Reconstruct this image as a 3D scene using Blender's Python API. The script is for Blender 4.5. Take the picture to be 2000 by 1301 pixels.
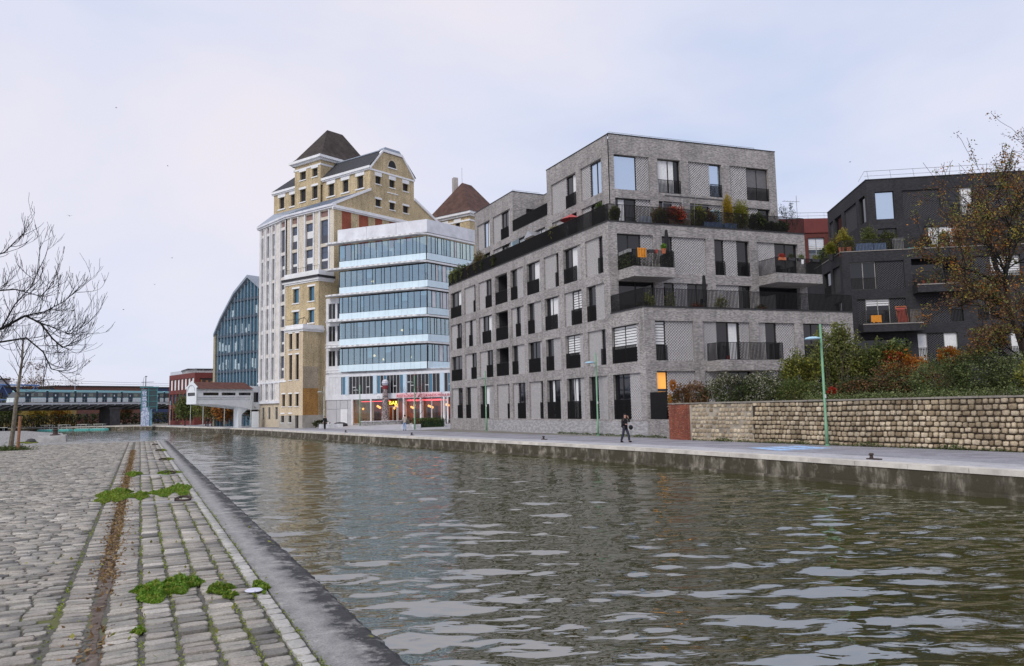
import bpy, math, random
import numpy as np
from mathutils import Vector, Matrix
for o in list(bpy.data.objects): bpy.data.objects.remove(o)
sc = bpy.context.scene
COL = sc.collection
RND = random.Random(7)
NPR = np.random.RandomState(11)

# ---------------------------------------------------------------- camera
def norm(v): return v/np.linalg.norm(v)
_roll = math.radians(1.23); _pitch = math.atan(145.5/1500.0)
_up = np.array([-math.sin(_roll)*math.cos(_pitch), math.cos(_roll)*math.cos(_pitch), -math.sin(_pitch)])
_fw = norm(np.array([-735.0, -161.5, -1500.0]))       # canal axis (+Y) seen from the camera
_Y = norm(_fw-_up*(_fw@_up)); _X = np.cross(_Y, _up)
_R = np.stack([_X, _Y, _up])
cam = bpy.data.cameras.new('camera'); cam.lens = 27.0; cam.sensor_width = 36.0; cam.sensor_fit = 'HORIZONTAL'
cam.clip_start = 0.05; cam.clip_end = 6000
camo = bpy.data.objects.new('camera', cam); COL.objects.link(camo)
camo.matrix_world = Matrix.Translation((0, 0, 1.65)) @ Matrix(_R.tolist()).to_4x4()
sc.camera = camo

# ---------------------------------------------------------------- sky, sun, exposure
SUN_EL, SUN_AZ = 42.0, 238.0          # compass azimuth, +Y = north
w = bpy.data.worlds.new('World'); sc.world = w; w.use_nodes = True
nt = w.node_tree; nt.nodes.clear()
def wn(t, **k):
    n = nt.nodes.new(t)
    for a, b in k.items(): setattr(n, a, b)
    return n
out = wn('ShaderNodeOutputWorld'); bg = wn('ShaderNodeBackground')
tc = wn('ShaderNodeTexCoord')
sky = wn('ShaderNodeTexSky', sky_type='NISHITA', sun_disc=False)
sky.sun_elevation = math.radians(SUN_EL); sky.sun_rotation = math.radians(SUN_AZ)
skys = wn('ShaderNodeVectorMath', operation='SCALE'); skys.inputs['Scale'].default_value = 0.10
nt.links.new(sky.outputs[0], skys.inputs[0])
mp = wn('ShaderNodeMapping'); mp.inputs['Scale'].default_value = (1.0, 1.0, 2.2); mp.inputs['Location'].default_value = (0.3, 0.1, 0.0)
nt.links.new(tc.outputs['Generated'], mp.inputs[0])
n1 = wn('ShaderNodeTexNoise'); n1.inputs['Scale'].default_value = 1.5; n1.inputs['Detail'].default_value = 7; n1.inputs['Roughness'].default_value = 0.5
n1.inputs['Distortion'].default_value = 0.3
nt.links.new(mp.outputs[0], n1.inputs['Vector'])
cr = wn('ShaderNodeValToRGB')
cr.color_ramp.elements[0].position = 0.34; cr.color_ramp.elements[0].color = (0.52, 0.59, 0.77, 1)
cr.color_ramp.elements[1].position = 0.66; cr.color_ramp.elements[1].color = (0.77, 0.735, 0.80, 1)
e = cr.color_ramp.elements.new(0.5); e.color = (0.66, 0.68, 0.81, 1)
nt.links.new(n1.outputs[0], cr.inputs[0])
mx = wn('ShaderNodeMix', data_type='RGBA'); mx.inputs[0].default_value = 0.9
nt.links.new(skys.outputs[0], mx.inputs[6]); nt.links.new(cr.outputs[0], mx.inputs[7])
nt.links.new(mx.outputs[2], bg.inputs[0]); bg.inputs[1].default_value = 1.0
nt.links.new(bg.outputs[0], out.inputs[0])

sun = bpy.data.lights.new('sun', 'SUN'); sun.energy = 1.5; sun.angle = math.radians(25); sun.color = (1.0, 0.96, 0.90)
suno = bpy.data.objects.new('sun', sun); COL.objects.link(suno)
_az = math.radians(SUN_AZ); _el = math.radians(SUN_EL)
_sd = Vector((math.sin(_az)*math.cos(_el), math.cos(_az)*math.cos(_el), math.sin(_el)))
suno.rotation_euler = _sd.to_track_quat('Z', 'Y').to_euler(); suno.location = (-40, -40, 80)

vs = sc.view_settings
vs.view_transform = 'Standard'; vs.look = 'None'; vs.exposure = 0.25; vs.gamma = 1.0
try: vs.use_curve_mapping = False
except Exception: pass
sc.render.engine = 'CYCLES'
sc.cycles.max_bounces = 7; sc.cycles.transparent_max_bounces = 12

# ---------------------------------------------------------------- helpers
WL = {}                                  # world location of every object made here
def tag(o, label=None, cat=None, group=None, kind=None):
    if label: o['label'] = label
    if cat: o['category'] = cat
    if group: o['group'] = group
    if kind: o['kind'] = kind
    return o
def thing(name, label, cat, loc=(0, 0, 0), group=None):
    o = bpy.data.objects.new(name, None); COL.objects.link(o); o.location = loc; o.empty_display_size = 0.3
    WL[o] = Vector(loc)
    return tag(o, label, cat, group)
def link(o, parent, wl):
    COL.objects.link(o); WL[o] = Vector(wl)
    if parent is not None:
        o.parent = parent; o.location = Vector(wl)-WL[parent]
    else: o.location = wl
    return o
def dup(root, loc, rotz=0.0, label=None, group=None, scale=1.0):
    r = root.copy(); COL.objects.link(r); r.location = loc; r.rotation_euler = (0, 0, rotz); r.scale = (scale,)*3
    WL[r] = Vector(loc)
    if label: r['label'] = label
    if group: r['group'] = group
    def rec(src, dst):
        for ch in list(src.children):
            c = ch.copy(); COL.objects.link(c); c.parent = dst; rec(ch, c)
    rec(root, r)
    return r

class Fr:                                 # a vertical facade frame: u to the right seen from outside, w outward, z up
    def __init__(s, o, d):
        L = math.hypot(d[0], d[1]); s.o = (o[0], o[1]); s.d = (d[0]/L, d[1]/L); s.n = (s.d[1], -s.d[0])
    def p(s, u, w, z): return (s.o[0]+s.d[0]*u+s.n[0]*w, s.o[1]+s.d[1]*u+s.n[1]*w, z)
    def sub(s, u, w=0):
        q = s.p(u, w, 0); return Fr((q[0], q[1]), s.d)

class MB:
    def __init__(s): s.v = []; s.f = []; s.m = []; s.cm = 0
    def quad(s, a, b, c, d):
        i = len(s.v); s.v += [a, b, c, d]; s.f.append((i, i+1, i+2, i+3)); s.m.append(s.cm)
    def tri(s, a, b, c):
        i = len(s.v); s.v += [a, b, c]; s.f.append((i, i+1, i+2)); s.m.append(s.cm)
    def poly(s, pts):
        i = len(s.v); s.v += list(pts); s.f.append(tuple(range(i, i+len(pts)))); s.m.append(s.cm)
    def hexa(s, p):                       # 8 corners, bottom ring then top ring
        i = len(s.v); s.v += list(p)
        for q in ((0, 3, 2, 1), (4, 5, 6, 7), (0, 1, 5, 4), (1, 2, 6, 5), (2, 3, 7, 6), (3, 0, 4, 7)):
            s.f.append(tuple(i+k for k in q)); s.m.append(s.cm)
    def box(s, x0, x1, y0, y1, z0, z1):
        s.hexa([(x0, y0, z0), (x1, y0, z0), (x1, y1, z0), (x0, y1, z0), (x0, y0, z1), (x1, y0, z1), (x1, y1, z1), (x0, y1, z1)])
    def fbox(s, F, u0, u1, w0, w1, z0, z1):
        s.hexa([F.p(u0, w1, z0), F.p(u1, w1, z0), F.p(u1, w0, z0), F.p(u0, w0, z0), F.p(u0, w1, z1), F.p(u1, w1, z1), F.p(u1, w0, z1), F.p(u0, w0, z1)])
    def fquad(s, F, u0, u1, w, z0, z1):
        s.quad(F.p(u0, w, z0), F.p(u1, w, z0), F.p(u1, w, z1), F.p(u0, w, z1))
    def tube(s, pts, rad, n=6, cap=True):
        pts = [Vector(p) for p in pts]; rings = []
        if not hasattr(rad, '__len__'): rad = [rad]*len(pts)
        for k, p in enumerate(pts):
            t = (pts[min(k+1, len(pts)-1)]-pts[max(k-1, 0)])
            if t.length < 1e-9: t = Vector((0, 0, 1))
            t.normalize()
            a = t.cross(Vector((0, 0, 1)) if abs(t.z) < 0.9 else Vector((1, 0, 0))).normalized(); b = t.cross(a)
            i = len(s.v)
            for j in range(n):
                an = 2*math.pi*j/n; s.v.append(tuple(p+(a*math.cos(an)+b*math.sin(an))*rad[k]))
            rings.append(i)
        for k in range(len(rings)-1):
            for j in range(n):
                s.f.append((rings[k]+j, rings[k]+(j+1) % n, rings[k+1]+(j+1) % n, rings[k+1]+j)); s.m.append(s.cm)
        if cap:
            s.f.append(tuple(rings[0]+j for j in range(n))[::-1]); s.m.append(s.cm)
            s.f.append(tuple(rings[-1]+j for j in range(n))); s.m.append(s.cm)
    def lathe(s, c, prof, n=16):
        rings = []
        for r, z in prof:
            i = len(s.v); rings.append(i)
            for j in range(n):
                an = 2*math.pi*j/n; s.v.append((c[0]+r*math.cos(an), c[1]+r*math.sin(an), c[2]+z))
        for k in range(len(rings)-1):
            for j in range(n):
                s.f.append((rings[k]+j, rings[k]+(j+1) % n, rings[k+1]+(j+1) % n, rings[k+1]+j)); s.m.append(s.cm)
        s.f.append(tuple(rings[0]+j for j in range(n))[::-1]); s.m.append(s.cm)
        s.f.append(tuple(rings[-1]+j for j in range(n))); s.m.append(s.cm)
    def sphere(s, c, r, n=12, sq=(1, 1, 1)):
        m = n//2; i0 = len(s.v)
        for a in range(m+1):
            th = math.pi*a/m
            for j in range(n):
                ph = 2*math.pi*j/n
                s.v.append((c[0]+r*sq[0]*math.sin(th)*math.cos(ph), c[1]+r*sq[1]*math.sin(th)*math.sin(ph), c[2]+r*sq[2]*math.cos(th)))
        for a in range(m):
            for j in range(n):
                s.f.append((i0+a*n+j, i0+(a+1)*n+j, i0+(a+1)*n+(j+1) % n, i0+a*n+(j+1) % n)); s.m.append(s.cm)
    def prism(s, poly, z0, z1):           # vertical extrusion of a plan polygon (counter-clockwise)
        n = len(poly)
        s.poly([(x, y, z1) for x, y in poly]); s.poly([(x, y, z0) for x, y in poly][::-1])
        for k in range(n):
            a, b = poly[k], poly[(k+1) % n]
            s.quad((a[0], a[1], z0), (b[0], b[1], z0), (b[0], b[1], z1), (a[0], a[1], z1))
    def fprism(s, F, prof, w0, w1):       # profile (u,z) in the facade plane extruded along w
        n = len(prof)
        s.poly([F.p(u, w1, z) for u, z in prof]); s.poly([F.p(u, w0, z) for u, z in prof][::-1])
        for k in range(n):
            a, b = prof[k], prof[(k+1) % n]
            s.quad(F.p(a[0], w0, a[1]), F.p(b[0], w0, b[1]), F.p(b[0], w1, b[1]), F.p(a[0], w1, a[1]))
    def build(s, name, mat, parent=None, smooth=False, kind=None, label=None):
        V = np.array(s.v, dtype=np.float64)
        lo, hi = V.min(0), V.max(0); c = np.array([(lo[0]+hi[0])/2, (lo[1]+hi[1])/2, lo[2]])
        me = bpy.data.meshes.new(name); me.from_pydata((V-c).tolist(), [], s.f)
        mats = mat if isinstance(mat, (list, tuple)) else [mat]
        for m in mats: me.materials.append(m)
        if len(mats) > 1: me.polygons.foreach_set('material_index', s.m)
        if smooth: me.polygons.foreach_set('use_smooth', [True]*len(me.polygons))
        me.update()
        o = bpy.data.objects.new(name, me)
        link(o, parent, tuple(c)); tag(o, label, None, None, kind)
        return o

def npmesh(name, V, Fc, mat, parent=None, smooth=False, kind=None):
    """fast mesh from numpy arrays; Fc is (n,3) or (n,4)"""
    V = np.asarray(V, dtype=np.float32); Fc = np.asarray(Fc, dtype=np.int32)
    lo, hi = V.min(0), V.max(0); c = np.array([(lo[0]+hi[0])/2, (lo[1]+hi[1])/2, lo[2]], dtype=np.float32)
    me = bpy.data.meshes.new(name); k = Fc.shape[1]
    me.vertices.add(len(V)); me.vertices.foreach_set('co', (V-c).ravel())
    me.loops.add(Fc.size); me.loops.foreach_set('vertex_index', Fc.ravel())
    me.polygons.add(len(Fc)); me.polygons.foreach_set('loop_start', np.arange(0, Fc.size, k, dtype=np.int32))
    me.polygons.foreach_set('loop_total', np.full(len(Fc), k, dtype=np.int32))
    if smooth: me.polygons.foreach_set('use_smooth', np.ones(len(Fc), dtype=bool))
    me.materials.append(mat); me.update(calc_edges=True); me.validate()
    o = bpy.data.objects.new(name, me); link(o, parent, tuple(float(x) for x in c))
    tag(o, None, None, None, kind)
    return o

# ---------------------------------------------------------------- materials
MATS = {}
class NB:
    def __init__(s, name):
        m = bpy.data.materials.new(name); m.use_nodes = True; s.m = m; s.t = m.node_tree; s.t.nodes.clear()
        s.o = s.n('ShaderNodeOutputMaterial'); s.b = s.n('ShaderNodeBsdfPrincipled'); s.l(s.b.outputs[0], s.o.inputs[0])
    def n(s, ty, **k):
        x = s.t.nodes.new(ty)
        for a, b in k.items(): setattr(x, a, b)
        return x
    def l(s, a, b): s.t.links.new(a, b)
    def pos(s): return s.n('ShaderNodeNewGeometry').outputs['Position']
    def noise(s, vec, scale, detail=3, rough=.55, dist=0):
        x = s.n('ShaderNodeTexNoise'); x.inputs['Scale'].default_value = scale; x.inputs['Detail'].default_value = detail
        x.inputs['Roughness'].default_value = rough; x.inputs['Distortion'].default_value = dist
        if vec is not None: s.l(vec, x.inputs['Vector'])
        return x.outputs[0]
    def ramp(s, fac, stops):
        x = s.n('ShaderNodeValToRGB'); el = x.color_ramp.elements
        while len(el) < len(stops): el.new(0.5)
        for e, (p, c) in zip(el, stops): e.position = p; e.color = (c[0], c[1], c[2], 1)
        s.l(fac, x.inputs[0]); return x.outputs[0]
    def mix(s, fac, a, b, mode='MIX'):
        x = s.n('ShaderNodeMix', data_type='RGBA', blend_type=mode)
        for sock, val in ((x.inputs[0], fac), (x.inputs[6], a), (x.inputs[7], b)):
            if hasattr(val, 'links') or hasattr(val, 'is_linked'): s.l(val, sock)
            elif isinstance(val, (int, float)): sock.default_value = val
            else: sock.default_value = (val[0], val[1], val[2], 1)
        return x.outputs[2]
    def math(s, op, a, b=None):
        x = s.n('ShaderNodeMath', operation=op)
        for k, val in enumerate((a, b)):
            if val is None: continue
            if isinstance(val, (int, float)): x.inputs[k].default_value = val
            else: s.l(val, x.inputs[k])
        return x.outputs[0]
    def bump(s, h, strength=.3, dist=.02):
        x = s.n('ShaderNodeBump'); x.inputs['Strength'].default_value = strength; x.inputs['Distance'].default_value = dist
        s.l(h, x.inputs['Height']); s.l(x.outputs[0], s.b.inputs['Normal'])
    def base(s, c):
        if isinstance(c, tuple): s.b.inputs['Base Color'].default_value = (c[0], c[1], c[2], 1)
        else: s.l(c, s.b.inputs['Base Color'])
    def set(s, rough=None, metal=None, spec=None):
        if rough is not None: s.b.inputs['Roughness'].default_value = rough
        if metal is not None: s.b.inputs['Metallic'].default_value = metal
        if spec is not None: s.b.inputs['Specular IOR Level'].default_value = spec
    def wallvec(s):                         # (along the wall, height, 0) from position and normal
        g = s.n('ShaderNodeNewGeometry'); cr = s.n('ShaderNodeVectorMath', operation='CROSS_PRODUCT')
        cr.inputs[0].default_value = (0, 0, 1); s.l(g.outputs['True Normal'], cr.inputs[1])
        dt = s.n('ShaderNodeVectorMath', operation='DOT_PRODUCT'); s.l(cr.outputs[0], dt.inputs[0]); s.l(g.outputs['Position'], dt.inputs[1])
        sp = s.n('ShaderNodeSeparateXYZ'); s.l(g.outputs['Position'], sp.inputs[0])
        cb = s.n('ShaderNodeCombineXYZ'); s.l(dt.outputs['Value'], cb.inputs[0]); s.l(sp.outputs[2], cb.inputs[1])
        return cb.outputs[0]

def sc3(c, k): return (min(1, c[0]*k), min(1, c[1]*k), min(1, c[2]*k))
def M(name, c, rough=.8, var=.25, scale=3.0, bump=0.0, bscale=40.0, metal=0.0, spec=.35, stain=0.0):
    if name in MATS: return MATS[name]
    b = NB(name); p = b.pos()
    col = b.ramp(b.noise(p, scale, 5, .6), [(.3, sc3(c, 1-var)), (.7, sc3(c, 1+var))])
    if stain > 0:
        st = b.ramp(b.noise(p, .6, 6, .65, .5), [(.42, (1, 1, 1)), (.62, (1-stain,)*3)])
        col = b.mix(1.0, col, st, 'MULTIPLY')
    b.base(col); b.set(rough, metal, spec)
    if bump > 0: b.bump(b.noise(p, bscale, 4), bump, .02)
    MATS[name] = b.m; return b.m
def Mleaf(name, c1, c2, c3=None):
    if name in MATS: return MATS[name]
    b = NB(name); g = b.n('ShaderNodeNewGeometry')
    stops = [(0.0, c1), (.6, c2)] + ([(1.0, c3)] if c3 else [])
    col = b.ramp(g.outputs['Random Per Island'], stops)
    col = b.mix(.35, col, b.ramp(b.noise(g.outputs['Position'], 1.2, 3), [(.3, sc3(c1, .7)), (.7, sc3(c2, 1.25))]))
    b.base(col); b.set(.55, 0, .35)
    # thin leaf: some light passes through
    tr = b.n('ShaderNodeBsdfTranslucent'); b.l(col, tr.inputs[0])
    ms = b.n('ShaderNodeMixShader'); ms.inputs[0].default_value = .3
    b.l(b.b.outputs[0], ms.inputs[1]); b.l(tr.outputs[0], ms.inputs[2]); b.l(ms.outputs[0], b.o.inputs[0])
    MATS[name] = b.m; return b.m
def Mbrick(name, c1, c2, mortar, bw=.22, rh=.073, ms=.009, stain=.25, speck=None, off=.5, rough=.85):
    b = NB(name); v = b.wallvec(); p = b.pos()
    br = b.n('ShaderNodeTexBrick'); br.offset = off; b.l(v, br.inputs['Vector'])
    br.inputs['Scale'].default_value = 1; br.inputs['Brick Width'].default_value = bw; br.inputs['Row Height'].default_value = rh
    br.inputs['Mortar Size'].default_value = ms; br.inputs['Bias'].default_value = 0.0
    br.inputs['Color1'].default_value = (*c1, 1); br.inputs['Color2'].default_value = (*c2, 1); br.inputs['Mortar'].default_value = (*mortar, 1)
    col = br.outputs[0]
    vn = b.n('ShaderNodeMapping'); vn.inputs['Scale'].default_value = (1/bw, 1/rh, 1); b.l(v, vn.inputs[0])
    wn_ = b.n('ShaderNodeTexNoise'); wn_.inputs['Scale'].default_value = 1.1; wn_.inputs['Detail'].default_value = 2; b.l(vn.outputs[0], wn_.inputs['Vector'])
    col = b.mix(1.0, col, b.ramp(wn_.outputs[0], [(.3, (.72,)*3), (.7, (1.25,)*3)]), 'MULTIPLY')
    if speck: col = b.mix(b.ramp(b.noise(vn.outputs[0], .9, 1), [(.62, (0, 0, 0)), (.68, (1, 1, 1))]), col, speck)
    if stain:
        col = b.mix(1.0, col, b.ramp(b.noise(p, .45, 6, .62, .4), [(.38, (1.06,)*3), (.68, (1-stain,)*3)]), 'MULTIPLY')
    vs_ = b.n('ShaderNodeMapping'); vs_.inputs['Scale'].default_value = (1.5, .11, 1); b.l(v, vs_.inputs[0])
    col = b.mix(1.0, col, b.ramp(b.noise(vs_.outputs[0], 1.6, 5, .65), [(.34, (1.10,)*3), (.55, (.98,)*3), (.72, (.70,)*3)]), 'MULTIPLY')
    b.base(col); b.set(rough, 0, .3)
    b.bump(br.outputs['Fac'], -.4, .01)
    MATS[name] = b.m; return b.m
def Mglass(name, tint=(.02, .025, .03), metal=0.0, rough=.04, spec=.6):
    b = NB(name); p = b.pos()
    b.base(tint); b.set(rough, metal, spec); b.b.inputs['IOR'].default_value = 1.55
    b.bump(b.noise(p, .8, 2), .04, .05)
    MATS[name] = b.m; return b.m
def Mclear(name, tint=(.75, .88, .92), refl=.12):
    b = NB(name); tr = b.n('ShaderNodeBsdfTransparent'); tr.inputs[0].default_value = (*tint, 1)
    gl = b.n('ShaderNodeBsdfGlossy'); gl.inputs['Roughness'].default_value = .02; gl.inputs[0].default_value = (.72, .92, 1, 1)
    fr = b.n('ShaderNodeFresnel'); fr.inputs[0].default_value = 1.6
    fac = b.math('ADD', fr.outputs[0], refl)
    ms = b.n('ShaderNodeMixShader'); b.l(fac, ms.inputs[0]); b.l(tr.outputs[0], ms.inputs[1]); b.l(gl.outputs[0], ms.inputs[2])
    b.l(ms.outputs[0], b.o.inputs[0]); MATS[name] = b.m; return b.m
def Memit(name, c, s):
    if name in MATS: return MATS[name]
    b = NB(name); b.base(c); b.b.inputs['Emission Color'].default_value = (*c, 1); b.b.inputs['Emission Strength'].default_value = s
    MATS[name] = b.m; return b.m

brick_grey = Mbrick('grey_brick', (.42, .39, .372), (.205, .193, .192), (.32, .30, .292))
brick_lat = M('lattice_brick', (.50, .48, .48), .85, .3, 9)
brick_dark = Mbrick('charcoal_brick', (.046, .044, .049), (.024, .023, .027), (.036, .036, .039), stain=.15)
lat_dark = M('charcoal_lattice_brick', (.075, .073, .08), .8, .3, 9)
brick_cream = Mbrick('cream_brick', (.62, .50, .31), (.47, .36, .19), (.52, .43, .29), .24, .075, .01, .22, (.16, .10, .06))
brick_beige = Mbrick('beige_brick', (.62, .50, .35), (.52, .41, .27), (.55, .47, .36), .24, .075, .008, .15)
brick_ochre = Mbrick('ochre_brick', (.50, .27, .07), (.38, .18, .045), (.34, .2, .09), .24, .075, .01, .3, (.2, .1, .04))
brick_red = Mbrick('red_brick', (.36, .085, .04), (.27, .06, .035), (.3, .15, .1), .22, .07, .008, .3)
brick_old = Mbrick('old_red_brick', (.33, .07, .035), (.20, .045, .03), (.24, .13, .09), .22, .07, .01, .45, (.38, .2, .12))
render_grey = M('stained_render', (.40, .35, .28), .9, .3, 1.2, .2, 30, stain=.35)
stone_mill = M('mill_limestone', (.70, .66, .61), .85, .14, 1.5, .1, 30, stain=.1)
stone_side = Mbrick('mill_stone_brick', (.66, .60, .50), (.56, .50, .41), (.6, .55, .47), .3, .09, .008, .08)
white_trim = M('white_trim', (.80, .80, .81), .7, .08, 2, stain=.08)
white_conc = M('white_concrete', (.72, .73, .77), .7, .12, .8, .1, 20, stain=.12)
white_slab = M('weathered_white_slab', (.62, .62, .64), .75, .25, 2.5, .1, 20, stain=.25)
blue_panel = M('pale_blue_panel', (.68, .83, .91), .35, .06, .7, 0, spec=.5)
zinc = M('zinc_roof', (.30, .34, .40), .45, .15, 2, metal=.3)
slate = M('slate_roof', (.040, .040, .045), .7, .3, 3, .3, 20)
tile_brown = M('brown_roof_tiles', (.052, .040, .034), .8, .4, 1.4, .4, 14, stain=.3)
tile_red = M('red_brown_roof_tiles', (.105, .055, .042), .8, .3, 1.4, .4, 14, stain=.3)
tile_brick = M('terracotta_roof_tiles', (.12, .055, .045), .85, .25, 2, .3, 16)
black_metal = M('black_steel', (.013, .0125, .013), .6, .2, 6, spec=.18)
dark_metal = M('dark_bronze_metal', (.032, .030, .028), .55, .2, 6, spec=.25)
grey_metal = M('galvanised_rail', (.42, .43, .45), .45, .15, 6, metal=.6)
coping_dark = M('dark_coping', (.03, .03, .032), .6, .2, 5)
glass_dark = Mglass('dark_window_glass', (.010, .011, .014), .0, .03, .5)
glass_sky = Mglass('sky_reflecting_glass', (.50, .60, .72), .85, .03)
glass_teal = Mglass('teal_curtain_glass', (.085, .20, .29), .65, .04, .7)
glass_mill = Mglass('mill_window_glass', (.10, .12, .16), .35, .05, .6)
glass_clear = Mclear('clear_glass', (.60, .82, .90), .34)
glass_rest = Mclear('restaurant_glass', (.9, .93, .92), .03)
glass_rail = Mclear('balustrade_glass', (.85, .93, .95), .12)
void_dark = M('dark_opening', (.008, .008, .009), .9, .1, 3, spec=.1)
louver_dark = M('black_louvre', (.016, .016, .018), .6, .2, 6)
curtain = M('white_curtain', (.72, .72, .72), .8, .12, 8)
shutter = M('grey_roller_shutter', (.15, .145, .15), .6, .1, 3)
interior = M('office_interior', (.32, .30, .28), .8, .3, 1.2)
interior_dark = M('dark_interior', (.05, .045, .042), .8, .3, 1.2)
wood_box = M('weathered_wood', (.22, .16, .11), .8, .3, 6, .2, 30)
terracotta = M('terracotta', (.42, .14, .07), .8, .2, 6)
asphalt = M('quay_asphalt', (.31, .305, .335), .9, .22, 14, .4, 160, stain=.28)
paving = M('pale_paving', (.46, .455, .475), .85, .18, 9, .2, 60, stain=.22)
red_clad = M('oxide_red_cladding', (.155, .035, .03), .6, .15, 1)
lamp_green = M('sea_green_paint', (.17, .34, .21), .5, .12, 4)
lamp_head = M('pale_blue_lamp_head', (.40, .62, .74), .4, .08, 4)
lamp_grey = M('grey_green_paint', (.36, .40, .38), .5, .12, 4)
bark = M('bark', (.06, .045, .035), .9, .4, 9, .5, 30)
bark_dark = M('dark_bark', (.016, .014, .014), .9, .3, 9, .4, 30)
bark_pale = M('pale_bark', (.17, .145, .11), .9, .4, 7, .5, 30)
# ================================================================ SETTING: water, quays, ground
FQ = -0.62; WZ = -1.5
EDGE = [(24.35, -60), (24.35, 14), (24.3, 25), (24.15, 32), (23.5, 41.4), (21.9, 55.2), (20.4, 69), (18.3, 87.4), (15.5, 115), (12.0, 139), (8.3, 157.5), (3.6, 186)]
BANK = [(0.0, 197), (-9, 205), (-27, 216), (-120, 245)]
def edge_x(y):
    for (x0, y0), (x1, y1) in zip(EDGE, EDGE[1:]):
        if y0 <= y <= y1: return x0+(x1-x0)*(y-y0)/(y1-y0)
    return EDGE[-1][0]

soil = M('earth_ground', (.20, .185, .16), .95, .25, .4, .2, 20)
g = MB()
g.poly([(x, y, FQ-.012) for x, y in EDGE+BANK]+[(-3000, 330, FQ-.012), (-3000, 4000, FQ-.012), (3000, 4000, FQ-.012), (3000, -60, FQ-.012)])
tag(g.build('ground', soil), kind='structure')

# far quay: pale kerb coping, then asphalt promenade, then paved square by the mill
qw = NB('stained_quay_concrete'); p = qw.pos(); sp = qw.n('ShaderNodeSeparateXYZ'); qw.l(p, sp.inputs[0])
mpq = qw.n('ShaderNodeMapping'); mpq.inputs['Scale'].default_value = (1.6, 1.6, .35); qw.l(p, mpq.inputs[0])
c_ = qw.ramp(qw.noise(mpq.outputs[0], 1.3, 8, .7, .3), [(.34, (.035, .032, .02)), (.47, (.095, .082, .06)), (.58, (.25, .225, .18)), (.70, (.44, .40, .33))])
c_ = qw.mix(qw.ramp(qw.noise(p, 1.1, 6, .65), [(.44, (1, 1, 1)), (.60, (0, 0, 0))]), c_, (.050, .042, .024))
qw.base(c_); qw.set(.9); qw.bump(qw.noise(p, 14, 5), .6, .03); quay_conc = qw.m
coping_pale = M('pale_kerb_stone', (.60, .56, .50), .85, .18, 1.6, .2, 30, stain=.2)
def strip(name, mat, o0, o1, z0, z1, pts, parent=None):
    m = MB()
    for (x0, y0), (x1, y1) in zip(pts, pts[1:]):
        m.quad((x0+o0, y0, z0), (x0+o1, y0, z1), (x1+o1, y1, z1), (x1+o0, y1, z0))
    return m.build(name, mat, parent)
BK = EDGE+BANK[:3]
q = MB()
for (x0, y0), (x1, y1) in zip(BK, BK[1:]):
    L_ = math.hypot(x1-x0, y1-y0); n_ = max(1, int(L_/6)); 
    q.quad((x0, y0, -2.2), (x0, y0, FQ-.16), (x1, y1, FQ-.16), (x1, y1, -2.2))
    q.quad((x0-.13, y0, -2.2), (x0-.13, y0, -1.40), (x1-.13, y1, -1.40), (x1-.13, y1, -2.2))
    q.quad((x0-.13, y0, -1.40), (x0+.02, y0, -1.37), (x1+.02, y1, -1.37), (x1-.13, y1, -1.40))
farq = tag(q.build('quay_wall', quay_conc), kind='structure')
k = MB(); rr = random.Random(3)
for (x0, y0), (x1, y1) in zip(BK, BK[1:]):
    L_ = math.hypot(x1-x0, y1-y0); n_ = max(1, int(L_/2.2))
    if y0 < 0: n_ = 12
    dx, dy = (x1-x0)/n_, (y1-y0)/n_
    for i in range(n_):
        a0, b0 = x0+dx*i, y0+dy*i; a1, b1 = x0+dx*(i+.992), y0+dy*(i+.992); j = rr.uniform(-.012, .012); w_ = .62
        k.hexa([(a0-.04+j, b0, FQ-.17), (a0+w_, b0, FQ-.17), (a1+w_, b1, FQ-.17), (a1-.04+j, b1, FQ-.17),
                (a0-.04+j, b0, FQ+.006), (a0+w_, b0, FQ+.006), (a1+w_, b1, FQ+.006), (a1-.04+j, b1, FQ+.006)])
tag(k.build('kerb', coping_pale), kind='structure')
tag(strip('promenade', asphalt, .6, 8.2, FQ, FQ, EDGE), kind='structure')
tag(strip('paved_edge', paving, .55, 2.4, FQ+.004, FQ+.004, EDGE), kind='structure')
PZ = [pp for pp in EDGE if pp[1] > 60]
pz = MB()
for (x0, y0), (x1, y1) in zip([(19.0, 82.2)]+[pp for pp in EDGE if pp[1] > 84], [pp for pp in EDGE if pp[1] > 84]):
    for (o0, z0, o1, z1) in ((7.0, FQ+.004, 13.0, -.27), (13.0, -.27, 60.0, -.25)):
        a0, a1 = (FQ+.004, FQ+.004) if y0 < 83 else (z0, z1)
        pz.quad((x0+o0, y0, a0), (x0+o1, y0, a1), (x1+o1, y1, z1), (x1+o0, y1, z0))
tag(pz.build('square_paving', paving), kind='structure')
# painted blue mark on the promenade
bl = NB('worn_blue_road_paint'); pp_ = bl.pos()
bl.base(bl.ramp(bl.noise(pp_, 5, 5, .7), [(.38, (.33, .34, .38)), (.47, (.22, .45, .80)), (.62, (.62, .74, .88))])); bl.set(.85)
m = MB(); 
for a in range(3): m.quad((27.0+a*1.1, 27.1-a*.1, FQ+.004), (27.9+a*1.1, 26.9-a*.1, FQ+.004), (28.5+a*1.1, 29.6-a*.1, FQ+.004), (27.7+a*1.1, 29.9-a*.1, FQ+.004))
tag(m.build('painted_marking', bl.m), kind='structure')

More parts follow.
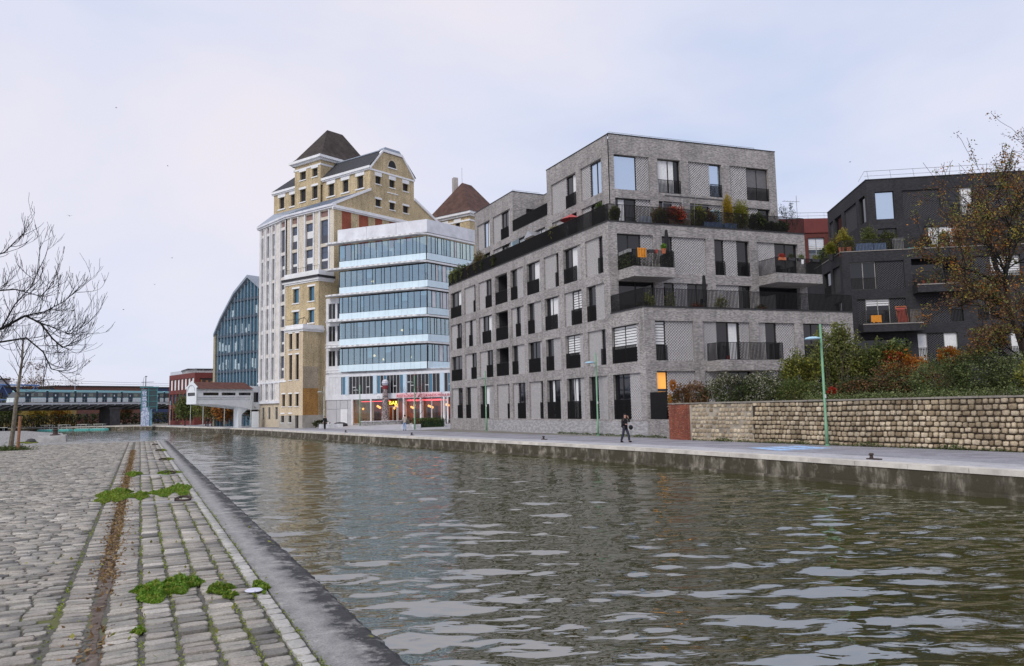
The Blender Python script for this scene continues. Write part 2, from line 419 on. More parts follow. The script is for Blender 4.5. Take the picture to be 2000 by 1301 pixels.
# ---- water: real wavelets near, finer ripples as surface relief
rr_ = np.concatenate([2.2*np.power(45/2.2, np.linspace(0, 1, 740, endpoint=False)), 45*np.power(240/45, np.linspace(0, 1, 760))]); rings = len(rr_); NT = 360; th = np.radians(np.linspace(-15, 70, NT))
Rg, Tg = np.meshgrid(rr_, th, indexing='ij'); X = Rg*np.sin(Tg); Y = Rg*np.cos(Tg)
H = np.zeros_like(X)
shel = 1/(1+np.exp(-(X-6.5-.03*Y)/1.3)); shel = .50+.50*shel
cell = np.gradient(rr_)[:, None]+0*Rg
gust = 1+.45*np.sin(X*.31+1.3+.2*np.sin(Y*.11))*np.sin(Y*.17+.4)
for i in range(96):
    lam = .17*(2.6/.17)**(i/95.0); th0 = math.radians(22)+NPR.normal(0, .38); kx, ky = math.sin(th0), math.cos(th0)
    if NPR.rand() < .16: kx, ky = math.cos(NPR.rand()*6.28), math.sin(NPR.rand()*6.28)
    amp = .0240*lam/(2*math.pi)*(1.0 if lam < .9 else .78 if lam < 1.5 else .5)
    fade = np.clip((lam/cell-2.6)/4, 0, 1)
    msk = (shel*gust if lam < .75 else .75+.25*shel)
    H += amp*fade*msk*np.sin(2*math.pi/lam*(kx*X+ky*Y)+NPR.rand()*6.28+.5*np.sin(.23*X-.31*Y+i))
V = np.stack([X, Y, WZ+H], -1).reshape(-1, 3)
ii, jj = np.meshgrid(np.arange(rings-1), np.arange(NT-1), indexing='ij'); a_ = (ii*NT+jj).ravel()
Fc = np.stack([a_, a_+NT, a_+NT+1, a_+1], -1)
wm = NB('canal_water'); pw = wm.pos()
dA = wm.n('ShaderNodeVectorMath', operation='DOT_PRODUCT'); wm.l(pw, dA.inputs[0]); dA.inputs[1].default_value = (.90*.55, -.44*.55, 0)
dB = wm.n('ShaderNodeVectorMath', operation='DOT_PRODUCT'); wm.l(pw, dB.inputs[0]); dB.inputs[1].default_value = (.44*1.7, .90*1.7, 0)
mpw = wm.n('ShaderNodeCombineXYZ'); wm.l(dA.outputs['Value'], mpw.inputs[0]); wm.l(dB.outputs['Value'], mpw.inputs[1])
wm.base(wm.ramp(wm.noise(pw, .12, 3), [(.35, (.036, .037, .010)), (.7, (.046, .047, .016))]))
wm.set(.012, 0, .5); wm.b.inputs['IOR'].default_value = 4.3
h1 = wm.noise(mpw.outputs[0], 2.3, 2.4, .5, .3)
spw = wm.n('ShaderNodeSeparateXYZ'); wm.l(pw, spw.inputs[0])
mr = wm.n('ShaderNodeMapRange'); wm.l(spw.outputs[1], mr.inputs[0]); mr.inputs[1].default_value = 12; mr.inputs[2].default_value = 75; mr.inputs[3].default_value = .5; mr.inputs[4].default_value = 1.3
wm.bump(wm.math('MULTIPLY', h1, mr.outputs[0]), .34, .10)
wat = npmesh('water', V, Fc, wm.m, None, True); tag(wat, kind='structure')
m = MB(); m.box(-900, 300, -80, 600, -2.6, -1.66)
tag(m.build('canal_bed', M('canal_bed_mud', (.05, .045, .02), .6)), kind='structure')

# ---- near quay
SL = .0047                                # the near quay runs a hair off the canal axis
def qx(x, y): return x+SL*y
jn = NB('mossy_joint_earth'); pj = jn.pos()
cj = jn.ramp(jn.noise(pj, 22, 4, .7), [(.3, (.05, .047, .038)), (.7, (.15, .142, .12))])
cj = jn.mix(jn.ramp(jn.noise(pj, .9, 5, .7), [(.52, (0, 0, 0)), (.62, (1, 1, 1))]), cj, (.11, .115, .035))
bj = jn.n('ShaderNodeTexBrick'); jn.l(pj, bj.inputs['Vector']); bj.inputs['Scale'].default_value = 1; bj.inputs['Brick Width'].default_value = .25; bj.inputs['Row Height'].default_value = .15; bj.inputs['Mortar Size'].default_value = .012
bj.inputs['Color1'].default_value = (.20, .197, .19, 1); bj.inputs['Color2'].default_value = (.42, .41, .395, 1); bj.inputs['Mortar'].default_value = (.06, .055, .047, 1)
sj = jn.n('ShaderNodeSeparateXYZ'); jn.l(pj, sj.inputs[0])
far_f = jn.math('MAXIMUM', jn.math('LESS_THAN', sj.outputs[0], -9.0), jn.math('GREATER_THAN', sj.outputs[1], 54.35))
cj = jn.mix(far_f, cj, jn.mix(1.0, bj.outputs[0], jn.ramp(jn.noise(pj, 3, 5, .7), [(.3, (.75,)*3), (.7, (1.2,)*3)]), 'MULTIPLY'))
jn.base(cj); jn.set(.95); jn.bump(jn.noise(pj, 60, 3), .5, .01); joint = jn.m
nq = MB()
NQ = [(qx(1.30, -15), -15), (qx(1.30, 54.6), 54.6), (-4.25, 61.0), (-6.7, 92), (-13, 118), (-42, 150), (-260, 150), (-260, -15)]
nq.prism(NQ, -2.2, -.010)
near = tag(nq.build('near_quay', joint), kind='structure')

gr = NB('granite_setts'); gg = gr.n('ShaderNodeNewGeometry'); oi = gr.n('ShaderNodeObjectInfo')
rnd = gr.math('FRACT', gr.math('ADD', gg.outputs['Random Per Island'], oi.outputs['Random']))
cg = gr.ramp(rnd, [(0, (.14, .133, .12)), (.25, (.28, .265, .235)), (.6, (.42, .395, .35)), (.85, (.35, .315, .275)), (1, (.57, .54, .485))])
cg = gr.mix(1.0, cg, gr.ramp(gr.noise(gg.outputs['Position'], 55, 4, .7), [(.3, (.62,)*3), (.7, (1.28,)*3)]), 'MULTIPLY')
cg = gr.mix(1.0, cg, gr.ramp(gr.noise(gg.outputs['Position'], 2.2, 5, .65), [(.35, (1.12, 1.10, 1.06)), (.66, (.66, .66, .67))]), 'MULTIPLY')
cg = gr.mix(gr.ramp(gr.noise(gg.outputs['Position'], .7, 6, .7), [(.63, (0, 0, 0)), (.72, (.55,)*3)]), cg, (.17, .10, .085))
gr.base(cg); gr.set(.72, 0, .4); gr.bump(gr.noise(gg.outputs['Position'], 40, 5, .7), .8, .012); granite = gr.m
ge = NB('pale_edge_setts'); g2 = ge.n('ShaderNodeNewGeometry'); o2 = ge.n('ShaderNodeObjectInfo')
r2 = ge.math('FRACT', ge.math('ADD', g2.outputs['Random Per Island'], o2.outputs['Random']))
ce = ge.ramp(r2, [(0, (.33, .32, .295)), (1, (.50, .48, .44))])
ce = ge.mix(1.0, ce, ge.ramp(ge.noise(g2.outputs['Position'], 45, 4, .7), [(.3, (.7,)*3), (.7, (1.15,)*3)]), 'MULTIPLY')
ge.base(ce); ge.set(.8); ge.bump(ge.noise(g2.outputs['Position'], 40, 5), .5, .01); granite_pale = ge.m

# stone list: centre x,y, half sizes, height, tilt, rotation, kind
ST = []
rs = random.Random(21)
def sag(x):                                # the gutter dips between its two stone rows
    d = abs(x+.27); return -.008*max(0, 1-d/.32)
y = 4.2; row = 0
while y < 54.4:
    ph = rs.uniform(.112, .145); xl = -9.0; x = -.60
    x -= rs.uniform(0, .12) if row % 2 else 0
    while x > xl:
        L = rs.uniform(.16, .27)
        ST.append((x-L/2, y+ph/2+rs.uniform(-.006, .006), L/2-.010, ph/2-.009, rs.uniform(.002, .016), 'a')); x -= L
    y += ph; row += 1
for (xa, xb) in ((-.56, -.34), (-.21, .025)):
    y = 4.2
    while y < 54.4:
        ph = rs.uniform(.095, .135); ST.append(((xa+xb)/2+rs.uniform(-.01, .01), y+ph/2, (xb-xa)/2-.004, ph/2-.007, rs.uniform(.002, .014), 'g')); y += ph
SLABS = [16.25, 23.6, 31.0, 39.0, 47.0]    # flat cross strips carrying mooring rings
for (xa, xb) in ((.055, .277), (.295, .528), (.546, .765), (.783, .962)):
    y = 4.2
    while y < 54.4:
        ph = rs.uniform(.118, .172)
        if any(abs(y+ph/2-s_) < .26 for s_ in SLABS): y += ph; continue
        ST.append(((xa+xb)/2+rs.uniform(-.012, .012), y+ph/2, (xb-xa)/2-.004+rs.uniform(-.01, .004), ph/2-.011, rs.uniform(.0, .02), 'c')); y += ph
y = 4.0
while y < 54.4:
    ph = rs.uniform(.17, .24)
    if not any(abs(y+ph/2-s_) < .26 for s_ in SLABS): ST.append((1.04, y+ph/2, .058, ph/2-.007, .012, 'w'))
    y += ph
ST.sort(key=lambda s_: s_[0]**2+s_[1]**2)
vis = [s_ for s_ in ST if s_[0] > -.75-.135*(s_[1]-6.3) and s_[1] > 4.6]
big = vis[:300]; bigset = set(id(s_) for s_ in big)
def stone_vf(seed):
    r_ = random.Random(seed); out = []
    for (sx, sz) in ((1, -.06), (1, -.010), (.985, -.003), (.95, .001), (.86, .002)):
        for (ax, ay) in ((-1, -1), (0, -1.02), (1, -1), (1.02, 0), (1, 1), (0, 1.02), (-1, 1), (-1.02, 0)):
            k_ = .93 if ax*ay and abs(ax) == 1 and abs(ay) == 1 else 1
            out.append((ax*(1-(1-sx)*1.0)*k_+r_.uniform(-.03, .03), ay*(1-(1-sx)*1.5)*k_+r_.uniform(-.05, .05), sz+(r_.uniform(-.003, .003) if sz > -.01 else 0)))
    fc = []
    for k_ in range(4):
        for j in range(8): fc.append((k_*8+j, k_*8+(j+1) % 8, k_*8+8+(j+1) % 8, k_*8+8+j))
    fc.append(tuple(32+j for j in range(8)))
    return out, fc
smesh = {}
for kd, mt in (('a', granite), ('w', granite_pale)):
    for q_ in range(8):
        v_, f_ = stone_vf(q_*3+(1 if kd == 'w' else 0)); me = bpy.data.meshes.new('sett'); me.from_pydata(v_, [], f_); me.materials.append(mt)
        me.polygons.foreach_set('use_smooth', [True]*len(me.polygons)); smesh[(kd, q_)] = me
for s_ in big:
    o = bpy.data.objects.new('paving_sett', smesh[('w' if s_[5] == 'w' else 'a', rs.randrange(8))])
    x_ = qx(s_[0], s_[1]); link(o, near, (x_, s_[1], s_[4]+sag(s_[0])-.004))
    o.scale = (s_[2], s_[3], 1); o.rotation_euler = (rs.uniform(-.03, .03), (.04 if s_[5] == 'g' and s_[0] < -.27 else -.04 if s_[5] == 'g' else 0)+rs.uniform(-.02, .02), rs.uniform(-.03, .03))
def stones_np(lst, name, mat):
    n = len(lst); A = np.array([(qx(s_[0], s_[1]), s_[1], s_[2], s_[3], s_[4]+sag(s_[0])) for s_ in lst])
    base = np.array([(sx*ax, sx*ay, z) for (sx, z) in ((1, -.05), (1, -.010), (.94, .0)) for ax, ay in ((-1, -1), (1, -1), (1, 1), (-1, 1))])
    P = np.zeros((n, 12, 3)); jit = NPR.normal(0, .045, (n, 12, 2))
    P[:, :, 0] = A[:, None, 0]+A[:, None, 2]*(base[None, :, 0]+jit[:, :, 0]*.5); P[:, :, 1] = A[:, None, 1]+A[:, None, 3]*(base[None, :, 1]+jit[:, :, 1])
    P[:, :, 2] = base[None, :, 2]+A[:, None, 4]+(NPR.normal(0, .003, (n, 12)))*(base[None, :, 2] > -.02)
    fc = np.array([(a, (a+1) % 4, 4+(a+1) % 4, 4+a) for a in range(4)]+[(4+a, 4+(a+1) % 4, 8+(a+1) % 4, 8+a) for a in range(4)]+[(8, 9, 10, 11)])
    Fq = (fc[None]+12*np.arange(n)[:, None, None]).reshape(-1, 4)
    return npmesh(name, P.reshape(-1, 3), Fq, mat, near, False, 'stuff')
rest = [s_ for s_ in ST if id(s_) not in bigset]
stones_np([s_ for s_ in rest if s_[5] != 'w'], 'paving_setts', granite)
stones_np([s_ for s_ in rest if s_[5] == 'w'], 'edge_setts', granite_pale)
slabm = M('worn_concrete_strip', (.36, .35, .335), .85, .2, 3, .3, 40, stain=.2)
for s_ in SLABS:
    m = MB(); m.box(qx(.06, s_), qx(1.10, s_), s_-.22, s_+.22, -.05, .012); m.build('cross_strip', slabm, near)
# coping of the near quay: cast stone with a dark broken water edge
cp = NB('weathered_coping'); pc = cp.pos(); sx_ = cp.n('ShaderNodeSeparateXYZ'); cp.l(pc, sx_.inputs[0])
xr = cp.math('SUBTRACT', cp.math('SUBTRACT', sx_.outputs[0], cp.math('MULTIPLY', sx_.outputs[1], SL)), 1.12)
edge_f = cp.math('ADD', cp.math('MULTIPLY', xr, 1.55), cp.math('MULTIPLY', cp.noise(pc, 4.5, 9, .78), 1.0))
cc = cp.ramp(edge_f, [(.42, (.20, .197, .19)), (.70, (.31, .305, .295)), (.95, (.15, .148, .147)), (1.2, (.048, .048, .05))])
cc = cp.mix(cp.ramp(cp.noise(pc, 3.0, 7, .75), [(.52, (0, 0, 0)), (.68, (.9,)*3)]), cc, (.42, .41, .39))
cc = cp.mix(1.0, cc, cp.ramp(cp.noise(pc, 70, 3, .7), [(.3, (.7,)*3), (.7, (1.25,)*3)]), 'MULTIPLY')
cp.base(cc); cp.set(.85, 0, .3); cp.bump(cp.noise(pc, 26, 6, .7), .8, .02)
m = MB(); n_ = 400; ys = 3.6+(54.7-3.6)*np.linspace(0, 1, n_+1)**1.7; rows_ = []
er = random.Random(4)
for yy in ys:
    j = er.uniform(-.018, .012); x0 = qx(1.115, yy); x1 = qx(1.635, yy)+j
    rows_.append([(x0, yy, -.25), (x0, yy, .008), (x0+.25, yy, .016), (x1-.06, yy, .008+er.uniform(-.008, .004)), (x1, yy, -.035+er.uniform(-.01, .01)), (x1+.015, yy, -.12), (x1-.05, yy, -2.2)])
for r0, r1 in zip(rows_, rows_[1:]):
    for a in range(6): m.quad(r0[a], r0[a+1], r1[a+1], r1[a])
m.poly([r for r in rows_[-1]])
tag(m.build('quay_coping', cp.m), kind='structure')

# ================================================================ stone garden wall on the far quay
WD = (.0752, -.9972); FW = Fr((31.09, 40.57), WD); WLEN = 36.0
mortar = M('dark_wall_mortar', (.06, .046, .034), .95, .35, 3, .4, 30)
sw = thing('stone_wall', 'long low wall of tan rubble stone blocks below the garden hedges', 'wall', FW.p(WLEN/2, -.2, FQ))
m = MB(); m.fbox(FW, 7.0, WLEN, -.45, -.035, FQ-.3, 1.63); m.build('mortar_core', mortar, sw)
m = MB(); m.fbox(FW, 1.9, 7.0, -.45, -.005, FQ-.3, 1.60); m.build('rendered_section', render_grey, sw, label='greyish part of the wall with render over the rubble')
m = MB(); m.fbox(FW, 0, 1.9, -.45, .03, FQ-.3, 1.62); m.build('brick_pier', brick_old, sw, label='end of the wall in old red brick')
u = 0.0; cpm = M('wall_cap_stone', (.25, .225, .19), .9, .25, 4, .3, 30)
while u < WLEN:
    L = rs.uniform(.9, 1.5); m = MB(); m.fbox(FW, u, min(WLEN, u+L-.012), -.50, .07+rs.uniform(-.01, .01), 1.635, 1.72+rs.uniform(-.008, .008)); m.build('cap_stone', cpm, sw); u += L
ws = NB('tan_wall_stone'); gW = ws.n('ShaderNodeNewGeometry'); oW = ws.n('ShaderNodeObjectInfo')
rW = ws.math('FRACT', ws.math('ADD', gW.outputs['Random Per Island'], oW.outputs['Random']))
cw = ws.ramp(rW, [(0, (.29, .22, .14)), (.25, (.44, .35, .235)), (.5, (.55, .45, .31)), (.8, (.63, .53, .385)), (1, (.38, .30, .205))])
cw = ws.mix(1.0, cw, ws.ramp(ws.noise(gW.outputs['Position'], 9, 5, .7), [(.3, (.6,)*3), (.7, (1.25,)*3)]), 'MULTIPLY')
cw = ws.mix(1.0, cw, ws.ramp(ws.noise(gW.outputs['Position'], .5, 5, .65), [(.4, (1.08,)*3), (.66, (.55, .54, .53))]), 'MULTIPLY')
ws.base(cw); ws.set(.9, 0, .25); ws.bump(ws.noise(gW.outputs['Position'], 25, 5, .7), .8, .02)
CZ = [-.62, -.40, -.14, .13, .37, .61, .86, 1.11, 1.38, 1.625]
def pillow(seed):
    r_ = random.Random(seed); v_ = []; f_ = []
    for (k_, d_) in ((1, -.06), (1, .012), (.94, .05), (.80, .075), (.5, .085)):
        for (ax, az) in ((-1, -1), (0, -1), (1, -1), (1, 0), (1, 1), (0, 1), (-1, 1), (-1, 0)):
            c_k = .9 if ax and az else 1
            v_.append((ax*k_*c_k+r_.uniform(-.05, .05), -(d_+r_.uniform(-.008, .008)), az*k_*c_k+r_.uniform(-.06, .06)))
    for k_ in range(4):
        for j in range(8): f_.append((k_*8+j, k_*8+(j+1) % 8, k_*8+8+(j+1) % 8, k_*8+8+j))
    f_.append(tuple(32+j for j in range(8))); return v_, f_
pm = []
for q_ in range(8):
    v_, f_ = pillow(q_); me = bpy.data.meshes.new('wall_stone'); me.from_pydata(v_, [], f_); me.materials.append(ws.m); me.polygons.foreach_set('use_smooth', [True]*len(me.polygons)); pm.append(me)
WS = []
for c_i, (z0, z1) in enumerate(zip(CZ, CZ[1:])):
    u = 7.0+rs.uniform(-.3, .3)
    while u < WLEN:
        L = rs.uniform(.21, .40); WS.append((u+L/2, (z0+z1)/2+rs.uniform(-.018, .018)+.02*math.sin(u*.8+c_i*.3), L/2-.022, (z1-z0)/2-.016+rs.uniform(-.012, .012))); u += L
inview = [s_ for s_ in WS if s_[0] < 21.6]; inview.sort(key=lambda s_: -s_[0])
ang = math.atan2(WD[1], WD[0])
def wstone(o, s_):
    o.scale = (s_[2], rs.uniform(.7, 1.25), s_[3]); o.rotation_euler = (0, rs.uniform(-.04, .04), ang)
for s_ in inview[:300]:
    o = bpy.data.objects.new('wall_stone', pm[rs.randrange(8)]); link(o, sw, FW.p(s_[0], -.03, s_[1])); wstone(o, s_)
m = MB(); rest_w = inview[300:]+[s_ for s_ in WS if s_[0] >= 21.6]
for (ua, ub) in ((1.95, 6.9),):
    for z0, z1 in zip(CZ, CZ[1:]):
        u = ua+rs.uniform(0, .2)
        while u < ub:
            L = rs.uniform(.2, .36)
            if rs.random() < .9: rest_w.append((u+L/2, (z0+z1)/2+rs.uniform(-.03, .03), L/2-.03, (z1-z0)/2-.03, .045))
            u += L
for s_ in rest_w:
    v_, f_ = pillow(rs.randrange(99)); i0 = len(m.v); k_ = s_[4] if len(s_) > 4 else 0
    for (x_, y_, z_) in v_: m.v.append(FW.p(s_[0]+x_*s_[2], (.0 if k_ else -.03)-y_*(.5 if k_ else 1)-(0.0 if k_ else 0), s_[1]+z_*s_[3]))
    for f2 in f_: m.f.append(tuple(i0+a for a in f2)); m.m.append(0)
m.build('wall_stones', ws.m, sw, True, 'stuff')
# raised garden behind the wall
m = MB(); m.poly([FW.p(0, -.4, 1.45), FW.p(WLEN, -.4, 1.45), (78, 4, 2.4), (78, 40, 2.4), (50.9, 42.2, 2.0), (33.0, 44.2, 1.5)]); tag(m.build('garden_bed', soil), kind='structure')
# ================================================================ BUILDINGS: shared parts
def wall(mb, F, u0, u1, z0, z1, holes=(), rev=.34, w=0.0):
    us = sorted(set([u0, u1]+[h for q_ in holes for h in q_[:2]])); zs = sorted(set([z0, z1]+[h for q_ in holes for h in q_[2:4]]))
    us = [a for a in us if u0-1e-6 <= a <= u1+1e-6]; zs = [a for a in zs if z0-1e-6 <= a <= z1+1e-6]
    for a, b in zip(us, us[1:]):
        run = None
        for c, d in zip(zs, zs[1:]):
            mu, mz = (a+b)/2, (c+d)/2
            if any(q_[0] < mu < q_[1] and q_[2] < mz < q_[3] for q_ in holes):
                if run: mb.fquad(F, a, b, w, run[0], run[1]); run = None
            else: run = (run[0], d) if run else (c, d)
        if run: mb.fquad(F, a, b, w, run[0], run[1])
    for (a, b, c, d) in [q_[:4] for q_ in holes]:
        i = w-rev
        mb.quad(F.p(a, w, c), F.p(a, w, d), F.p(a, i, d), F.p(a, i, c)); mb.quad(F.p(b, i, c), F.p(b, i, d), F.p(b, w, d), F.p(b, w, c))
        mb.quad(F.p(a, w, d), F.p(b, w, d), F.p(b, i, d), F.p(a, i, d)); mb.quad(F.p(a, i, c), F.p(b, i, c), F.p(b, w, c), F.p(a, w, c))
def railing(mb, F, u0, u1, w, z0, z1, pitch=.12, bw=.032, bd=.05):
    n = max(1, int((u1-u0)/pitch))
    for i in range(n+1):
        u = u0+(u1-u0)*i/n; mb.fbox(F, u-bw/2, u+bw/2, w-bd/2, w+bd/2, z0+.03, z1-.02)
    mb.fbox(F, u0, u1, w-.03, w+.03, z1-.02, z1+.012); mb.fbox(F, u0, u1, w-.025, w+.025, z0, z0+.03)
def window(par, F, u0, u1, z0, z1, w=-.27, mull=1, rail=None, cur=None, glass=None, fm=None, fw=.06, trans=None, railmat=None):
    m = MB()
    m.fbox(F, u0, u0+fw, w-.06, w+.02, z0, z1); m.fbox(F, u1-fw, u1, w-.06, w+.02, z0, z1)
    m.fbox(F, u0+fw, u1-fw, w-.06, w+.02, z0, z0+fw); m.fbox(F, u0+fw, u1-fw, w-.06, w+.02, z1-fw, z1)
    for i in range(1, mull+1):
        if mull < 1: break
        u = u0+(u1-u0)*i/(mull+1); m.fbox(F, u-fw*.6, u+fw*.6, w-.06, w+.024, z0+fw, z1-fw)
    if trans: m.fbox(F, u0+fw, u1-fw, w-.06, w+.018, trans-.03, trans+.03)
    wo = m.build('window', fm or dark_metal, par)
    n = mull+1 if mull > 0 else 1
    for i in range(n):
        a = u0+fw+(u1-u0-2*fw)*i/n; b = u0+fw+(u1-u0-2*fw)*(i+1)/n
        m = MB(); m.fquad(F, a+.01, b-.01, w-.02, z0+fw, z1-fw); m.build('pane', glass or glass_dark, wo)
    if cur:
        kind, f0, f1 = cur; m = MB()
        if kind == 'curtain':
            k_ = 10; a, b = u0+(u1-u0)*f0, u0+(u1-u0)*f1
            for i in range(k_):
                ua, ub = a+(b-a)*i/k_, a+(b-a)*(i+1)/k_; wa, wb = (w-.012-.006*(i % 2), w-.012-.006*((i+1) % 2))
                m.quad(F.p(ua, wa, z0+.08), F.p(ub, wb, z0+.08), F.p(ub, wb, z1-.08), F.p(ua, wa, z1-.08))
            m.build('curtain', curtain, wo)
        elif kind == 'blind':
            zb = z1-(z1-z0)*f1; z = z1-.08
            while z > zb:
                m.fquad(F, u0+.07, u1-.07, w-.012, z-.15, z); z -= .205
            m.build('blind', curtain, wo)
        elif kind == 'shutter':
            z = z1-.08
            while z > z0+.1: m.fbox(F, u0+.05, u1-.05, w-.015, w+.01, z-.085, z-.008); z -= .085
            m.build('roller_shutter', shutter, wo)
    if rail:
        m = MB(); railing(m, F, u0+.01, u1-.01, rail[0], z0+.02, z0+rail[1]); m.build('railing', railmat or black_metal, wo)
    return wo
def lattice(par, F, u0, u1, z0, z1, mat, back, w=-.14, bl=.235, rh=.105):
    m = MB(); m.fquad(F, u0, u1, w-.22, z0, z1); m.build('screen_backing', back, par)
    rows = max(3, int(round((z1-z0)/rh))); h = (z1-z0)/rows; n = max(1, int(round((u1-u0)/bl))); L = (u1-u0)/n
    Vv = []; 
    for r in range(rows):
        za, zb = z0+h*r+.004, z0+h*(r+1)-.004; sh = 0 if r % 2 else .5
        for i in range(-1, n+1):
            a = u0+L*(i+sh)+L*.20; b = a+L*.60
            a = max(a, u0); b = min(b, u1)
            if b-a > .03: Vv.append((a, b, za, zb))
    m = MB()
    for (a, b, za, zb) in Vv:
        i = len(m.v); m.v += [F.p(a, w-.10, za), F.p(b, w-.10, za), F.p(b, w-.10, zb), F.p(a, w-.10, zb), F.p(a, w, za), F.p(b, w, za), F.p(b, w, zb), F.p(a, w, zb)]
        for q_ in ((4, 5, 6, 7), (0, 1, 5, 4), (3, 7, 6, 2), (0, 4, 7, 3), (1, 2, 6, 5)): m.f.append(tuple(i+k_ for k_ in q_)); m.m.append(0)
    return m.build('brick_screen', mat, par, kind='stuff')

# ================================================================ grey brick apartment building
gb = thing('apartment_building', 'large grey brick apartment block with stepped terraces and perforated brick panels', 'building', (41, 60, FQ))
FC = Fr((32.2, 82.15), (0, -1))                 # canal front, u = 82.15 - Y
DB = (.9938, -.1108)
FB = Fr((32.2, 48.6), DB); FL = Fr((32.2, 44.4), DB)
BAY = [(81.6, 78.35), (77.5, 74.35), (73.55, 70.2), (69.4, 66.55), (65.85, 63.15), (62.4, 59.75), (59.05, 56.4), (55.6, 52.8), (52.05, 49.45), (48.7, 45.1)]
BU = [(82.15-a, 82.15-b) for a, b in BAY]
ROWZ = {'A': (11.88, 14.8), 'B': (8.28, 11.1), 'C': (4.75, 7.5), 'D': (.6, 3.93)}
SEG = {'A': ['W', 'L.78W', 'L.5W', 'G', 'W.45L', 'W.85L', 'L.75W', 'W.75L', 'L.7W'],
       'B': ['L.5W', 'L.35W.62L', 'L.22W.85L', 'G', 'L.33W.65L', 'W.42L', 'W.8L', 'L.38W', 'W.45L'],
       'C': ['W', 'L.5W', 'L.5W', 'G', 'W.4L', 'W.78L', 'W.45L', 'W.75L', 'L.7W', 'W.86L'],
       'D': ['L.5W', 'W.35L', 'W.6L', 'L.8W', 'L.35W', 'L.75W', 'W.8L', 'W.72L', 'W.45L', 'W.58L']}
CURT = {('A', 0): ('curtain', .6, 1), ('A', 5): ('curtain', .5, 1), ('A', 7): ('curtain', .55, 1), ('B', 2): ('curtain', .6, 1), ('B', 6): ('curtain', .3, .95), ('B', 7): ('blind', 0, .55),
        ('C', 7): ('blind', 0, .6), ('C', 9): ('blind', 0, .62), ('D', 2): ('curtain', .35, .9), ('D', 7): ('curtain', .4, .7), ('D', 6): ('curtain', .3, .5), ('A', 2): ('curtain', .7, 1)}
def parse(sg):
    out = []; cur = sg[0]; a = 0.0; i = 1
    while i < len(sg):
        j = i
        while j < len(sg) and (sg[j].isdigit() or sg[j] == '.'): j += 1
        b = float(sg[i:j]); out.append((cur, a, b)); a = b; cur = sg[j]; i = j+1
    out.append((cur, a, 1.0)); return out
holesC = []
for r, (z0, z1) in ROWZ.items():
    for i, sg in enumerate(SEG[r]): holesC.append((BU[i][0], BU[i][1], z0, z1))
m = MB()
wall(m, FC, 0, 33.55, -.9, 15.72, [h for h in holesC if h[1] < 33.5], .40)
wall(m, FC, 33.55, 37.75, -.9, 8.55, [h for h in holesC if h[0] > 33.4], .40)
m.build('wall', brick_grey, gb)
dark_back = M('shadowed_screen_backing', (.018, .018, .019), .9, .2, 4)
def fill(par, F, u0, u1, z0, z1, sg, cur, lm, bk, railh=1.15, glass=None, fm=None, railw=-.06, deep=-.27, railmat=None):
    for (k_, a, b) in parse(sg):
        ua, ub = u0+(u1-u0)*a, u0+(u1-u0)*b
        if k_ == 'L': lattice(par, F, ua, ub, z0, z1, lm, bk)
        elif k_ == 'G':
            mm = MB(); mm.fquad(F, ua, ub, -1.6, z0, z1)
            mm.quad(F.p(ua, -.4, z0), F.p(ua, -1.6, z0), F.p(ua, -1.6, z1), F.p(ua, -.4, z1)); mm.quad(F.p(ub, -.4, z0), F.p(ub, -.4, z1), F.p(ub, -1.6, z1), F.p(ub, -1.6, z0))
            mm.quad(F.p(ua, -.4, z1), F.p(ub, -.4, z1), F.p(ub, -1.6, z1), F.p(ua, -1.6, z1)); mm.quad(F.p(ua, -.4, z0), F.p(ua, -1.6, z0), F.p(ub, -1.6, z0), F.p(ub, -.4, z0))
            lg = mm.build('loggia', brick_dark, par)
            mm = MB(); railing(mm, F, ua, ub, railw, z0+.02, z0+railh); mm.build('railing', railmat or black_metal, lg)
            mm = MB(); mm.fquad(F, ua+.5, ub-.3, -1.58, z0+.05, z1-.35); mm.build('pane', glass_dark, lg)
        elif k_ == 'W':
            c2 = cur
            window(par, F, ua, ub, z0, z1, deep, 1 if ub-ua > 1.5 else 0, (railw, railh) if railh else None, c2, glass, fm, railmat=railmat)
for r, (z0, z1) in ROWZ.items():
    for i, sg in enumerate(SEG[r]):
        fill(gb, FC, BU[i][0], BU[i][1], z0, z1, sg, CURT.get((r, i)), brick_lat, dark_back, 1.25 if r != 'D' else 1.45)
# pale overpainted patches on the plinth
pt = NB('overpainted_plinth_brick'); v_ = pt.wallvec(); br = pt.n('ShaderNodeTexBrick'); pt.l(v_, br.inputs['Vector'])
br.inputs['Scale'].default_value = 1; br.inputs['Brick Width'].default_value = .24; br.inputs['Row Height'].default_value = .075; br.inputs['Mortar Size'].default_value = .008
br.inputs['Color1'].default_value = (.33, .32, .32, 1); br.inputs['Color2'].default_value = (.24, .235, .24, 1); br.inputs['Mortar'].default_value = (.36, .355, .36, 1)
mpp = pt.n('ShaderNodeMapping'); mpp.inputs['Scale'].default_value = (2.2, 6, 1); pt.l(v_, mpp.inputs[0])
pt.base(pt.mix(pt.ramp(pt.noise(mpp.outputs[0], 1, 3, .6), [(.50, (0, 0, 0)), (.55, (.75,)*3)]), br.outputs[0], (.46, .45, .46))); pt.set(.9)
m = MB(); m.fbox(FC, 10.5, 37.75, -.2, .015, -.9, .45); m.build('plinth', pt.m, gb, label='brick base with pale overpainted patches')
m = MB(); m.fbox(FC, 37.75, 40.15, -.35, .0, -.9, .62); m.build('low_wall', brick_grey, gb)
m = MB(); z0, z1 = .64, 2.5
n = 19
for i in range(n): m.fbox(FC, 38.05+i*1.75/(n-1)-.03, 38.05+i*1.75/(n-1)+.03, -.10, -.05, z0, z1)
